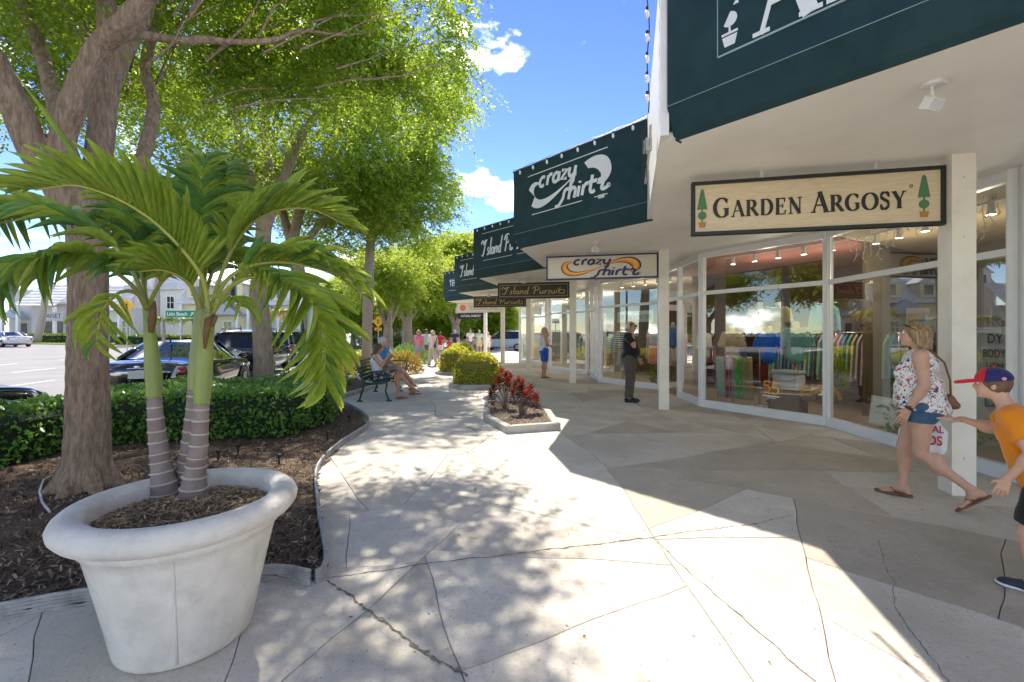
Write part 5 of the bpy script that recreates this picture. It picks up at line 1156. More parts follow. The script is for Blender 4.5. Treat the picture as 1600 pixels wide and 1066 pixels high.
frond(t, PP((230, 485, 2.45), (212, 452, 2.38), (180, 425, 2.3), (145, 408, 2.22), (105, 403, 2.14), (60, 412, 2.05), (10, 435, 1.98), (-35, 470, 1.95)), 27, .36, .05, lift=-.25, droop=.7, dark=.75, blunt=.3, a0=62, start=.3)
frond(t, PP((229, 480, 2.45), (205, 420, 2.5), (165, 372, 2.55), (115, 345, 2.6), (60, 338, 2.66), (0, 350, 2.7), (-50, 378, 2.75)), 26, .36, .045, lift=.1, droop=.4, dark=.9, start=.25)
frond(t, PP((232, 480, 2.45), (243, 455, 2.5), (258, 435, 2.56), (281, 420, 2.62), (318, 408, 2.7), (360, 410, 2.78), (400, 425, 2.85)), 20, .30, .04, lift=.35, droop=.35, dark=.4)
frond(t, PP((229, 478, 2.46), (222, 430, 2.6), (212, 385, 2.75), (200, 345, 2.9), (185, 315, 3.02), (160, 300, 3.12)), 22, .33, .042, lift=.3, droop=.45, dark=.7)
frond(t, PP((229, 482, 2.43), (218, 462, 2.32), (200, 455, 2.2), (180, 462, 2.1), (160, 490, 2.02), (150, 540, 1.98)), 6, .22, .03, lift=-.2, droop=.7, dark=.2, start=.55)
frond(t, PP((230, 480, 2.47), (226, 440, 2.62), (238, 400, 2.8), (262, 372, 2.98), (295, 362, 3.1), (330, 372, 3.2)), 18, .32, .042, lift=.2, droop=.5, dark=.7)
# right front palm
b = W(303, 776, 2.40); b.z = .63
t = thing('potted_palm', 'front right palm in the white planter, upright ringed stem with bright green shaft', 'palm', b, 0, 'young palms growing in the white planter')
ringed_stem(t, [b+Vector((0, 0, -.05)), W(303, 768, 2.40), W(306, 735, 2.40), W(310, 700, 2.40), W(313, 665, 2.40), W(315, 628, 2.40)], [.068, .064, .049, .043, .038, .036])
mb = MB(); c = crom([(*p, r_) for p, r_ in [(W(315, 632, 2.40), .043), (W(317, 605, 2.40), .049), (W(319, 575, 2.40), .047), (W(322, 540, 2.40), .042), (W(325, 512, 2.40), .036), (W(329, 488, 2.40), .028)]], 6)
mb.tube([p[:3] for p in c], [p[3]*.84 for p in c], 18); mb.build('crownshaft', shaft_m, t, True)
mb = MB(); mb.tube(PP((320, 545, 2.36), (322, 520, 2.355), (326, 500, 2.36), (335, 492, 2.37)), [.006, .016, .02, .004], 8); mb.tube(PP((330, 510, 2.37), (336, 498, 2.37), (340, 494, 2.37)), [.012, .012, .003], 8); mb.build('husk', husk_m, t, True)
frond(t, PP((331, 490, 2.40), (345, 465, 2.38), (364, 446, 2.36), (395, 433, 2.33), (432, 440, 2.28), (468, 462, 2.23), (492, 496, 2.19), (503, 550, 2.16), (506, 600, 2.15)), 32, .36, .042, lift=-.05, droop=.5, dark=.25, start=.25, blunt=.3)
frond(t, PP((331, 488, 2.41), (352, 440, 2.45), (388, 417, 2.5), (430, 410, 2.53), (475, 415, 2.55), (522, 430, 2.56), (568, 462, 2.56)), 28, .34, .04, lift=.25, droop=.3, dark=.45, start=.28)
frond(t, PP((329, 486, 2.42), (345, 430, 2.5), (366, 385, 2.58), (390, 352, 2.66), (420, 334, 2.74), (455, 326, 2.8), (495, 330, 2.85), (540, 352, 2.9)), 30, .36, .036, lift=.65, droop=.12, dark=.05, start=.3, a0=45, a1=22)
frond(t, PP((327, 486, 2.38), (318, 440, 2.32), (297, 405, 2.26), (262, 366, 2.2), (222, 333, 2.13), (172, 306, 2.06), (115, 290, 2.0), (55, 297, 1.95)), 32, .33, .046, lift=.75, droop=.08, dark=.06, start=.22, a0=58, a1=24, blunt=.25)
frond(t, PP((333, 488, 2.43), (362, 448, 2.56), (400, 420, 2.7), (440, 405, 2.84), (485, 402, 2.98), (528, 412, 3.1)), 24, .34, .04, lift=.2, droop=.5, dark=.5)
frond(t, PP((332, 490, 2.37), (346, 470, 2.28), (362, 468, 2.2), (380, 480, 2.13)), 4, .2, .028, lift=-.2, droop=.7, dark=.2, start=.5, r=.006)
# back palm
b = W(288, 750, 2.58); b.z = .62
t = thing('potted_palm', 'back palm in the white planter, thinner stem half hidden behind the right one', 'palm', b, 0, 'young palms growing in the white planter')
ringed_stem(t, [b+Vector((0, 0, -.05)), W(289, 748, 2.58), W(294, 710, 2.56), W(299, 670, 2.55), W(302, 635, 2.54), W(304, 608, 2.54)], [.058, .053, .043, .038, .035, .034])
mb = MB(); c = crom([(*p, r_) for p, r_ in [(W(304, 612, 2.54), .04), (W(306, 580, 2.54), .045), (W(309, 545, 2.53), .042), (W(312, 505, 2.53), .034), (W(314, 478, 2.52), .027)]], 6)
mb.tube([p[:3] for p in c], [p[3]*.84 for p in c], 16); mb.build('crownshaft', shaft2_m, t, True)
frond(t, PP((314, 480, 2.52), (315, 430, 2.62), (315, 380, 2.74), (316, 330, 2.86), (317, 290, 2.95), (318, 262, 3.0), (320, 250, 3.05)), 26, .38, .05, lift=-.1, droop=.95, dark=.95, start=.35, a0=70, a1=35)
frond(t, PP((312, 482, 2.54), (296, 440, 2.7), (280, 390, 2.86), (262, 340, 3.0), (245, 300, 3.1), (228, 282, 3.2)), 24, .36, .045, lift=.1, droop=.6, dark=.8)
frond(t, PP((315, 482, 2.55), (330, 430, 2.75), (348, 380, 2.95), (372, 340, 3.1), (405, 315, 3.25), (440, 312, 3.35)), 24, .34, .042, lift=.3, droop=.4, dark=.6)
frond(t, PP((313, 482, 2.5), (300, 450, 2.44), (280, 432, 2.37), (250, 422, 2.3), (215, 425, 2.22)), 18, .3, .04, lift=.4, droop=.2, dark=.15, start=.3)
frond(t, PP((315, 480, 2.55), (322, 420, 2.7), (332, 370, 2.86), (345, 320, 3.0), (352, 285, 3.1), (358, 262, 3.18)), 20, .34, .042, lift=.3, droop=.5, dark=.8)
# spear leaf
mb = MB(); mb.tube(PP((200, 330, 2.15), (150, 290, 2.12), (112, 235, 2.09), (70, 175, 2.06), (22, 112, 2.03)), [.004, .012, .014, .009, .001], 6); mb.build('spear_leaf', pl_m, t, True)
# ================= people =================
skin_l = M('skin_light', (.60, .36, .26), .55, (.54, .31, .22), 12, spec=.35); skin_t = M('skin_tan', (.50, .28, .18), .55, (.44, .24, .15), 12, spec=.35)
eye_w = M('eye_white', (.75, .73, .7), .3); eye_d = M('eye_dark', (.03, .02, .015), .2); lip_m = M('lip', (.42, .16, .13), .5)
A = np.array
BASE = dict(pel=(0, 0, .92), mid=(0, .005, 1.08), chest=(0, 0, 1.25), nk=(0, -.015, 1.415), head=(0, .025, 1.575),
            shL=(-.172, -.01, 1.375), elL=(-.215, -.03, 1.10), wrL=(-.225, .03, .86), shR=(.172, -.01, 1.375), elR=(.215, -.03, 1.10), wrR=(.225, .03, .86),
            hpL=(-.088, 0, .90), knL=(-.095, .015, .49), anL=(-.095, -.02, .085), hpR=(.088, 0, .90), knR=(.095, .015, .49), anR=(.095, -.02, .085))
def hand_geo(wr, d, pn, s, curl, side, vox=.0042):
    """five-fingered hand: wr wrist, d finger direction, pn palm normal; side +1 thumb towards d x pn"""
    d = Vector(d).normalized(); pn = Vector(pn); pn = (pn-d*pn.dot(d)).normalized(); sd = d.cross(pn)*side; wr = Vector(wr); pr = []
    pr += [S_(wr, wr+d*.03*s, .024*s, .026*s, .01)]
    for j in range(4): o = (j-1.5)*.0175*s; pr.append(S_(wr+d*.028*s-sd*o*.7, wr+d*.088*s-sd*o, .014*s, .0115*s, .010))
    for j, L_ in enumerate((.072, .082, .076, .058)):
        o = (j-1.5)*.0195*s; p = wr+d*.088*s-sd*o; c = 0; dd = d
        for q_, fr_ in enumerate((.42, .33, .25)):
            c += curl*(.7+.15*j)*(.6+.2*q_); dd = (d*math.cos(c)+pn*math.sin(c)-sd*(j-1.5)*.05).normalized(); e = p+dd*L_*fr_*s*1.05; pr.append(S_(p, e, .0092*s, .0080*s, .003)); p = e
    t0 = wr+d*.03*s+sd*.02*s; t1 = t0+(d*.55+sd*.75+pn*.25).normalized()*.042*s; t2 = t1+(d*.85+sd*.35+pn*.35).normalized()*.034*s
    pr += [S_(t0, t1, .0125*s, .0105*s, .008), S_(t1, t2, .0105*s, .0085*s, .004)]
    return sdf_geo(pr, vox*s, pad=.01)
def limbcut(a, b, tc, rad=.16):
    a, b = A(a), A(b); d = b-a; L_ = np.linalg.norm(d)
    def f(P):
        t = ((P-a) @ d)/(L_*L_); q = P-a-np.clip(t, 0, 1)[..., None]*d; r = np.sqrt((q*q).sum(-1)); v = (t-tc)*L_; return np.where((r < rad) & (t > .0), v, -1.0)
    return f
def plane(p, n):
    p, n = A(p), A(n)/np.linalg.norm(n); return lambda P: (P-p) @ n
def lerp(a, b, t): return A(a)+(A(b)-A(a))*t
def person(label, loc, rz, H, pose=None, build=(1, 1), chestk=0, skin=skin_l, garments=(), hair=None, hands=None, yaw=0, pitch=0, vox=.012, shoes=None, group=None, fine=False, belly=0):
    s = H/1.7; Jn = {k: A(v, float) for k, v in BASE.items()}
    for k, v in (pose or {}).items(): Jn[k] = A(v, float)
    J_ = {k: v*s for k, v in Jn.items()}; bw, bd = build; g = lambda k: J_[k]
    t = thing('person', label, 'person', loc, rz, group)
    Rh = Matrix.Rotation(R(yaw), 3, 'Z') @ Matrix.Rotation(R(pitch), 3, 'X'); Rn = A(Rh); hd = lambda x, y, z: g('head')+Rn @ (A((x, y, z))*s)
    torso = [E_(g('pel'), A((.150*bw, .115*bd, .115))*s, k=.05), E_(g('mid'), A((.132*bw, (.098+belly*.3)*bd, .15))*s, k=.06), E_(g('chest'), A((.150*bw, .108*bd, .175))*s, k=.06), S_(g('shL')*.9+g('shR')*.1, g('shR')*.9+g('shL')*.1, .056*s, k=.05)]
    fwd = A((0, 1, 0)); ax = g('chest')-g('pel'); ax = ax/np.linalg.norm(ax); fw = fwd-ax*(fwd @ ax); fw /= np.linalg.norm(fw)
    if belly: torso.append(E_(g('mid')+fw*.06*s-ax*.03*s, A((.13*bw, .10+belly, .14))*s, k=.05))
    if chestk: torso += [E_(g('chest')+fw*(.075+.02*chestk)*s+A((sx*.068*bw, 0, 0))*s-ax*.03*s, A((.062, .055+.02*chestk, .065))*s, k=.035) for sx in (-1, 1)]
    torso += [E_(g('pel')-fw*.05*s+A((sx*.065*bw, 0, -.03*s)), A((.08*bw, .085*bd, .095))*s, k=.04) for sx in (-1, 1)]
    neck = [S_(g('nk')-ax*.02*s, hd(0, -.02, -.05), .056*s, .05*s, .03)]
    headp = [E_(g('head'), A((.072, .094, .105))*s, Rn, .02), E_(hd(0, .035, -.058), A((.05, .056, .052))*s, Rn, .03), S_(hd(0, .088, .012), hd(0, .108, -.022), .009*s, .014*s, .012), E_(hd(0, .088, -.052), A((.022, .012, .014))*s, Rn, .012), E_(hd(0, .07, -.092), A((.024, .022, .018))*s, Rn, .015)]
    headp += [E_(hd(sx*.074, -.005, -.015), A((.011, .022, .032))*s, Rn, .006) for sx in (-1, 1)]+[EX_(hd(sx*.03, .094, .012), A((.016, .012, .010))*s, Rn, .01) for sx in (-1, 1)]
    arms = []
    for q_ in 'LR': arms += [S_(g('sh'+q_), g('el'+q_), .052*s*bw**.7, .039*s*bw**.4, .03), S_(g('el'+q_), g('wr'+q_), .039*s*bw**.3, .026*s, .015), E_(lerp(g('el'+q_), g('wr'+q_), .25), A((.041, .041, .05))*s*bw**.3, k=.03)]
    legs = []
    for q_ in 'LR':
        h_, k_, a_ = g('hp'+q_), g('kn'+q_), g('an'+q_); legs += [S_(h_, k_, .088*s*bw**.8, .053*s, .04), S_(k_, a_, .050*s, .034*s, .02), E_(lerp(k_, a_, .3)-A((0, .014, 0))*s, A((.05, .054, .10))*s, k=.04)]
    feet = []; shp = {}
    for q_ in 'LR':
        a_ = g('an'+q_); fd = Jn.get('ft'+q_); fd = A((0, 1, 0)) if fd is None else fd/np.linalg.norm(fd); sh_ = a_-g('kn'+q_); sh_ /= np.linalg.norm(sh_); dn = sh_-fd*(sh_ @ fd); dn /= np.linalg.norm(dn)+1e-9
        he = a_+dn*.045*s-fd*.03*s; to = a_+dn*.062*s+fd*.165*s; shp[q_] = (he, to, dn, fd)
        feet += [S_(a_, he, .036*s, .032*s, .03), S_(a_+dn*.02*s+fd*.03*s, to-fd*.03*s, .036*s, .022*s, .03), E_(to-fd*.015*s, A((.04, .04, .018))*s, k=.02)]
    extra = []
    for q_ in 'LR':
        hv = (hands or {}).get(q_, {}); wr = g('wr'+q_); dd = A(hv.get('d', wr-g('el'+q_))); pn = hv.get('pn', (1 if q_ == 'L' else -1, 0, 0)); extra.append(hand_geo(wr-dd/np.linalg.norm(dd)*.012*s, dd, pn, s*1.0, hv.get('curl', .3), hv.get('side', 1 if q_ == 'R' else -1), .0042 if fine else .0055))
    sdf_obj('body', torso+neck+headp+arms+legs+feet, vox*.85, skin, t, extra=extra)
    # face
    for sx in (-1, 1):
        mb = MB(); mb.ball(hd(sx*.03, .080, .012), .0125*s, 8, 6); e = mb.build('eye', eye_w, t, True, local=True); mb = MB(); mb.ball(hd(sx*.03, .0895, .012), .0058*s, 8, 5); mb.build('iris', eye_d, e, True, local=True, own=False)
    mb = MB(); mb.ball((0, 0, 0), (.02*s, .006*s, .0062*s), 8, 5); mb.xform(Matrix.Translation(hd(0, .0965, -.052)) @ Rh.to_4x4()); mb.build('mouth', lip_m, t, True, local=True)
    # hair
    if hair:
        kind, hm = hair[0], hair[1]; hp_ = [E_(hd(0, -.012, .012), A((.084, .103, .112))*s, Rn, .02)]
        face = plane(hd(0, .045, -.005), Rn @ A((0, 1, -.75))); low = plane(hd(0, 0, -.06 if kind == 'short' else -.01), Rn @ A((0, .55, -1)))
        cuts = [lambda P: np.minimum(1, face(P))]
        if kind == 'short': cuts += [low]
        if kind == 'bald': cuts += [plane(hd(0, -.01, .035), Rn @ A((0, .9, 1))), low]
        if kind in ('bob', 'long'):
            L_ = .10 if kind == 'bob' else .26
            hp_ += [S_(hd(sx*.055, -.03, .02), hd(sx*.072, -.03, -L_), .045*s, .034*s, .03) for sx in (-1, 1)]+[S_(hd(0, -.06, .0), hd(0, -.085, -L_-.02), .06*s, .05*s, .04), S_(hd(-.04, -.06, 0), hd(-.045, -.075, -L_), .05*s, .04*s, .04), S_(hd(.04, -.06, 0), hd(.045, -.075, -L_), .05*s, .04*s, .04)]
            if kind == 'bob': cuts += [plane(hd(0, -.06, -.145), Rn @ A((0, .25, -1)))]
        wv = lambda P, D: D+(.0035*np.sin(P[..., 0]*150+P[..., 2]*20)*np.sin(P[..., 1]*140)).astype(np.float32)
        sdf_obj('hair', hp_, vox*.75, hm, t, cuts=cuts, fn=wv)
    # clothes
    for gm in garments:
        k = gm['k']; gr = gm.get('grow', .012)*s; cuts = []; fold = gm.get('fold', .0065)*s
        fn = lambda P, D, f=fold: D+(f*np.sin(P[..., 2]*38+np.sin(P[..., 0]*17)*2+P[..., 1]*14)*np.sin(P[..., 0]*21+P[..., 2]*9)).astype(np.float32)
        if k == 'shirt':
            pr = list(torso); sl = gm.get('sleeve', .55); hem = lerp(g('pel'), g('chest'), gm.get('hem', -.05)); cuts.append(plane(hem, -ax+fw*gm.get('hemtilt', 0)))
            if sl > 0:
                for q_ in 'LR':
                    pr.append(S_(g('sh'+q_), g('el'+q_), (.060*bw**.7)*s, .052*s*bw**.5, .03))
                    if sl > 1: pr.append(S_(g('el'+q_), g('wr'+q_), .048*s, .034*s, .02)); cuts.append(limbcut(g('el'+q_), g('wr'+q_), sl-1, .07*s))
                    else: cuts.append(limbcut(lerp(g('sh'+q_), g('el'+q_), 0), g('el'+q_), sl, .12*s*bw)); 
            else:
                pr = [p for p in pr if not (p[0] == 's')]+[S_(lerp(g('shL'), g('shR'), .2), lerp(g('shL'), g('shR'), .8), .05*s, k=.05)]
                for q_ in 'LR': pr.append(EX_(g('sh'+q_)+A((-.03 if q_ == 'L' else .03, 0, -.03))*s, A((.06, .085, .095))*s*bw**.5, k=.015))
            pr.append(EX_(g('nk')+fw*.045*s+ax*.03*s, A((.068, .07, gm.get('scoop', .05)))*s, k=.012))
            cuts.append(plane(g('nk')+ax*.022*s, ax))
            if gm.get('flare'): pr.append(S_(lerp(g('pel'), g('chest'), .35), hem-ax*.05*s, .13*s*bw, (.13+gm['flare'])*s*bw, .08))
        elif k in ('shorts', 'pants'):
            pr = torso[:1]+torso[-2:]; tl = gm.get('len', .6); wt = lerp(g('pel'), g('chest'), gm.get('waist', .28)); cuts.append(plane(wt, ax)); pr = pr+[torso[1]]
            for q_ in 'LR':
                h_, k_, a_ = g('hp'+q_), g('kn'+q_), g('an'+q_); w1 = gm.get('wide', .012)*s
                pr.append(S_(h_, k_, .09*s*bw**.8+w1*.5, .058*s*bw**.3+w1, .03))
                if tl > 1: pr.append(S_(k_, a_, .058*s+w1, .048*s+w1, .02)); cuts.append(limbcut(k_, a_, tl-1, .13*s))
                else: cuts.append(limbcut(h_, k_, tl, .15*s)); cuts.append(limbcut(k_, a_, -.0001+0, .11*s) if tl < .9 else limbcut(k_, a_, .06, .11*s))
        elif k == 'skirt':
            pr = torso[:1]+torso[-2:]+[torso[1]]
            for q_ in 'LR': pr.append(S_(g('hp'+q_), lerp(g('hp'+q_), g('kn'+q_), gm.get('len', .9)), .10*s*bw, .095*s*bw, .09))
            pr.append(S_(lerp(g('hpL'), g('hpR'), .5), lerp(lerp(g('knL'), g('knR'), .5), g('pel'), .1), .09*s, .1*s, .08)); cuts.append(plane(lerp(g('pel'), g('chest'), .28), ax))
            for q_ in 'LR': cuts.append(limbcut(g('hp'+q_), g('kn'+q_), gm.get('len', .9), .2*s))
        sdf_obj(gm.get('name', {'shirt': 'shirt', 'shorts': 'shorts', 'pants': 'trousers', 'skirt': 'skirt'}[k]), pr, vox*.9, gm['mat'], t, cuts=cuts, grow=gr, fn=fn)
    if shoes:
        for q_ in 'LR':
            he, to, dn, fd = shp[q_]; sd = np.cross(fd, dn)
            if shoes[0] == 'sandal':
                pr = [S_(he+dn*.036*s-fd*.01*s, to+dn*.02*s+fd*.02*s, .034*s, .04*s, .01), S_(he+dn*.036*s, to+dn*.02*s-fd*.02*s, .034*s, .046*s, .01)]; top = plane(he+dn*.026*s, -(dn+fd*.06)); bot = plane(he+dn*.044*s, dn+fd*.06)
                so_ = sdf_obj('sandal', pr, vox*.55, shoes[1], t, cuts=[top, bot])
                mb = MB(); tp = to-fd*.02*s+dn*.016*s; 
                for sx in (-1, 1): mb.tube([tp, lerp(tp, he, .35)-dn*.045*s+sd*sx*.022*s, lerp(tp, he, .55)-dn*.01*s+sd*sx*.038*s, lerp(tp, he, .6)+dn*.02*s+sd*sx*.038*s], .0075*s, 5)
                mb.build('strap', shoes[2] if len(shoes) > 2 else shoes[1], so_, True, local=True, own=False)
            else:
                pr = [S_(he-dn*.02*s, he, .046*s, .046*s, .02), S_(he-dn*.012*s+fd*.03*s, to-fd*.02*s-dn*.004*s, .05*s, .038*s, .03), E_(to, A((.046, .05, .032))*s, k=.03)]
                sh_o = sdf_obj('shoe', pr, vox*.7, shoes[1], t, cuts=[plane(he+dn*.03*s, dn+fd*.06)])
                if len(shoes) > 2: sdf_obj('sole', pr, vox*.6, shoes[2], sh_o, cuts=[plane(he+dn*.044*s, dn+fd*.06), plane(he+dn*.022*s, -(dn+fd*.06))], grow=.006*s)
    return t, J_, hd, (fw, ax)
def fabric(name, col, col2=None, ns=8, **k): return M(name, col, .85, col2, ns, bump=.25, bs=90, sheen=.2, spec=.2, **k)
def floral(name, base, spots, sc=26, thr=.42):
    """scattered petal blotches of several colours on cloth"""
    if name in MC: return MC[name]
    m = bpy.data.materials.new(name); m.use_nodes = True; MC[name] = m; t = m.node_tree; lk = t.links.new; b = t.nodes['Principled BSDF']; b.inputs['Roughness'].default_value = .85; tcn = t.nodes.new('ShaderNodeTexCoord'); last = None
    wn = t.nodes.new('ShaderNodeTexNoise'); wn.inputs['Scale'].default_value = sc*.9; wn.inputs['Detail'].default_value = 3; lk(tcn.outputs['Object'], wn.inputs['Vector'])
    mixv = t.nodes.new('ShaderNodeMix'); mixv.data_type = 'VECTOR'; mixv.inputs[0].default_value = .09; lk(tcn.outputs['Object'], mixv.inputs[4]); lk(wn.outputs['Color'], mixv.inputs[5])
    for i, (c, tt, s_) in enumerate(spots):
        v = t.nodes.new('ShaderNodeTexVoronoi'); v.inputs['Scale'].default_value = sc*s_; mp_ = t.nodes.new('ShaderNodeMapping'); mp_.inputs['Location'].default_value = (i*3.7, i*1.9, i*5.1); lk(mixv.outputs[1], mp_.inputs['Vector']); lk(mp_.outputs[0], v.inputs['Vector'])
        r = t.nodes.new('ShaderNodeMapRange'); r.inputs[1].default_value = tt; r.inputs[2].default_value = tt-.04; lk(v.outputs['Distance'], r.inputs[0])
        n2 = t.nodes.new('ShaderNodeTexNoise'); n2.inputs['Scale'].default_value = sc*.33; lk(mp_.outputs[0], n2.inputs['Vector']); r2 = t.nodes.new('ShaderNodeMapRange'); r2.inputs[1].default_value = .47; r2.inputs[2].default_value = .52; lk(n2.outputs['Fac'], r2.inputs[0])
        mu = t.nodes.new('ShaderNodeMath'); mu.operation = 'MULTIPLY'; lk(r.outputs[0], mu.inputs[0]); lk(r2.outputs[0], mu.inputs[1])
        mx_ = t.nodes.new('ShaderNodeMix'); mx_.data_type = 'RGBA'; lk(mu.outputs[0], mx_.inputs[0]); mx_.inputs[7].default_value = (*c, 1)
        if last: lk(last, mx_.inputs[6])
        else: mx_.inputs[6].default_value = (*base, 1)
        last = mx_.outputs[2]
    lk(last, b.inputs['Base Color']); return m
hairb = M('hair_dark_blond', (.20, .125, .06), .5, (.42, .29, .16), 20, bump=.8, bs=40, stretch=(3, 3, .5), contrast=(.4, .6)); hairbr = M('hair_brown', (.07, .04, .025), .5, (.12, .07, .04), 20, bump=.6, bs=40, stretch=(3, 3, .5)); hairg = M('hair_grey', (.55, .54, .52), .6, (.4, .39, .38), 20, bump=.6, bs=50); hairbl = M('hair_blond', (.5, .34, .16), .5, (.36, .23, .1), 14, bump=.5, bs=40)
hairw = M('hair_white', (.75, .73, .68), .6, (.6, .58, .54), 20, bump=.5, bs=50); hairs = M('hair_short_brown', (.16, .10, .055), .6, (.1, .06, .035), 30, bump=.6, bs=60)
flor = floral('floral_top', (.80, .77, .75), [((.02, .05, .10), .40, 1.0), ((.45, .06, .12), .34, 1.25), ((.03, .05, .09), .3, 1.9), ((.55, .14, .05), .30, 1.1), ((.04, .18, .26), .25, 1.5)], 30)
denim = fabric('denim', (.035, .085, .16), (.06, .12, .2), 14)
brownl = M('brown_leather', (.22, .10, .045), .55, (.16, .07, .03), 14)
# --- woman in the floral top ---
wl = (3.66, 4.07, 0)
t, Jw, hd, (fw, ax) = person('woman with blond bob in floral top and denim shorts by the nearest post', wl, R(46), 1.63,
    dict(pel=(0, 0, .905), mid=(0, .01, 1.07), chest=(0, .015, 1.24), nk=(0, 0, 1.405), head=(0, .045, 1.56), hpL=(-.095, -.01, .89), hpR=(.095, .01, .89),
         knR=(.09, .13, .485), anR=(.085, .135, .092), ftR=(0, 1, -.04), knL=(-.09, .0, .47), anL=(-.09, -.34, .20), ftL=(0, .72, -.69),
         shL=(-.175, 0, 1.365), elL=(-.225, -.03, 1.10), wrL=(-.20, .085, .87), shR=(.175, .0, 1.365), elR=(.225, -.03, 1.09), wrR=(.235, .03, .85)),
    build=(1.16, 1.18), chestk=1.0, skin=skin_l, belly=.012, hair=('bob', hairb), vox=.011, fine=True, pitch=6,
    garments=[dict(k='shorts', mat=denim, len=.32, grow=.012, waist=.25), dict(k='shirt', name='floral_top', mat=flor, sleeve=0, hem=-.12, hemtilt=.12, flare=.035, grow=.013, scoop=.045)],
    hands={'L': dict(d=(.1, .45, -1), pn=(1, .2, 0), curl=.25), 'R': dict(d=(0, .1, -1), pn=(-1, 0, 0), curl=.75)}, shoes=('sandal', brownl))
# sunglasses pushed up in the hair, watch
mb = MB(); gp = lambda x, y, z: hd(x, y, z)
for sx in (-1, 1): mb.tube([gp(sx*.086, -.03, .02), gp(sx*.088, .02, .055), gp(sx*.08, .055, .075)], .0035, 5)
mb.tube([gp(-.08, .055, .075), gp(-.04, .085, .085), gp(0, .09, .085), gp(.04, .085, .085), gp(.08, .055, .075)], .007, 6); mb.build('sunglasses', black, t, True, local=True)
w_ = Jw['wrL']; dv = Vector(Jw['wrL']-Jw['elL']).normalized(); mb = MB(); mb.tube([Vector(w_)-dv*.035, Vector(w_)-dv*.012], .0305, 14); mb.box(Vector(w_)-dv*.024+Vector((-.03, 0, .004)), (.012, .03, .028)); mb.build('watch', black, t, local=True)
# shoulder bag and the carrier bag she holds
Mw = MAT[t.name]; wp = lambda x, y, z: Mw @ Vector((x, y, z))
bt = thing('shoulder_bag', 'brown leather shoulder bag against the back of the woman in the floral top', 'bag', wp(.12, -.17, .87), R(46))
mb = MB(); mb.tube([wp(-.06, -.06, 1.36), wp(.0, -.15, 1.25), wp(.05, -.185, 1.1), wp(.09, -.19, .98), wp(.12, -.18, .94)], .008, 6); mb.build('strap', brownl, bt, True)
V, F = sdf_geo([E_((0, 0, .03), (.04, .06, .07), k=.02), S_((0, -.05, .0), (0, .05, .0), .035, k=.02)], .012); mesh_obj('pouch', np_mesh('pouch', V, F, brownl, True), bt)
cb = wp(.235, .045, .40); bt = thing('carrier_bag', 'white plastic carrier bag with big red letters hanging from the right hand of the woman', 'bag', cb, R(46))
bagm = M('white_plastic_bag', (.78, .77, .77), .35, (.68, .68, .7), 9, bump=.6, bs=14)
V, F = sdf_geo([E_((0, -.05, .16), (.05, .175, .165), k=.03), S_((0, -.16, .03), (0, .1, .03), .04, k=.05), S_((0, -.03, .3), (0, -.01, .42), .035, .012, .06)], .013, fn=lambda P, D: D+(.007*np.sin(P[..., 1]*45+P[..., 2]*16)*np.sin(P[..., 2]*31)).astype(np.float32)); mesh_obj('bag_body', np_mesh('bag_body', V, F, bagm, True), bt)
redl = M('red_bag_letters', (.5, .02, .06), .5); 
def on_bag(txt, y0, z0, wd, ht):
    vs, fs = text_poly(txt, 1, .02); x0 = min(p[0] for p in vs); x1 = max(p[0] for p in vs); v0 = min(p[1] for p in vs); v1 = max(p[1] for p in vs); mb = MB(); pts = []
    for p in vs:
        yy = y0-(p[0]-x0)/(x1-x0)*wd; zz = z0+(p[1]-v0)/(v1-v0)*ht; e = 1-((yy+.05)/.185)**2-((zz-.16)/.175)**2; pts.append((-(.052*math.sqrt(max(.02, e))+.010), yy, zz))
    mb.add(pts, fs); mb.build('lettering', redl, bt, local=True)
on_bag('NATURAL', .10, .20, .29, .065); on_bag('FOODS', .09, .085, .27, .09)
# --- boy with the cap ---
orange = fabric('orange_tee', (.72, .24, .012), (.64, .2, .01), 6); navyc = fabric('navy_cap', (.02, .02, .10), (.03, .03, .13), 8); redc = fabric('red_cap', (.60, .02, .03), (.5, .015, .02), 8); blackc = fabric('black_cloth', (.012, .012, .014), (.02, .02, .022), 10)
bl = (3.07, 2.68, 0)
t, Jb, hdb, (fwb, axb) = person('boy in orange T-shirt and red and navy cap, reaching forward', bl, R(40), 1.30,
    dict(pel=(0, -.07, .86), mid=(0, .0, 1.03), chest=(0, .08, 1.20), nk=(0, .14, 1.375), head=(0, .215, 1.56), shL=(-.17, .10, 1.33), shR=(.17, .13, 1.33), hpL=(-.088, -.07, .84), hpR=(.088, -.07, .84),
         elL=(-.235, .0, 1.07), wrL=(-.22, .13, .85), elR=(.21, .23, 1.17), wrR=(.17, .40, 1.225), knL=(-.1, .03, .45), anL=(-.1, -.02, .085), knR=(.1, -.05, .46), anR=(.1, -.28, .12), ftR=(0, .85, -.5)),
    build=(.95, .98), skin=skin_l, hair=('short', hairs), vox=.010, fine=True, pitch=-4,
    garments=[dict(k='shorts', mat=blackc, len=.86, grow=.012, wide=.022, waist=.12), dict(k='shirt', mat=orange, sleeve=.62, hem=-.28, grow=.018, flare=.02)],
    hands={'L': dict(d=(.1, .3, -1), pn=(1, 0, 0), curl=.35), 'R': dict(d=(-.05, 1, -.02), pn=(0, 0, -1), curl=.06)}, shoes=('shoe', M('dark_trainer', (.02, .03, .05), .5), M('white_sole', (.7, .7, .7), .5)))
sb = 1.30/1.7; Rb = A(Matrix.Rotation(R(-4), 3, 'X'))
cp = [E_(hdb(0, -.012, .03), A((.092, .112, .105))*sb, Rb, .01)]; lowc = plane(hdb(0, 0, .022), A((0, -.12, -1)))
cap = sdf_obj('cap', cp, .008, navyc, t, cuts=[lowc]); frontc = plane(hdb(0, .035, .05), A((0, -1, -.15)))
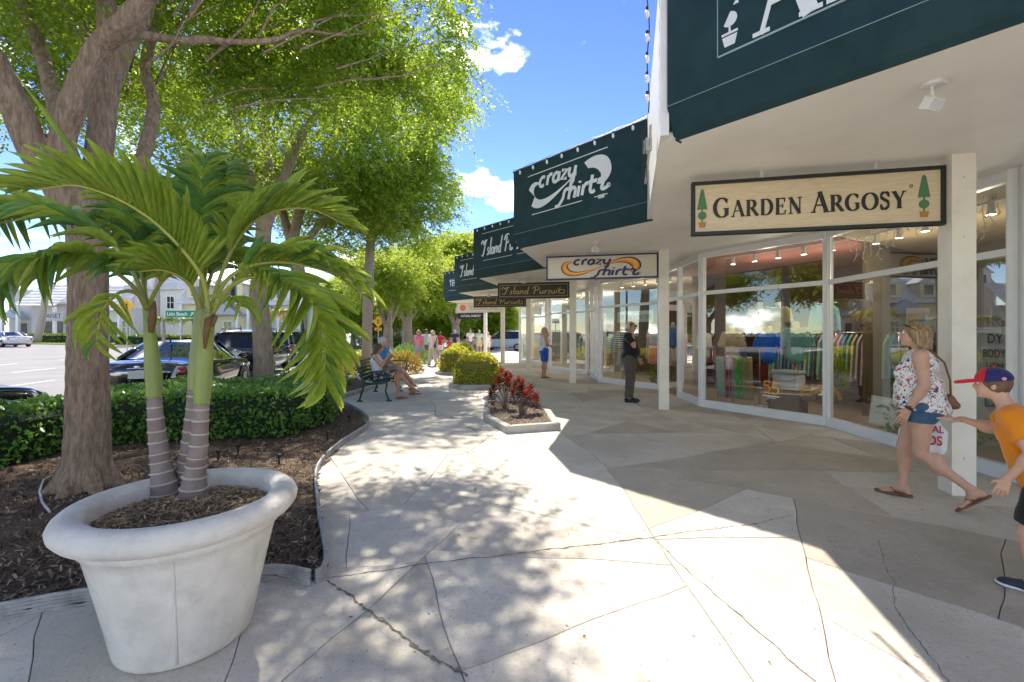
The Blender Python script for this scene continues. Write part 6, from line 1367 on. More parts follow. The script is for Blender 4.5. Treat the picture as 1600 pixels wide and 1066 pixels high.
sdf_obj('cap_front', cp, .008, redc, cap, cuts=[lowc, frontc], grow=.004)
sdf_obj('cap_brim', [S_(hdb(0, .07, .028), hdb(0, .165, .016), .075*sb, .062*sb, .02)], .0065, redc, cap, cuts=[plane(hdb(0, .1, .040), A((0, .2, 1))), plane(hdb(0, .1, .014), A((0, -.2, -1)))])
mb = MB(); mb.ball(hdb(0, -.012, .137), .009, 8, 5); mb.build('cap_button', redc, cap, True, local=True, own=False)
mb = MB(); mb.ball(hdb(-.085, -.07, .045), (.004, .011, .011), 8, 5); mb.build('cap_badge', M('pink_badge', (.7, .3, .4), .5), cap, True, local=True, own=False)
# --- man on the phone ---
t, Jm, hdm, _ = person('man in black polo and grey trousers holding a phone to his ear', (2.60, 10.05, 0), R(-112), 1.80,
    dict(elR=(.27, .12, 1.17), wrR=(.145, .075, 1.49), elL=(-.22, .02, 1.1), wrL=(-.17, .16, .9), pel=(0, -.01, .93)), build=(1.12, 1.15), belly=.03, skin=skin_t, hair=('bald', hairg), vox=.014, yaw=20,
    garments=[dict(k='pants', mat=fabric('grey_trousers', (.10, .085, .07), (.075, .065, .055), 8), len=1.97, grow=.012, wide=.018, waist=.2), dict(k='shirt', mat=blackc, sleeve=.75, hem=-.05, grow=.02)],
    hands={'R': dict(d=(-.35, .05, 1), pn=(-1, .2, 0), curl=.5)}, shoes=('shoe', black, black))
mb = MB()
for sx in (-1, 1): mb.ball(hdm(sx*.033, .098, .012), (.03, .03, .02), 8, 5); mb.tube([hdm(sx*.06, .085, .015), hdm(sx*.082, .0, .012)], .004, 5)
mb.build('sunglasses', black, t, True, local=True, own=False)
p = MAT[t.name] @ Vector(hdm(.098, .0, -.01)); ph = thing('mobile_phone', 'dark phone held at the ear of the man in black', 'phone', p, R(-112)); mb = MB(); m = Matrix.Rotation(.3, 3, 'X'); mb.box((0, 0, 0), (.01, .07, .14), m); mb.build('phone_body', black, ph, local=True); mb = MB(); mb.box(m @ Vector((-.0055, 0, 0)), (.002, .06, .12), m); mb.build('screen', M('phone_glass', (.02, .02, .03), .08), ph, local=True)
# --- woman in blue shorts at the window ---
t, Jq, hdq, _ = person('woman in royal blue shorts and patterned top, hand at her chin', (1.10, 15.5, 0), R(-74), 1.74,
    dict(elR=(.21, .02, 1.12), wrR=(.06, .2, 1.06), elL=(-.2, .08, 1.12), wrL=(-.07, .15, 1.38)), build=(1.1, 1.1), chestk=1.2, skin=skin_t, hair=('long', hairbl), vox=.018, yaw=10, pitch=8,
    garments=[dict(k='shorts', mat=fabric('royal_blue', (.015, .08, .42), (.02, .1, .5), 5), len=.85, grow=.012, wide=.012), dict(k='shirt', name='patterned_top', mat=floral('grey_print', (.6, .62, .66), [((.08, .09, .14), .45, 1), ((.3, .33, .4), .4, 1.6)], 24), sleeve=0, hem=-.05, grow=.014)],
    hands={'L': dict(d=(.2, .2, 1), pn=(.5, -1, 0), curl=.6)}, shoes=('sandal', brownl))
# --- bench pair ---
sit = dict(pel=(0, -.02, .53), mid=(0, -.05, .70), chest=(0, -.07, .87), nk=(0, -.06, 1.03), head=(0, -.01, 1.19), hpL=(-.09, .0, .51), hpR=(.09, .0, .51), shL=(-.17, -.06, .99), shR=(.17, -.06, .99), elL=(-.21, .02, .74), elR=(.21, .02, .74), wrL=(-.15, .2, .68), wrR=(.15, .2, .68),
           knL=(-.1, .43, .53), anL=(-.1, .52, .10), knR=(.1, .43, .53), anR=(.11, .50, .10))
s1 = dict(sit); s1.update(elR=(.2, .1, .80), wrR=(.10, .22, 1.0), elL=(-.2, .1, .8), wrL=(-.05, .24, .96), knL=(-.02, .45, .60), anL=(.13, .78, .30), ftL=(.3, .9, -.2), knR=(.09, .44, .53), anR=(.08, .47, .10))
bx = Vector((-3.05, 10.1, 0)); bd_ = Vector((-.10, .995, 0))
wt_tank = fabric('white_tank', (.72, .70, .74), (.62, .6, .65), 5)
t, Js1, hds1, _ = person('seated woman in white tank top and flowered skirt sipping a drink', tuple(bx+bd_*.42+Vector((.02, 0, 0))), R(-86), 1.66, s1, build=(1.05, 1.1), chestk=1, skin=skin_t, hair=('long', hairbr), vox=.014, yaw=8, pitch=-6,
    garments=[dict(k='skirt', mat=floral('flower_skirt', (.03, .03, .07), [((.75, .45, .12), .48, .62), ((.7, .62, .55), .3, .9), ((.5, .2, .05), .2, .62)], 22), len=.92, grow=.014), dict(k='shirt', name='tank_top', mat=wt_tank, sleeve=0, hem=.0, grow=.012, scoop=.07)],
    hands={'R': dict(d=(-.3, .6, .6), pn=(-1, 0, .2), curl=.6), 'L': dict(d=(.3, .6, .6), pn=(1, 0, .2), curl=.6)}, shoes=('sandal', brownl))
p = MAT[t.name] @ Vector(Js1['wrR']+A((-.07, .06, .06))); cu = thing('drink_cup', 'clear cup with a straw in the hands of the seated woman', 'cup', p); mb = MB(); mb.lathe([(0, 0), (.028, 0), (.038, .10), (.036, .10), (.026, .004)], 14); mb.build('cup', M('cloudy_cup', (.75, .78, .8), .2), cu, True, local=True); mb = MB(); mb.tube([(0, 0, .02), (-.01, 0, .17)], .004, 5); mb.build('straw', lettw, cu, local=True)
s2 = dict(sit); s2.update(knL=(-.14, .42, .53), knR=(.1, .46, .60), anR=(.25, .75, .38), ftR=(.4, .8, -.3), anL=(-.13, .62, .10), wrR=(.08, .25, .66), wrL=(-.1, .25, .66))
t, *_ = person('seated older man with grey hair in a bright blue T-shirt on the bench', tuple(bx+bd_*1.08+Vector((.0, 0, 0))), R(-100), 1.86, s2, build=(1.25, 1.25), belly=.05, skin=skin_l, hair=('short', hairg), vox=.014, yaw=-12,
    garments=[dict(k='shorts', mat=fabric('tan_shorts', (.30, .26, .2), (.25, .21, .16), 8), len=.9, grow=.012), dict(k='shirt', mat=fabric('bright_blue_tee', (.012, .27, .60), (.01, .23, .52), 5), sleeve=.75, hem=-.1, grow=.018)], shoes=('sandal', brownl))
# --- walkers down the path ---
walk1 = dict(knL=(-.095, .12, .49), anL=(-.09, .18, .09), knR=(.095, .02, .48), anR=(.09, -.25, .13), ftR=(0, .8, -.5), wrL=(-.23, -.1, .87), wrR=(.23, .14, .88))
walk2 = dict(knR=(.095, .1, .49), anR=(.09, .15, .09), knL=(-.095, .02, .48), anL=(-.09, -.2, .12), ftL=(0, .85, -.4), wrL=(-.23, .12, .88), wrR=(.23, -.08, .87))
def ped(label, px, Y_, rz, H, top, bot, hair, pose=walk1, sleeve=.55, legs_=.7, **k):
    return person(label, (W(px, 0, Y_).x, Y_, 0), R(rz), H, pose, skin=k.pop('skin', skin_t), hair=hair, vox=.024, garments=[dict(k='pants' if legs_ > 1 else 'shorts', mat=bot, len=legs_, grow=.012, wide=.016), dict(k='shirt', mat=top, sleeve=sleeve, hem=-.08, grow=.016)], shoes=k.pop('shoes', ('shoe', brownl)), group='people walking down the path', **k)
lt_blue = fabric('faded_denim', (.25, .34, .42), (.2, .28, .36), 8); khaki = fabric('cream_trousers', (.60, .54, .44), (.52, .46, .38), 5); gy = fabric('grey_shorts', (.16, .15, .16), (.12, .12, .13), 6)
ped('woman with long blond hair in a pink top and faded denim shorts walking toward us', 654, 21.8, 172, 1.70, fabric('pink_top', (.75, .22, .32), (.65, .18, .28), 5), lt_blue, ('long', hairbl), legs_=.55, chestk=1)
ped('man in a pale shirt and grey shorts just behind the woman in pink', 666, 24.2, 5, 1.76, fabric('pale_blue_shirt', (.58, .63, .74), (.5, .55, .66), 5), gy, ('short', hairs), walk2)
t, Jo, hdo, _ = ped('white haired woman in a pale pink blouse and cream trousers with a dark handbag', 676, 21.6, 160, 1.68, floral('pink_blouse', (.75, .62, .58), [((.6, .25, .25), .35, 1), ((.8, .75, .7), .4, 1.4)], 20), khaki, ('bob', hairw), walk2, sleeve=.9, legs_=1.95, skin=skin_l, pitch=-14)
p = MAT[t.name] @ Vector((-.2, .12, .93)); bt = thing('handbag', 'dark handbag at the hip of the white haired woman', 'bag', p); V, F = sdf_geo([E_((0, 0, 0), (.05, .14, .11), k=.02)], .02); mesh_obj('pouch', np_mesh('pouch', V, F, black, True), bt); mb = MB(); mb.tube([(0, .1, .08), (.06, .05, .3), (.08, 0, .42), (.06, -.05, .3), (0, -.1, .08)], .01, 5); mb.build('handle', black, bt, True, local=True)
ped('person in a red shirt and white shorts farther down the path', 688, 26.5, 10, 1.62, fabric('red_shirt', (.55, .02, .05), (.45, .02, .04), 5), fabric('white_shorts', (.7, .7, .72), (.6, .6, .62), 5), ('short', hairbr))
ped('child in an orange red shirt by the red flowers', 702, 27.5, -20, 1.25, fabric('coral_shirt', (.62, .09, .04), (.5, .07, .03), 5), gy, ('short', hairbr), walk2)
ped('man in a navy shirt seen from behind', 711, 28.0, -4, 1.80, fabric('navy_shirt', (.025, .035, .09), (.035, .045, .11), 5), fabric('pale_shorts', (.5, .48, .46), (.42, .4, .38), 5), ('bald', hairg), skin=skin_l)
ped('man in white T-shirt and dark grey shorts, walking hand in hand', 735, 30.5, 184, 1.84, fabric('white_tee', (.72, .70, .66), (.62, .6, .57), 4), gy, ('short', hairs), walk1, skin=skin_t)
ped('older man in a mint shirt and yellow shorts between two walkers in white', 749, 31.0, 176, 1.80, fabric('mint_shirt', (.45, .62, .52), (.4, .55, .46), 4), fabric('yellow_shorts', (.68, .58, .28), (.6, .5, .24), 4), ('bald', hairw), walk2)
ped('blond woman in white shorts and white top, walking hand in hand', 762, 30.6, 180, 1.68, fabric('white_top', (.74, .70, .66), (.64, .6, .57), 4), fabric('white_linen_shorts', (.72, .70, .66), (.62, .6, .57), 4), ('long', hairbl), walk1, sleeve=0, chestk=1)
# ---------- benches ----------
bm = M('bench_green', (.012, .065, .050), .38, (.016, .08, .06), 10, spec=.5)
def bench(label, o, d, f, L_=1.75):
    o = Vector(o); d = Vector(d).normalized(); f = Vector(f).normalized(); t = thing('park_bench', label, 'bench', o, 0, 'green slatted benches along the walk'); pt = lambda a, b, z: o+d*a+f*b+Vector((0, 0, z))
    for i in range(6):
        b_ = -.20+.085*i; z = .43+.012*abs(i-2.5)*(1 if i > 2 else 1.4); mb = MB(); mb.bar(pt(.03, b_, z), pt(L_-.03, b_, z), .068, .022); mb.build('seat_slat', bm, t)
    for i in range(6):
        z = .50+.073*i; b_ = -.25-.035*i; mb = MB(); mb.bar(pt(.03, b_, z), pt(L_-.03, b_, z), .018, .062); mb.build('back_slat', bm, t)
    for a in (0, L_):
        mb = MB(); mb.tube([pt(a, -.42, .98), pt(a, -.36, .75), pt(a, -.26, .48), pt(a, -.22, .40), pt(a, -.27, .22), pt(a, -.33, .02)], [.022, .024, .026, .026, .022, .02], 8); mb.bar(pt(a, -.38, .015), pt(a, -.26, .015), .05, .03); mb.build('leg', bm, t, True)
        mb = MB(); mb.tube([pt(a, -.24, .40), pt(a, .0, .395), pt(a, .24, .42), pt(a, .27, .38), pt(a, .24, .22), pt(a, .31, .02)], [.026, .026, .026, .024, .02, .02], 8); mb.bar(pt(a, .26, .015), pt(a, .38, .015), .05, .03); mb.build('leg', bm, t, True)
        mb = MB(); mb.tube([pt(a, -.30, .60), pt(a, -.1, .65), pt(a, .14, .67), pt(a, .26, .64), pt(a, .29, .56), pt(a, .27, .42)], [.016, .02, .022, .021, .018, .016], 8); mb.build('armrest', bm, t, True)
bench('dark green slatted bench carrying the seated couple', bx, bd_, (.995, .10, 0))
bench('second dark green bench, empty, beyond the seated couple', bx+bd_*2.6+Vector((-.15, 0, 0)), bd_, (.995, .10, 0))
# ================= cars =================
carp = M('black_car_paint', (.006, .007, .009), .12, spec=.6, coat=1.0); carg = M('car_glass', (.012, .016, .018), .03, spec=.9); tyre = M('tyre_rubber', (.012, .012, .012), .8); rimm = M('alloy_rim', (.55, .55, .56), .25, metal=.9); chrome = M('chrome', (.7, .7, .72), .12, metal=1)
tail = M('tail_lamp_red', (.45, .01, .01), .12, spec=.7, coat=.6); tailw = M('lamp_clear', (.7, .7, .72), .1, spec=.7); platem = M('number_plate', (.62, .64, .60), .5, (.5, .54, .5), 30)
SED = [(-2.50, .74, .40, .80, .82, .6), (-2.46, .86, .30, .95, .99, .70), (-2.25, .92, .24, 1.0, 1.04, .74), (-1.95, .94, .2, 1.01, 1.06, .74), (-1.60, .945, .2, 1.0, 1.08, .73), (-.85, .945, .2, .98, 1.42, .58), (-.2, .945, .2, .96, 1.48, .58), (.45, .945, .2, .95, 1.45, .57), (1.20, .94, .2, .94, 1.0, .71), (1.7, .93, .2, .91, .96, .70), (2.15, .91, .24, .86, .90, .68), (2.42, .84, .28, .76, .79, .62), (2.5, .70, .36, .66, .68, .55)]
SUVS = [(-2.50, .80, .45, 1.0, 1.02, .70), (-2.47, .92, .34, 1.08, 1.12, .80), (-2.36, .95, .30, 1.08, 1.14, .80), (-2.12, .96, .26, 1.08, 1.70, .66), (-1.6, .97, .26, 1.07, 1.77, .68), (-.6, .97, .26, 1.06, 1.80, .69), (.3, .97, .26, 1.05, 1.77, .68), (1.15, .96, .26, 1.04, 1.12, .76), (1.7, .95, .26, 1.02, 1.08, .76), (2.2, .94, .28, .97, 1.02, .74), (2.44, .88, .34, .88, .92, .70), (2.5, .76, .42, .78, .8, .62)]
def ring(s):
    y, w_, zb, bl_, zr, wr = s; P = [(0, zb-.02), (w_*.82, zb), (w_*.97, zb+.13), (w_, (zb+bl_)/2), (w_*.985, bl_-.05), (w_*.94, bl_), (wr, zr-.045), (wr*.72, zr), (0, zr+.012)]
    return [(x, y, z) for x, z in P]+[(-x, y, z) for x, z in P[-2:0:-1]]
def car(label, loc, rz, st, paint=carp, suv=False, group='parked cars along the kerb', lights=True):
    t = thing('parked_car', label, 'car', loc, rz, group); R_ = [ring(s) for s in st]; n = len(R_[0]); ns__ = len(st); V = [p for r in R_ for p in r]; body = []; gl = {}
    jr = 5 if not suv else 4; rw = 4 if not suv else 2; roof0 = rw+1; cowl = (8 if not suv else 7); ro1 = cowl-1
    for i in range(ns__-1):
        for j in range(n):
            f = (i*n+j, i*n+(j+1) % n, (i+1)*n+(j+1) % n, (i+1)*n+j); key = None
            if i == rw and j in (6, 7, 8, 9): key = 'rear_window'
            elif i == ro1 and j in (6, 7, 8, 9): key = 'windscreen'
            elif rw <= i < cowl and j == 5: key = 'side_window_r'
            elif rw <= i < cowl and j == 10: key = 'side_window_l'
            (gl.setdefault(key, []) if key else body).append(f)
    body += [tuple(range(n-1, -1, -1)), tuple((ns__-1)*n+j for j in range(n))]
    def sub(name, fs, mat, par, loc_=0):
        used = sorted({v for f in fs for v in f}); mpv = {v: i for i, v in enumerate(used)}
        me = bpy.data.meshes.new(name); me.from_pydata([V[v] for v in used], [], [tuple(mpv[v] for v in f) for f in fs]); me.polygons.foreach_set('use_smooth', [True]*len(fs)); me.update(); o = mesh_obj(name, me, par, None, mat); m = o.modifiers.new('round', 'SUBSURF'); m.levels = 2; m.render_levels = 2; return o
    bo = sub('body', body, paint, t)
    for k, fs in gl.items(): sub({'side_window_r': 'side_window', 'side_window_l': 'side_window'}.get(k, k), fs, carg, t)
    H_ = max(s[4] for s in st); a0, a1 = st[rw], st[roof0]; b0, b1 = st[cowl], st[ro1]
    for sx in (-1, 1):      # pillars and window trim
        mb = MB(); mb.tube([(sx*a0[5]*1.04, a0[0], a0[4]-.03), (sx*(a0[5]+a1[5])/2*1.06, (a0[0]+a1[0])/2, (a0[4]+a1[4])/2-.03), (sx*a1[5]*1.03, a1[0], a1[4]-.045)], .05 if suv else .045, 6); mb.build('rear_pillar', paint, t, True, local=True)
        mb = MB(); mb.tube([(sx*b0[5]*1.04, b0[0], b0[4]-.03), (sx*b1[5]*1.03, b1[0], b1[4]-.045)], .035, 6); mb.build('front_pillar', paint, t, True, local=True)
        mb = MB(); mb.tube([(sx*.80, -.15, .98), (sx*.60, -.15, H_-.06)], .045, 6); mb.build('door_pillar', paint, t, True, local=True)
        mb = MB(); mb.ball((sx*1.04, .95, 1.02), (.11, .07, .075), 10, 6); mb.tube([(sx*.9, 1.0, .98), (sx*1.0, .97, 1.0)], .02, 5); mb.build('mirror', paint, t, True, local=True)
        for yy in (-.75, .55): mb = MB(); mb.tube([(sx*.955, yy-.09, .86), (sx*.975, yy, .865), (sx*.955, yy+.09, .86)], .012, 5); mb.build('door_handle', chrome, t, True, local=True)
    for sx in (-1, 1):
        for yy in (-1.45, 1.5):
            wh = MB(); wh.lathe([(.2, -.11), (.30, -.115), (.335, -.08), (.34, 0), (.335, .08), (.30, .115), (.2, .11)], 22); wh.xform(Matrix.Translation((sx*.86, yy, .335)) @ Matrix.Rotation(R(90), 4, 'Y')); w_ = wh.build('wheel', tyre, t, True, local=True)
            mb = MB(); mb.lathe([(0, .06), (.05, .065), (.06, .05)], 10)
            for k in range(7): a = k*6.283/7; mb.bar((.04*math.cos(a), .04*math.sin(a), .06), (.2*math.cos(a), .2*math.sin(a), .085), .05, .02)
            mb.lathe([(.185, .05), (.21, .10), (.225, .10), (.215, .04)], 20); mb.xform(Matrix.Translation((sx*.87, yy, .335)) @ Matrix.Rotation(R(90*sx), 4, 'Y')); mb.build('rim', rimm, w_, True, local=True, own=False)
            mb = MB(); mb.tube([(sx*.945, yy+.40*math.cos(a), .335+.40*math.sin(a)) for a in np.linspace(0, math.pi, 13)], .03, 6); mb.build('wheel_arch', paint, t, True, local=True)
    yr = -2.50; zl = .78 if not suv else .95
    if lights:
        for sx in (-1, 1):
            mb = MB(); pts = [(sx*.60, yr+.0, zl-.10), (sx*.90, yr+.16, zl-.12), (sx*.93, yr+.2, zl+.14), (sx*.70, yr+.03, zl+.15)]; q = [Vector(p) for p in pts]; c = Vector((0, -.035, 0)); mb.add([p+c for p in q]+[p-c*2 for p in q], [(0, 1, 2, 3), (4, 7, 6, 5), (0, 4, 5, 1), (1, 5, 6, 2), (2, 6, 7, 3), (3, 7, 4, 0)]); tl = mb.build('tail_lamp', tailw, t, local=True)
            for k in range(3): mb = MB(); mb.ball((sx*(.80-.012*k), yr+.035+.0*k, zl-.07+.085*k), (.085, .035, .035), 10, 6); mb.build('red_lens', tail, tl, True, local=True)
            mb = MB(); mb.ball((sx*.68, 2.36, .68 if not suv else .82), (.2, .12, .09), 10, 6); mb.build('headlight', tailw, t, True, local=True)
        mb = MB(); mb.box((0, yr-.028, .76 if not suv else .88), (.32, .012, .16)); pl = mb.build('number_plate', platem, t, local=True)
        mb = MB(); mb.tube([(-.16, yr-.03, .895 if not suv else 1.02), (0, yr-.045, .905 if not suv else 1.03), (.16, yr-.03, .895 if not suv else 1.02)], .014, 6); mb.ball((0, yr-.03, .93 if not suv else 1.06), (.07, .012, .022), 10, 5); mb.build('chrome_badge', chrome, t, True, local=True)
        mb = MB(); mb.box((0, yr+.03, .44), (1.66, .10, .16)); o = mb.build('rear_bumper', paint, t, local=True); m = o.modifiers.new('bevel', 'BEVEL'); m.width = .04; m.segments = 3
        mb = MB(); mb.tube([(0, -.95 if not suv else -1.9, H_-.06), (0, -1.1 if not suv else -2.05, H_+.13)], [.02, .004], 6); mb.build('antenna', black, t, True, local=True)
    if suv:
        for sx in (-1, 1): mb = MB(); mb.tube([(sx*.62, -1.9, H_-.02), (sx*.62, -1.7, H_+.05), (sx*.62, .2, H_+.05), (sx*.62, .45, H_-.02)], .018, 6); mb.build('roof_rail', chrome if False else black, t, True, local=True)
        mb = MB(); mb.box((0, -2.16, 1.70), (1.1, .16, .035)); s_ = mb.build('spoiler', paint, t, local=True); mb = MB(); mb.box((0, -2.245, 1.70), (.36, .012, .022)); mb.build('brake_light', tail, s_, local=True)
    return t
rzc = math.atan2(.27, .963)
def kpos(t_, off, z=-.12): p = CP+CU*t_+CN*off; return (p.x, p.y, z)
car('black saloon with red tail lamps parked behind the hedge, seen from its rear', kpos(2.1, 1.32), rzc, SED)
sv = car('black wagon with roof rails parked in front of the black saloon', kpos(8.8, 1.35), rzc, SUVS, suv=True)
car('second black wagon, only its roof showing above the first', kpos(15.2, 1.5), rzc, SUVS, suv=True)
car('black car at the left edge, its bonnet ending behind the hedge', (-7.72, 4.45, -.12), .07, SED)
silver = M('silver_car_paint', (.5, .5, .52), .25, metal=.6, coat=1); whitec = M('white_car_paint', (.75, .75, .76), .25, coat=1); bluec = M('pale_blue_car_paint', (.35, .42, .48), .25, coat=1)
car('silver car at the far left edge across the street', (-48.6, 44.0, zroad(-48.6, 44)), R(64), SED, silver, group='cars across the street')
for i, (px, Y_, pt_, rz_, lab, sv_) in enumerate([(788, 42, bluec, 75, 'pale blue wagon crossing beyond the end of the walk', True), (800, 47, whitec, 80, 'white car behind the pale blue wagon at the end of the walk', False), (585, 60, whitec, 70, 'white car far away left of the big forked tree', False), (735, 52, whitec, 85, 'white car far off between the walkers in white', False)]):
    car(lab, (W(px, 0, Y_).x, Y_, -.006 if Y_ < 61 and px > 600 else .0), R(rz_), SUVS if sv_ else SED, pt_, sv_, 'cars far beyond the walk', lights=False)
# ================= street furniture =================
lgm = M('lamp_post_green', (.012, .05, .045), .35, (.018, .065, .055), 10, spec=.5)
c = Vector((W(474, 0, 15.6).x, 15.6, 0)); t = thing('street_lamp', 'dark green lamp post with a fluted bulging base by the leaning tree', 'street lamp', c)
mb = MB(); mb.lathe([(.0, 0), (.30, 0), (.30, .08), (.24, .14), (.25, .22), (.19, .34), (.15, .52), (.17, .58), (.12, .66), (.13, .82), (.15, .86), (.10, .92), (.07, .98)], 16); mb.build('base', lgm, t, True, local=True)
mb = MB(); mb.tube([(0, 0, .9), (0, 0, 4.1)], [.065, .045], 12); mb.build('pole', lgm, t, True, local=True)
mb = MB(); mb.lathe([(.05, 4.05), (.09, 4.12), (.12, 4.16), (.05, 4.2)], 12); mb.build('collar', lgm, t, True, local=True)
mb = MB(); mb.lathe([(.06, 4.18), (.15, 4.28), (.19, 4.45), (.15, 4.62), (.04, 4.72), (0, 4.8)], 14); mb.build('globe', M('lamp_globe', (.7, .7, .68), .3), t, True, local=True)
sgy = M('sign_yellow', (.80, .42, .012), .45); sgg = M('sign_green', (.005, .24, .13), .45); galv = M('galvanised_post', (.45, .46, .47), .45, metal=.5)
def crossing(label, px, Y_, zc, s, zg, plaque=True):
    c = Vector((W(px, 0, Y_).x, Y_, zg)); t = thing('crossing_sign', label, 'road sign', c, 0, 'yellow crossing signs'); mb = MB(); mb.tube([(0, .03, -.05), (0, .03, zc-zg+.1)], .035, 6); mb.build('post', galv, t, local=True)
    o = Vector((0, 0, zc-zg)); mb = MB(); mb.ext([(0, -s), (s, 0), (0, s), (-s, 0)], o, (1, 0, 0), UP, (0, -1, 0), 0, .012); pl = mb.build('plate', sgy, t, local=True)
    mb = MB(); E2 = lambda poly, d=.016: mb.ext([(a*s*.5, b*s*.5) for a, b in poly], o, (1, 0, 0), UP, (0, -1, 0), .011, d)
    E2([(.05+.15*math.cos(a), .78+.15*math.sin(a)) for a in np.linspace(0, 6.1, 10)]); E2([(-.12, .56), (.2, .56), (.14, -.1), (-.12, -.1)], .017); E2([(-.12, -.08), (.06, -.08), (-.22, -.85), (-.4, -.8)], .018); E2([(.0, -.08), (.15, -.08), (.42, -.72), (.28, -.85)], .019); E2([(.14, .5), (.2, .52), (.5, .12), (.42, .06)], .02); E2([(-.12, .54), (-.06, .42), (-.4, .12), (-.47, .2)], .021)
    mb.build('walking_figure', black, t, local=True)
    if plaque:
        mb = MB(); mb.ext([(-s*.62, -s*1.55), (s*.62, -s*1.55), (s*.62, -s*1.05), (-s*.62, -s*1.05)], o, (1, 0, 0), UP, (0, -1, 0), 0, .012); q = mb.build('arrow_plate', sgy, t, local=True)
        mb = MB(); mb.ext([(.4*s, -1.15*s), (.42*s, -1.22*s), (-.15*s, -1.42*s), (-.1*s, -1.5*s), (-.4*s, -1.44*s), (-.22*s, -1.24*s), (-.2*s, -1.32*s)], o, (1, 0, 0), UP, (0, -1, 0), .012, .016); mb.build('arrow', black, t, local=True)
crossing('yellow diamond crossing sign with an arrow plate, right of the big trunk', 198, 31, 3.42, .53, zroad(-26, 31))
crossing('yellow diamond crossing sign far off, right of the tall palm trunk', 591, 38, 2.55, .50, 0)
Y_ = 27; c = Vector((W(282, 0, Y_).x, Y_, zroad(-19.7, 27))); t = thing('guide_sign', 'green street guide sign with white lettering and an arrow', 'road sign', c); mb = MB(); mb.tube([(0, .03, -.05), (0, .03, 2.75-c.z)], .035, 6); mb.build('post', galv, t, local=True)
mb = MB(); mb.box((0, 0, 2.68-c.z), (1.74, .02, .40)); mb.build('plate', sgg, t, local=True)
lettering('Lido Beach', 'lettering', lettw, t, c+Vector((-.78, -.012, 2.58-c.z)), (1, 0, 0), UP, (0, -1, 0), 1.2, .22, .015)
mb = MB(); o = c+Vector((.68, -.012, 2.68-c.z)); ribbon(mb, [(-.12, -.09), (-.02, -.08), (.08, .07)], .035, o, (1, 0, 0), UP, (0, -1, 0), .002, .006); mb.ext([(.12, .12), (.0, .08), (.1, -.02)], o, (1, 0, 0), UP, (0, -1, 0), .002, .007); ribbon(mb, [(-.02, -.08), (-.02, .1)], .03, o, (1, 0, 0), UP, (0, -1, 0), .002, .008); mb.build('arrow', lettw, t)
spk = M('path_light_black', (.02, .02, .02), .5)
for i, (px, py) in enumerate([(341, 722), (372, 712), (436, 730), (512, 690), (546, 662), (470, 600)]):
    g = G(px, py); t = thing('path_light', ['short black spike light right of the big trunk', 'short black spike light left of the pot rim', 'short black spike light near the bent edging', 'black spike light at the end of the hedge', 'black spike light at the far corner of the mulch', 'black spike light beside the bench'][i], 'path light', g, 0, 'spike lights in the mulch'); mb = MB(); mb.tube([(0, 0, -.02), (0, 0, .13)], .012, 6); mb.build('stake', spk, t, True, local=True); mb = MB(); mb.lathe([(0, .15), (.028, .14), (.028, .11), (.0, .108)], 10); mb.build('cap', spk, t, True, local=True)
g = G(80, 790); t = thing('garden_hose', 'pale thin hose looping out of the mulch at the foot of the big trunk', 'hose', g); mb = MB(); mb.tube([tuple(G(px, py, .04)) for px, py in ((78, 800), (66, 785), (62, 768), (68, 750), (82, 742), (92, 748))], .010, 6); mb.build('hose', M('grey_hose', (.45, .47, .48), .5), t, True)
# ================= across the street =================
wallc = [M('stucco_grey', (.52, .51, .50), .85, (.46, .45, .44), .8), M('stucco_white', (.74, .73, .70), .85, (.68, .67, .64), .8), M('stucco_cream', (.72, .66, .46), .85, (.66, .6, .41), .8), M('stucco_teal', (.12, .42, .40), .85)]
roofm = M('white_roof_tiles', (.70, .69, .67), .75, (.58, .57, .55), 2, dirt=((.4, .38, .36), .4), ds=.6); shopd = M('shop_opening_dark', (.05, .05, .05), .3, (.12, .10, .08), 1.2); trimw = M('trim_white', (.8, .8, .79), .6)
def roof_rows(mb, a, b, up_v, n, th=.07):
    """stepped tile rows from eave line a-b up along up_v"""
    a, b, up_v = Vector(a), Vector(b), Vector(up_v); nr = (b-a).cross(up_v).normalized()
    if nr.z < 0: nr = -nr
    for i in range(n):
        p0, p1 = a+up_v*(i/n), b+up_v*(i/n); q0, q1 = a+up_v*((i+1)/n), b+up_v*((i+1)/n); v = [p0+nr*th, p1+nr*th, q1+nr*.01, q0+nr*.01, p0-nr*.02, p1-nr*.02, q1-nr*.02, q0-nr*.02]; mb.add(v, [(0, 1, 2, 3), (4, 7, 6, 5), (0, 4, 5, 1), (2, 6, 7, 3), (1, 5, 6, 2), (0, 3, 7, 4)])
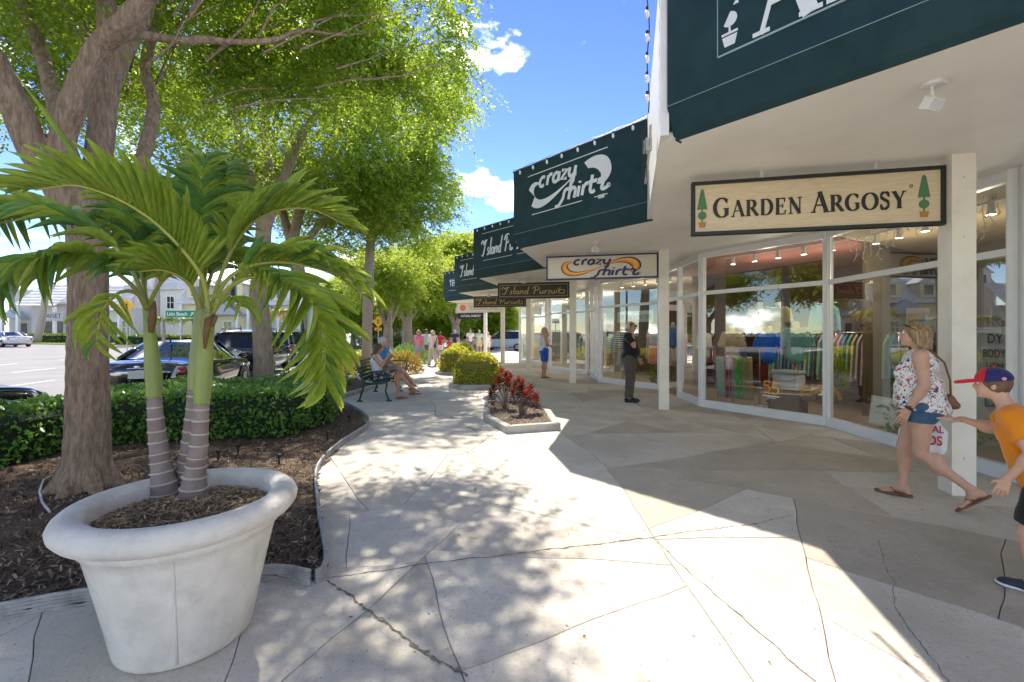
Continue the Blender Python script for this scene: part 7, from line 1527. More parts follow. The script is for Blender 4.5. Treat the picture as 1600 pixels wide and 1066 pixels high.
def bld(label, px0, px1, Y_, ztop, wall, depth=9, zg=None, roof=None, wins=(), door=(), dorm=(), gab=(), sign=None):
    x0, x1 = W(px0, 0, Y_).x, W(px1, 0, Y_).x; zg = zroad((x0+x1)/2, Y_)-.2 if zg is None else zg
    t = thing('shop_house', label, 'building', ((x0+x1)/2, Y_, zg), 0, 'low shop buildings across the street'); mb = MB(); mb.box(((x0+x1)/2, Y_+depth/2, (zg+ztop)/2), (x1-x0, depth, ztop-zg)); mb.build('wall', wall, t)
    mb = MB(); mb.box(((x0+x1)/2, Y_+depth/2, ztop+.1), (x1-x0+.3, depth+.3, .2)); mb.build('parapet', trimw, t)
    if roof:
        h, run, n = roof; mb = MB(); roof_rows(mb, (x0-.3, Y_-run, ztop-.4), (x1+.3, Y_-run, ztop-.4), (0, run+2.0, h), n); mb.build('roof', roofm, t)
        for x in (x0+.1, x1-.1): mb = MB(); mb.box((x, Y_-run+.35, (zg+ztop-.5)/2), (.3, .3, ztop-.5-zg)); mb.build('column', trimw, t)
    for (a, b, z0, z1) in wins:
        mb = MB(); xa, xb = W(a, 0, Y_).x, W(b, 0, Y_).x; mb.box(((xa+xb)/2, Y_-.03, (z0+z1)/2), (xb-xa+.24, .06, z1-z0+.24)); f = mb.build('window', trimw, t); mb = MB(); mb.box(((xa+xb)/2, Y_-.07, (z0+z1)/2), (xb-xa, .04, z1-z0)); mb.build('pane', carg, f)
        mb = MB(); mb.box(((xa+xb)/2, Y_-.1, (z0+z1)/2), (.07, .04, z1-z0)); mb.box(((xa+xb)/2, Y_-.1, (z0+z1)/2), (xb-xa, .045, .07)); mb.build('glazing_bar', trimw, f)
    for (a, b, z1) in door:
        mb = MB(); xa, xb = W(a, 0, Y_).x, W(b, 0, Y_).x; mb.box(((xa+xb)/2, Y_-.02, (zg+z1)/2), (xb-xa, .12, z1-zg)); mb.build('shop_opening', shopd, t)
    for (px, zb, wd, ht) in dorm:
        x = W(px, 0, Y_).x; mb = MB(); mb.box((x, Y_+.3, zb+ht/2), (wd, 1.6, ht)); d_ = mb.build('dormer', wall, t)
        mb = MB(); mb.add([(x-wd*.65, Y_-.65, zb+ht), (x+wd*.65, Y_-.65, zb+ht), (x, Y_-.65, zb+ht+wd*.45), (x-wd*.65, Y_+1.6, zb+ht), (x+wd*.65, Y_+1.6, zb+ht), (x, Y_+1.6, zb+ht+wd*.45)], [(0, 1, 2), (5, 4, 3), (0, 2, 5, 3), (1, 4, 5, 2), (0, 3, 4, 1)]); mb.build('dormer_roof', roofm, d_)
        mb = MB(); mb.box((x, Y_-.53, zb+ht*.52), (wd*.45, .06, ht*.7)); mb.build('dormer_window', carg, d_)
    for (px, zb, wd, ht) in gab:
        x = W(px, 0, Y_).x; mb = MB(); mb.add([(x-wd/2, Y_-1.6, zb), (x+wd/2, Y_-1.6, zb), (x, Y_-1.6, zb+ht), (x-wd/2, Y_+.5, zb), (x+wd/2, Y_+.5, zb), (x, Y_+.5, zb+ht)], [(0, 1, 2), (5, 4, 3), (0, 2, 5, 3), (1, 4, 5, 2), (0, 3, 4, 1)]); mb.build('porch_gable', M('gable_blue_grey', (.36, .42, .48), .7), t)
        for sx in (-1, 1): mb = MB(); mb.box((x+sx*wd*.42, Y_-1.4, (zg+zb)/2), (.35, .35, zb-zg)); mb.build('column', trimw, t)
    if sign:
        txt, a, b, z0, ht, run = sign; xa, xb = W(a, 0, Y_-run).x, W(b, 0, Y_-run).x; mb = MB(); mb.box(((xa+xb)/2, Y_-run-.05, z0+ht/2), (xb-xa+.5, .1, ht*1.7)); s_ = mb.build('sign_board', wallc[0], t); lettering(txt, 'lettering', M('plum_letters', (.12, .08, .14), .6), s_, (xa, Y_-run-.1, z0), (1, 0, 0), UP, (0, -1, 0), xb-xa, ht, .02)
    return t
bld('plain grey block with a flat parapet at the far left', 14, 62, 64, 7.6, wallc[0], gab=[(33, 3.7, 2.6, 1.1)], door=[(26, 42, 3.0)])
bld('grey shop with a white tiled lean-to roof and capital lettering', 50, 108, 62, 5.6, wallc[0], roof=(3.4, 2.2, 8), door=[(62, 98, 3.2)], sign=('PLANET', 65, 97, 3.55, .62, 2.6))
bld('white shop with a striped tiled roof right of the big trunk', 150, 204, 62, 5.0, wallc[1], roof=(3.8, 2.0, 9), door=[(172, 184, 3.1)], wins=[(192, 202, 1.5, 3.3)])
bld('tall white boarded house behind the green guide sign', 206, 292, 66, 8.3, wallc[1], roof=(3.2, .6, 7), wins=[(262, 272, 5.2, 6.9), (218, 226, 1.3, 3.3)], door=[(240, 250, 3.0)], dorm=[(228, 8.1, 2.6, 1.9)])
bld('cream house with porch gables and dormers behind the black wagon', 286, 392, 63, 6.0, wallc[2], roof=(3.6, .8, 8), wins=[(350, 362, 1.6, 3.2)], door=[(312, 326, 3.0)], dorm=[(310, 6.4, 2.5, 1.9), (366, 6.4, 2.8, 2.0)], gab=[(352, 4.1, 6.0, 1.9)])
bld('pale house with a tiled roof and a porch left of the leaning tree', 388, 500, 66, 6.0, wallc[1], roof=(3.8, .8, 8), wins=[(438, 446, 1.6, 3.2)], door=[(415, 424, 3.0), (470, 486, 3.0)], dorm=[(442, 6.3, 2.5, 1.9)], gab=[(420, 4.0, 5.0, 1.7)])
bld('small teal shop far off beyond the bench', 604, 640, 78, 5.2, wallc[3], zg=0, wins=[(610, 616, 1, 3), (630, 636, 1, 3)], door=[(619, 626, 3)])
bld('long white shop far away at the end of the street', 640, 800, 95, 5.6, wallc[1], zg=0, roof=(2.4, 1.4, 6), door=[(650, 690, 3), (700, 740, 3)])
# verge, far hedges and palms
far_m = leafmat('far_hedge_leaves', (.10, .17, .015), (.26, .32, .03), (.4, .48, .05), ns=1.5, tfac=.35, fine=6)
vp = [(-70, 52), (-14, 52), (-12, 58), (-72, 60)]; mb = MB(); vz = [zroad(x, y)+.06 for x, y in vp]; mb.add([(x, y, z) for (x, y), z in zip(vp, vz)]+[(x, y, z-.3) for (x, y), z in zip(vp, vz)], [(0, 1, 2, 3), (0, 4, 5, 1), (1, 5, 6, 2), (2, 6, 7, 3), (3, 7, 4, 0)]); setp(mb.build('verge', lawn, None), kind='structure')
for i, (a, b, Y_, h, lab) in enumerate([(30, 104, 56, 1.15, 'clipped yellow green hedge in front of the shop with capital lettering'), (178, 250, 53, 1.2, 'round dark hedge under the yellow crossing sign'), (247, 312, 51, 1.25, 'clipped light hedge beneath the green guide sign'), (430, 470, 40, 1.6, 'dark hedge behind the black wagon, left of the lamp post'), (575, 640, 48, 1.2, 'low hedge far beyond the bench')]):
    x0, x1 = W(a, 0, Y_).x, W(b, 0, Y_).x; zz = max(0, zroad((x0+x1)/2, Y_)) if a < 500 else 0; hedge('far_hedge', lab, [(x0, Y_), (x1, Y_), (x1, Y_+1.8), (x0, Y_+1.8)], h, (.22, .55), 2600, hedge_m if i in (1, 3) else far_m, 70+i, 'hedge', 'hedges across the street', rnd=.5, z0=zz, wob=.12)
far_palm('tall curved palm rising before the shop with capital lettering', (W(58, 0, 54).x, 54, .7), 8.5, .32, 3.2, 16, 1, lean=1.1)
far_palm('tall palm behind the crossing sign, left of the guide sign', (W(246, 0, 55).x, 55, .6), 9.0, .3, 3.2, 16, 2)
far_palm('short palm left of the green guide sign post', (W(256, 0, 50).x, 50, .55), 2.3, .16, 1.9, 14, 3)
far_palm('short palm right of the green guide sign', (W(302, 0, 50).x, 50, .5), 2.3, .16, 1.9, 14, 4)
far_palm('golden green palm behind the lamp post', (W(458, 0, 40).x, 40, .3), 2.9, .16, 2.1, 18, 5, palm_leaf_y, lean=-.4)
far_palm('shaggy palm far down beyond the big forked tree', (W(664, 0, 58).x, 58, 0), 4.6, .4, 2.4, 18, 6)
far_palm('second shaggy palm far down beyond the big forked tree', (W(650, 0, 62).x, 62, 0), 4.2, .4, 2.4, 18, 7)
# ---------- trees farther off ----------
def bgtree(label, px, Y_, zt, rad, zc, seed, mat=crown2_m, leaf=(.17, .55), dens=46, forks=5, tr=.34, blobs=None, zf=None, len_=1.0):
    b = Vector((W(px, 0, Y_).x, Y_, 0)); q = random.Random(seed); zf = zf or zc*.42; L_ = []
    for i in range(forks):
        a = 6.283*i/forks+q.uniform(-.3, .3); r = rad*q.uniform(.45, .7); L_.append([(b+Vector((0, 0, zf)), tr*.55), (b+Vector((math.cos(a)*r*.35, math.sin(a)*r*.35, zf+(zc-zf)*.45)), tr*.4), (b+Vector((math.cos(a)*r*.8, math.sin(a)*r*.8, zc)), tr*.25), (b+Vector((math.cos(a)*r*1.1, math.sin(a)*r*1.1, zc+(zt-zc)*.5)), tr*.12)])
    bl_ = blobs or [((b.x+rad*.5*math.cos(a), b.y+rad*.5*math.sin(a), zc+(zt-zc)*q.uniform(.15, .4)), (rad*.62, rad*.6, (zt-zc)*.62)) for a in (0.4, 1.7, 2.9, 4.2, 5.4)]+[((b.x, b.y, zc+(zt-zc)*.55), (rad*.7, rad*.7, (zt-zc)*.5))]
    return street_tree(label, b, [(b+Vector((0, 0, -.1)), tr*1.4), (b+Vector((0, 0, .5)), tr*1.05), (b+Vector((.03, 0, zf)), tr*.85)], L_, bl_, seed, dens, leaf, mat, barkg, 'trees beyond the walk', 18, len_, .07, 40, -.25)
bgtree('big forked tree with a pale trunk straight down the walk', 636, 36, 8.4, 3.7, 4.6, 51, zf=2.4, tr=.42)
bgtree('tree with a dark trunk at the far end under the awnings', 712, 43, 8.8, 3.4, 5.0, 52, tr=.4)
bgtree('tall feathery tree rising above the farthest awning', 722, 54, 13.4, 6.2, 7.5, 53, leaf=(.24, .5), len_=1.4)
bgtree('dark leafy tree far off left of the big forked tree', 598, 55, 11.5, 5.0, 4.2, 54, crown_m, leaf=(.24, .55), len_=1.3)
bgtree('bushy pale green tree far behind the walkers', 690, 50, 5.6, 3.2, 2.2, 55, tr=.2, leaf=(.2, .6))
bgtree('light green tree far behind the posts', 762, 58, 6.5, 4.5, 2.6, 56, tr=.25, leaf=(.22, .6))
bgtree('broad tree across the street behind the tall palm', 552, 62, 9.5, 5.0, 4.0, 57, leaf=(.26, .55), len_=1.3)
bgtree('golden leaved tree between the bench and the big forked tree', 606, 30, 7.2, 2.6, 4.3, 58, leaf=(.14, .5))
for i, (x, y, lab) in enumerate([(-21, 3, 'broad tree across the street to the left, first of those mirrored in the windows'), (-24, 11, 'broad tree across the street to the left, nearest the shops in the mirror image'), (-19, -6, 'broad tree across the street behind the camera on the left'), (-27, -1, 'tall tree farther across the street on the left')]):
    b = Vector((x, y, zroad(x, y)-.05)); fk = [(b+Vector((math.cos(a)*1.6, math.sin(a)*1.6, 4.6))) for a in (.3, 2.2, 4.3)]
    street_tree(lab, b, [(b, .4), (b+Vector((0, 0, .5)), .3), (b+Vector((0, 0, 2.4)), .26)], [[(b+Vector((0, 0, 2.3)), .2), (p, .1)] for p in fk], [((x, y, 5.6), (3.0, 3.0, 2.2)), ((x+1.2, y-1.5, 5.0), (1.9, 1.9, 1.5)), ((x-1, y+1.8, 5.4), (2, 2, 1.7))], 120+i, 42, (.17, .55), crown2_m, barkg, 'trees across the street to the left', 18, 1.0, .06, 0)
for i, (x, y) in enumerate([(-15, 6.5), (-14, -2.5)]): far_palm(['palm across the street to the left, mirrored in the windows', 'second palm across the street, behind the camera'][i], (x, y, zroad(x, y)), 5.2, .22, 2.4, 16, 30+i)
hedge('far_hedge', 'long hedge across the street to the left, mirrored in the windows', [(-38, -35), (-36.2, -35), (-36.2, 24), (-38, 24)], 1.3, (.3, .55), 3500, hedge_m, 90, 'hedge', 'hedges across the street', rnd=.5, z0=.2, wob=.15)
# ================= window displays =================
def D(n, tt, ins): p = A_(n)+(B_(n)-A_(n))*tt+INW*ins; return p
rzW = math.atan2(INW.x, -INW.y)      # local +y faces the street
FACE = math.atan2(INW.x, -INW.y)
formm = M('form_beige', (.55, .45, .34), .6)
def tee(label, p, z, mat, s=1.0, long=False, stand=True, bottom=None, rz=FACE, group='dressed forms in the shop windows', cat='mannequin'):
    t = thing('dress_form', label, cat, (p[0], p[1], .03), rz, group); z = z-.03
    body = [E_((0, 0, z+.12*s), A((.15, .10, .17))*s, k=.05), E_((0, 0, z+.36*s), A((.17, .11, .18))*s, k=.06), S_((-.15*s, 0, z+.50*s), (.15*s, 0, z+.50*s), .06*s, k=.05)]
    slv = [S_((-.17*s, 0, z+.48*s), (-.235*s, .02*s, z+.23*s), .07*s, .075*s, .03), S_((.17*s, 0, z+.48*s), (.235*s, .02*s, z+.23*s), .07*s, .075*s, .03)]
    if long: slv += [S_((-.235*s, .02*s, z+.25*s), (-.26*s, .05*s, z-.04), .06*s, .05*s, .02), S_((.235*s, .02*s, z+.25*s), (.26*s, .05*s, z-.04), .06*s, .05*s, .02)]
    sdf_obj('shirt', body+slv, .016, mat, t, cuts=[plane((0, 0, z-.06*s), (0, 0, -1)), plane((0, 0, z+.575*s), (0, 0, 1))]+([] if long else [limbcut((-.17*s, 0, z+.48*s), (-.235*s, .02*s, z+.23*s), .98, .1), limbcut((.17*s, 0, z+.48*s), (.235*s, .02*s, z+.23*s), .98, .1)]), grow=.01, fn=lambda P, D_: D_+(.005*np.sin(P[..., 2]*40+P[..., 0]*14)*np.sin(P[..., 0]*26)).astype(np.float32))
    mb = MB(); mb.lathe([(.06*s, z+.52*s), (.05*s, z+.60*s), (.052*s, z+.66*s), (0, z+.68*s)], 14); mb.build('neck', formm, t, True, local=True)
    if bottom: k, bm_ = bottom; sdf_obj(k, [E_((0, 0, z-.05), (.15, .11, .12), k=.04)]+([S_((sx*.08, 0, z-.1), (sx*.10, 0, z-.5), .09, .085, .02) for sx in (-1, 1)] if k == 'shorts' else [S_((0, 0, z-.1), (0, 0, z-.55), .13, .22, .05)]), .02, bm_, t, cuts=[plane((0, 0, z+.03), (0, 0, 1)), plane((0, 0, z-.5), (0, 0, -1))])
    if stand: mb = MB(); mb.tube([(0, 0, 0), (0, 0, z)], .014, 8); mb.lathe([(0, .02), (.14, .015), (.15, 0)], 18); mb.build('stand', M('stand_metal', (.3, .3, .3), .3, metal=.8), t, True, local=True)
    return t
blue = fabric('cobalt_tee', (.01, .12, .62), (.01, .10, .5), 4); tealt = fabric('teal_grey_tee', (.16, .33, .31), (.13, .28, .26), 4); olive = fabric('olive_tee', (.30, .27, .07), (.25, .22, .06), 4); ivory = fabric('ivory_tee', (.70, .68, .62), (.6, .58, .52), 4); tant = fabric('tan_tee', (.48, .36, .22), (.4, .3, .18), 4)
tee('blue T-shirt on a form in the clothing window, white print on its chest', D(1, .46, .55), .98, blue)
tee('teal T-shirt on a form beside the blue one, dark band across the chest', D(1, .66, .60), 1.0, tealt, 1.08)
tee('olive T-shirt on a tall form, upper left in the clothing window', D(1, .27, 1.0), 1.52, olive, .95)
tee('second olive T-shirt with an orange print, right of the first', D(1, .42, 1.05), 1.50, olive, .95)
tee('tan top on a form at the left end of the clothing window', D(1, .12, .6), .98, tant, 1.0)
p = A_(1)+Vector((.35, .75)); tee('ivory T-shirt on a form in the narrow window by the doorway', p, .95, ivory, 1.0, rz=FACE-.5)
for n_, tt_, mt_ in ((1, .46, lettw), (1, .66, dark)):
    pass
tl = [('pale teal towel hanging at the left of the clothing window', (.30, .48, .46)), ('dark red towel beside the pale teal one', (.36, .04, .04)), ('grey towel between the red and green towels', (.30, .31, .33)), ('bright green towel in the clothing window', (.10, .45, .10)), ('tan towel at the right end of the towel row', (.42, .30, .15))]
for i, (lab, c) in enumerate(tl):
    p = D(1, .10+.062*i, .30); t = thing('towel', lab, 'towel', V3(p, .03), FACE, 'towels in a row in the clothing window'); V = []; F = []
    for a in range(9):
        for b in range(7): V.append(((a/8-.5)*.19, .02*math.sin(a*1.6+i)+.05*(b/6), .18+b/6*.82))
    F = [(a*7+b, (a+1)*7+b, (a+1)*7+b+1, a*7+b+1) for a in range(8) for b in range(6)]; o = mesh_obj('cloth', np_mesh('cloth', V, F, fabric('towel_%d' % i, c, tuple(x*.8 for x in c), 10), True), t); m = o.modifiers.new('thick', 'SOLIDIFY'); m.thickness = .02
    mb = MB(); mb.tube([(-.1, .05, 1.01), (.1, .05, 1.01)], .012, 6); mb.build('rail', chrome, t, True, local=True)
p = D(1, .66, .35); t = thing('cool_box', 'white and grey cool box in the clothing window under the teal shirt', 'cooler', V3(p, .48), FACE); mb = MB(); mb.box((0, 0, .15), (.46, .28, .28)); o = mb.build('tub', M('cooler_white', (.72, .73, .74), .4), t, local=True); o.modifiers.new('b', 'BEVEL').width = .03; mb = MB(); mb.box((0, 0, .33), (.49, .31, .07)); o = mb.build('lid', M('cooler_grey', (.45, .47, .5), .4), t, local=True); o.modifiers.new('b', 'BEVEL').width = .025; mb = MB(); mb.tube([(-.2, .16, .22), (-.1, .2, .18), (.1, .2, .18), (.2, .16, .22)], .012, 6); mb.build('handle', M('cooler_grey', (0, 0, 0)), t, True, local=True)
mb = MB(); mb.box((0, 0, -.22), (.5, .32, .43)); mb.build('plinth', M('plinth_wood', (.2, .14, .09), .6), t, local=True)
p = D(1, .88, .5); t = thing('board_shorts', 'pale teal board shorts hanging at the right of the clothing window', 'shorts', V3(p, 1.45), FACE)
sdf_obj('shorts', [E_((0, 0, .48), (.21, .07, .1), k=.04), S_((-.1, 0, .42), (-.14, 0, .08), .12, .125, .02), S_((.1, 0, .42), (.14, 0, .08), .12, .125, .02)], .016, fabric('seafoam_cloth', (.30, .55, .56), (.26, .5, .5), 8), t, cuts=[plane((0, 0, .56), (0, 0, 1)), plane((0, 0, .1), (0, 0, -1)), plane((0, .07, 0), (0, 1, 0)), plane((0, -.07, 0), (0, -1, 0))], fn=lambda P, D_: D_+(.008*np.sin(P[..., 0]*50+P[..., 2]*8)).astype(np.float32))
mb = MB(); mb.tube([(0, 0, .5), (0, 0, 1.66)], .006, 5); mb.tube([(-.2, 0, .58), (.2, 0, .58)], .012, 6); mb.build('hanger', chrome, t, True, local=True)
yfm = leafmat('sunflower_petals', (.7, .4, .01), (.8, .5, .02), (.6, .4, .02), ns=5)
def flowers(label, p, z, mat, r, n, seed):
    q = random.Random(seed); t = thing('flower_bunch', label, 'flowers', V3(p, z), 0, 'flowers in the shop windows'); mb = MB()
    for i in range(n):
        a = q.uniform(0, 6.3); rr_ = r*math.sqrt(q.random()); c = Vector((rr_*math.cos(a), rr_*math.sin(a), .12+q.uniform(0, .16)))
        for k in range(7): b = k*.9; d = Vector((math.cos(b), -.5, math.sin(b))).normalized(); s_ = Vector((-math.sin(b), 0, math.cos(b)))*.014; mb.add([c, c+d*.03+s_, c+d*.06, c+d*.03-s_], [(0, 1, 2, 3)])
    o = mb.build('petals', mat, t, local=True); o['kind'] = 'stuff'; mb = MB(); mb.lathe([(0, 0), (r*.5, 0), (r*.6, .12), (0, .12)], 12); mb.build('tub', M('plinth_wood', (0, 0, 0)), t, True, local=True)
flowers('yellow flowers low in the clothing window, left of the corner', D(1, .80, .35), .32, yfm, .2, 26, 4); flowers('second yellow flower bunch at the right end of the clothing window', D(1, .92, .45), .30, yfm, .18, 20, 6)
gtall = leafmat('display_greens', (.16, .26, .03), (.34, .42, .05), (.3, .4, .05), ns=4)
for i, (tt, h, lab) in enumerate([(.90, .8, 'yellow green display plant at the right of the clothing window'), (.50, .4, 'bronze leaved display plant low in the clothing window')]):
    p = D(1, tt, .75); shrub('display_plant', lab, V3(p, .5 if i == 0 else .1), .22, h, (.16, .3), 260, gtall if i == 0 else drk_m, 90+i, 'plants in the shop windows', 'plant', True)
# number decal on the glass
p = D(1, .55, -.008); ug = V3((B_(1)-A_(1)).normalized(), 0); ng = V3(-INW, 0); t = thing('window_decal', 'orange and yellow number decal low on the clothing window', 'decal', V3(p, .35))
five = [[(.30, .5), (.05, .5), (.02, .28), (.02, .28)], crom([(.02, .28), (.16, .33), (.29, .2), (.2, .03), (.0, .05)], 5)]
for x0, mt, z0 in ((0, org, .02), (.15, yel, 0)):
    mb = MB()
    for i, st in enumerate(five[:1]+five[1:]): ribbon(mb, [(x0+a*.40, z0+b*.40) for a, b in (st[:3] if i == 0 else st)], .03, V3(p, .42), ug, UP, ng, .001, .003+.0006*i)
    mb.build('number', mt, t)
mb = MB(); mb.bar(V3(p, .38)+ug*-.02+ng*.002, V3(p, .38)+ug*.28+ng*.002, .003, .022); mb.bar(V3(p, .345)+ug*.06+ng*.002, V3(p, .345)+ug*.22+ng*.002, .003, .014); mb.build('caption_line', lettw, t)
# second clothing window: striped top, pink dress, poster
strip = M('striped_cloth', (.02, .02, .025), .85); 
if not strip.get('w'):
    nt_ = strip.node_tree; wv = nt_.nodes.new('ShaderNodeTexWave'); wv.wave_type = 'BANDS'; wv.bands_direction = 'Z'; wv.inputs['Scale'].default_value = 4.6; cr = nt_.nodes.new('ShaderNodeMapRange'); cr.inputs[1].default_value = .45; cr.inputs[2].default_value = .55; nt_.links.new(wv.outputs['Fac'], cr.inputs[0]); mxs = nt_.nodes.new('ShaderNodeMix'); mxs.data_type = 'RGBA'; mxs.inputs[6].default_value = (.02, .02, .03, 1); mxs.inputs[7].default_value = (.7, .7, .68, 1); nt_.links.new(cr.outputs[0], mxs.inputs[0]); tco = nt_.nodes.new('ShaderNodeTexCoord'); nt_.links.new(tco.outputs['Object'], wv.inputs['Vector']); nt_.links.new(mxs.outputs[2], nt_.nodes['Principled BSDF'].inputs['Base Color'])
tee('black and white striped top on a form at the left of the second window', D(2, .15, .6), 1.0, strip, 1.05, True, bottom=('skirt', fabric('grey_skirt', (.3, .3, .3), None)))
tee('white top with a coral skirt on a form behind the man in black', D(2, .66, .7), 1.15, fabric('pale_top', (.6, .55, .56), None), .95, bottom=('skirt', fabric('coral_skirt', (.65, .16, .16), (.55, .13, .13), 5)))
tee('blue top on a form at the right of the second window', D(2, .9, .8), 1.15, fabric('slate_blue_top', (.08, .2, .42), (.06, .16, .34), 5), 1.0, True)
p = D(2, .27, .12); t = thing('window_poster', 'pale poster with dark capitals high in the second clothing window', 'poster', V3(p, 1.86)); mb = MB(); mb.bar(V3(p, 2.0), V3(p, 2.0)+ug*1.35, .01, .32); mb.build('sheet', M('poster_pale', (.62, .68, .68), .6), t); lettering('SOUTHERN TIDE', 'lettering', M('poster_ink', (.08, .12, .16), .6), t, V3(p, 1.93)+ug*.34+ng*.006, ug, UP, ng, .95, .12, .01)
mb = MB(); mb.ext(arc(.16, 0, .09, .09, 0, 340, 14), V3(p, 2.0), ug, UP, ng, .006, .009); mb.build('round_emblem', M('poster_ink2', (.2, .35, .42), .6), t)
shrub('display_plant', 'green display plant low at the right of the second clothing window', V3(D(2, .85, .4), .12), .28, .5, (.14, .4), 260, gtall, 96, 'plants in the shop windows', 'plant', True)
# stock on tables and rails further inside
def rack(label, p, n, seed, cols, L_=1.3):
    q = random.Random(seed); t = thing('clothes_rail', label, 'clothes rail', V3(p, .03), FACE, 'clothes rails inside the shops'); mb = MB(); mb.tube([(-L_/2, 0, 0), (-L_/2, 0, 1.5), (L_/2, 0, 1.5), (L_/2, 0, 0)], .016, 6); mb.build('rail', chrome, t, True, local=True)
    for i in range(n):
        x = -L_/2+.06+(L_-.12)*i/(n-1); h = q.uniform(.6, .85); mb = MB(); mb.add([(x, -.2, 1.3), (x, .2, 1.3), (x+.02, .24, 1.3-h), (x-.01, -.24, 1.3-h), (x, 0, 1.46)], [(0, 1, 2, 3), (4, 1, 0)]); c = q.choice(cols); o = mb.build('garment', fabric('stock_%s' % '_'.join('%d' % (v*100) for v in c), c, None), t, local=True); m = o.modifiers.new('t', 'SOLIDIFY'); m.thickness = .035
pal = [(.5, .5, .48), (.1, .3, .5), (.55, .2, .2), (.2, .45, .4), (.6, .5, .3), (.12, .12, .14), (.65, .4, .45), (.3, .5, .2)]
for i, (n_, tt, ins, lab) in enumerate([(1, .3, 2.6, 'clothes rail deep in the first clothing shop'), (1, .8, 2.3, 'clothes rail at the right inside the first clothing shop'), (2, .3, 2.2, 'clothes rail deep in the second clothing window'), (2, .8, 2.0, 'clothes rail at the right of the second clothing window'), (3, .4, 1.5, 'clothes rail in the shop behind the woman in blue shorts'), (3, .8, 2.2, 'second rail in the shop behind the woman in blue shorts')]): rack(lab, D(n_, tt, ins), 15, i, pal)
# gift shop window
ga, gb = B_(1), A_(0); gd = (gb-ga).normalized()
def GW(px, ins): k = (px-800)/711; t_ = (k*ga.y-ga.x)/(gd.x-k*gd.y); return ga+gd*t_+Vector((ins, 0))
p0, p1 = GW(1438, .25), GW(1537, .25); t = thing('word_poster', 'tall cream poster of black words behind the nearest post', 'poster', V3(p0, .6)); mb = MB(); mb.bar(V3(p0, 1.05), V3(p1, 1.05), .015, 1.05); mb.build('sheet', M('poster_cream', (.44, .42, .36), .7, (.34, .32, .27), 5), t)
ink = M('poster_black', (.03, .03, .03), .6); u3 = V3((p1-p0).normalized(), 0); n3 = Vector((-1, 0, 0)); pl_ = (p1-p0).length
for txt, x, z, wd, ht in (('VE', .09, 1.40, .13, .10), ('ERV', .07, 1.24, .15, .09), ('O M', .08, 1.10, .14, .08)): lettering(txt, 'lettering', ink, t, V3(p0, z)+u3*x*1.0+n3*.012, u3, UP, n3, wd, ht)
for txt, x, z, wd, ht in (('DY', .70, 1.40, .16, .10), ('BODY', .64, 1.24, .24, .09), ('HEM', .68, 1.10, .18, .08), ('K', .64, .86, .14, .17), ('D', .66, .68, .12, .12)): lettering(txt, 'lettering', ink, t, V3(p0, z)+u3*x*pl_/.92+n3*.012, u3, UP, n3, wd, ht)
p = GW(1356, .22); t = thing('framed_notice', 'white framed notice with a green emblem at the foot of the gift shop window', 'notice', V3(p, .17)); mb = MB(); m = Matrix.Rotation(.12, 3, 'Y'); mb.box(V3(p, .38), (.02, .46, .42), m); mb.build('frame', M('frame_pale', (.62, .66, .62), .5), t); mb = MB(); mb.box(V3(p, .38)+Vector((-.012, 0, 0)), (.008, .40, .36), m); mb.build('sheet', M('notice_paper', (.72, .74, .70), .7), t)
mb = MB(); 
for pl in ([(-.09, .05), (.02, .09), (.1, .07), (.12, .09), (.08, .04), (-.02, .04), (-.1, .02)],): mb.ext(pl, V3(p, .40)+Vector((-.02, 0, 0)), (0, -1, 0), UP, (-1, 0, 0), .002, .006)
for k in range(4): mb.box(V3(p, .36-.03*k)+Vector((-.019, 0, 0)), (.004, .26-.03*k, .006))
mb.build('emblem', M('emblem_green', (.10, .32, .26), .6), t)
shrub('display_plant', 'dark leafy plants low in the gift shop window', V3(GW(1385, .7), .05), .6, 1.0, (.14, .45), 700, hedge_m, 97, 'plants in the shop windows', 'plant', True)
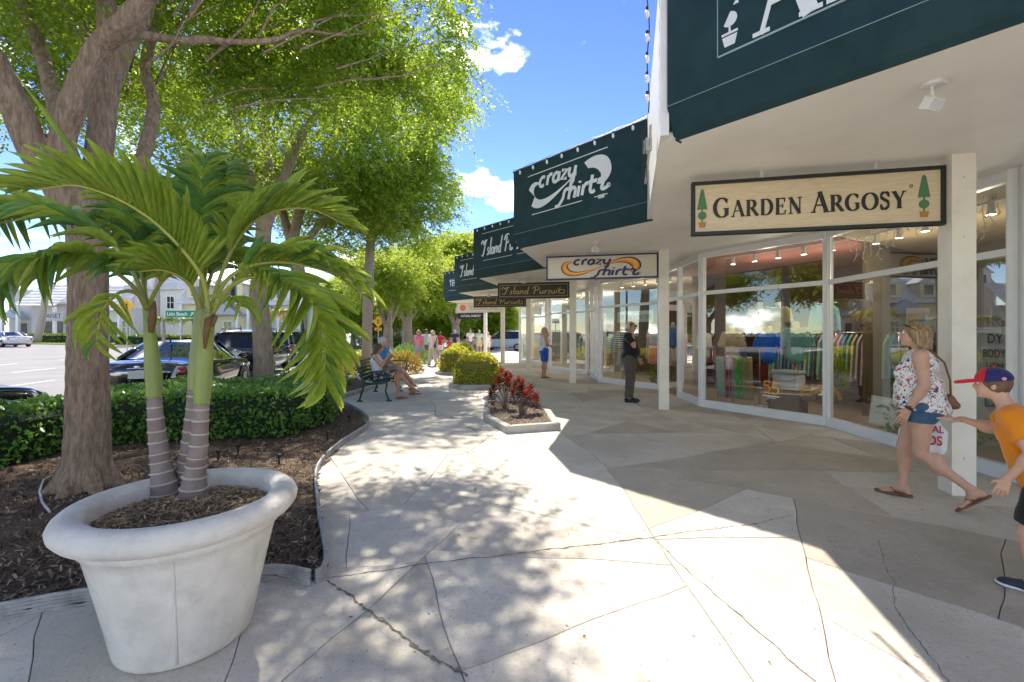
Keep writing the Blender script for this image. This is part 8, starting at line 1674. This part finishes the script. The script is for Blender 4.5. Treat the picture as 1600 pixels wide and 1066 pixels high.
t = thing('slip_chair', 'white covered chair in the gift shop window behind the notice', 'chair', V3(GW(1392, .45), .03), 0); V, F = sdf_geo([E_((0, 0, .25), (.22, .24, .26), k=.05), E_((.16, 0, .55), (.08, .22, .35), k=.06)], .025, cuts=[plane((0, 0, .0), (0, 0, -1))]); mesh_obj('cover', np_mesh('cover', V, F, M('linen_cover', (.62, .60, .53), .85, (.5, .48, .42), 6), True), t); mb = MB(); mb.box((0, 0, .02), (.3, .3, .03)); mb.build('base', dark, t, local=True)
for i, (px, ins, z, h) in enumerate([(1330, 1.6, .03, 1.9), (1450, 1.9, .03, 2.1)]):
    p = GW(px, ins); t = thing('gift_shelf', ['wooden shelf of gifts deep in the gift shop, left', 'wooden shelf of gifts deep in the gift shop, right'][i], 'shelf', V3(p, z), 0, 'shelves in the gift shop'); q = random.Random(i); wd = M('shelf_wood', (.20, .13, .07), .6, (.15, .1, .05), 6)
    for k in range(5): mb = MB(); mb.box((0, 0, .2+k*h/5), (.35, 1.3, .03)); mb.build('shelf_board', wd, t, local=True)
    for sy in (-1, 1): mb = MB(); mb.box((0, sy*.66, h/2), (.36, .03, h)); mb.build('side_panel', wd, t, local=True)
    for k in range(4):
        for m_ in range(6): mb = MB(); hh = q.uniform(.1, .26); mb.lathe([(0, 0), (.05, 0), (q.uniform(.04, .08), hh*.5), (.03, hh*.9), (0, hh)], 8, (0, -.5+m_*.2+q.uniform(-.04, .04), .216+k*h/5)); c = q.choice(pal); mb.build('ornament', fabric('stock_%s' % '_'.join('%d' % (v*100) for v in c), c, None), t, True, local=True)
# icicle light strings inside the gift shop glass
cordw = M('icicle_cord', (.75, .72, .62), .5)
t = thing('icicle_lights', 'white icicle light strings hanging inside the top of the gift shop window', 'string lights', V3(GW(1380, .12), 2.6)); q = random.Random(8)
for i in range(22):
    px = 1316+i*11.5; p = V3(GW(px, .1), 3.02); mb = MB(); n_ = q.randint(3, 7); pts = [p+Vector((0, q.uniform(-.03, .03)*(k > 0), -.075*k)) for k in range(n_)]; mb.tube(pts, .0045, 4)
    for k in range(1, n_): mb.tube([pts[k], pts[k]+Vector((0, q.choice((-1, 1))*.035, -.02))], .006, 4)
    mb.build('icicle_strand', cordw, t)
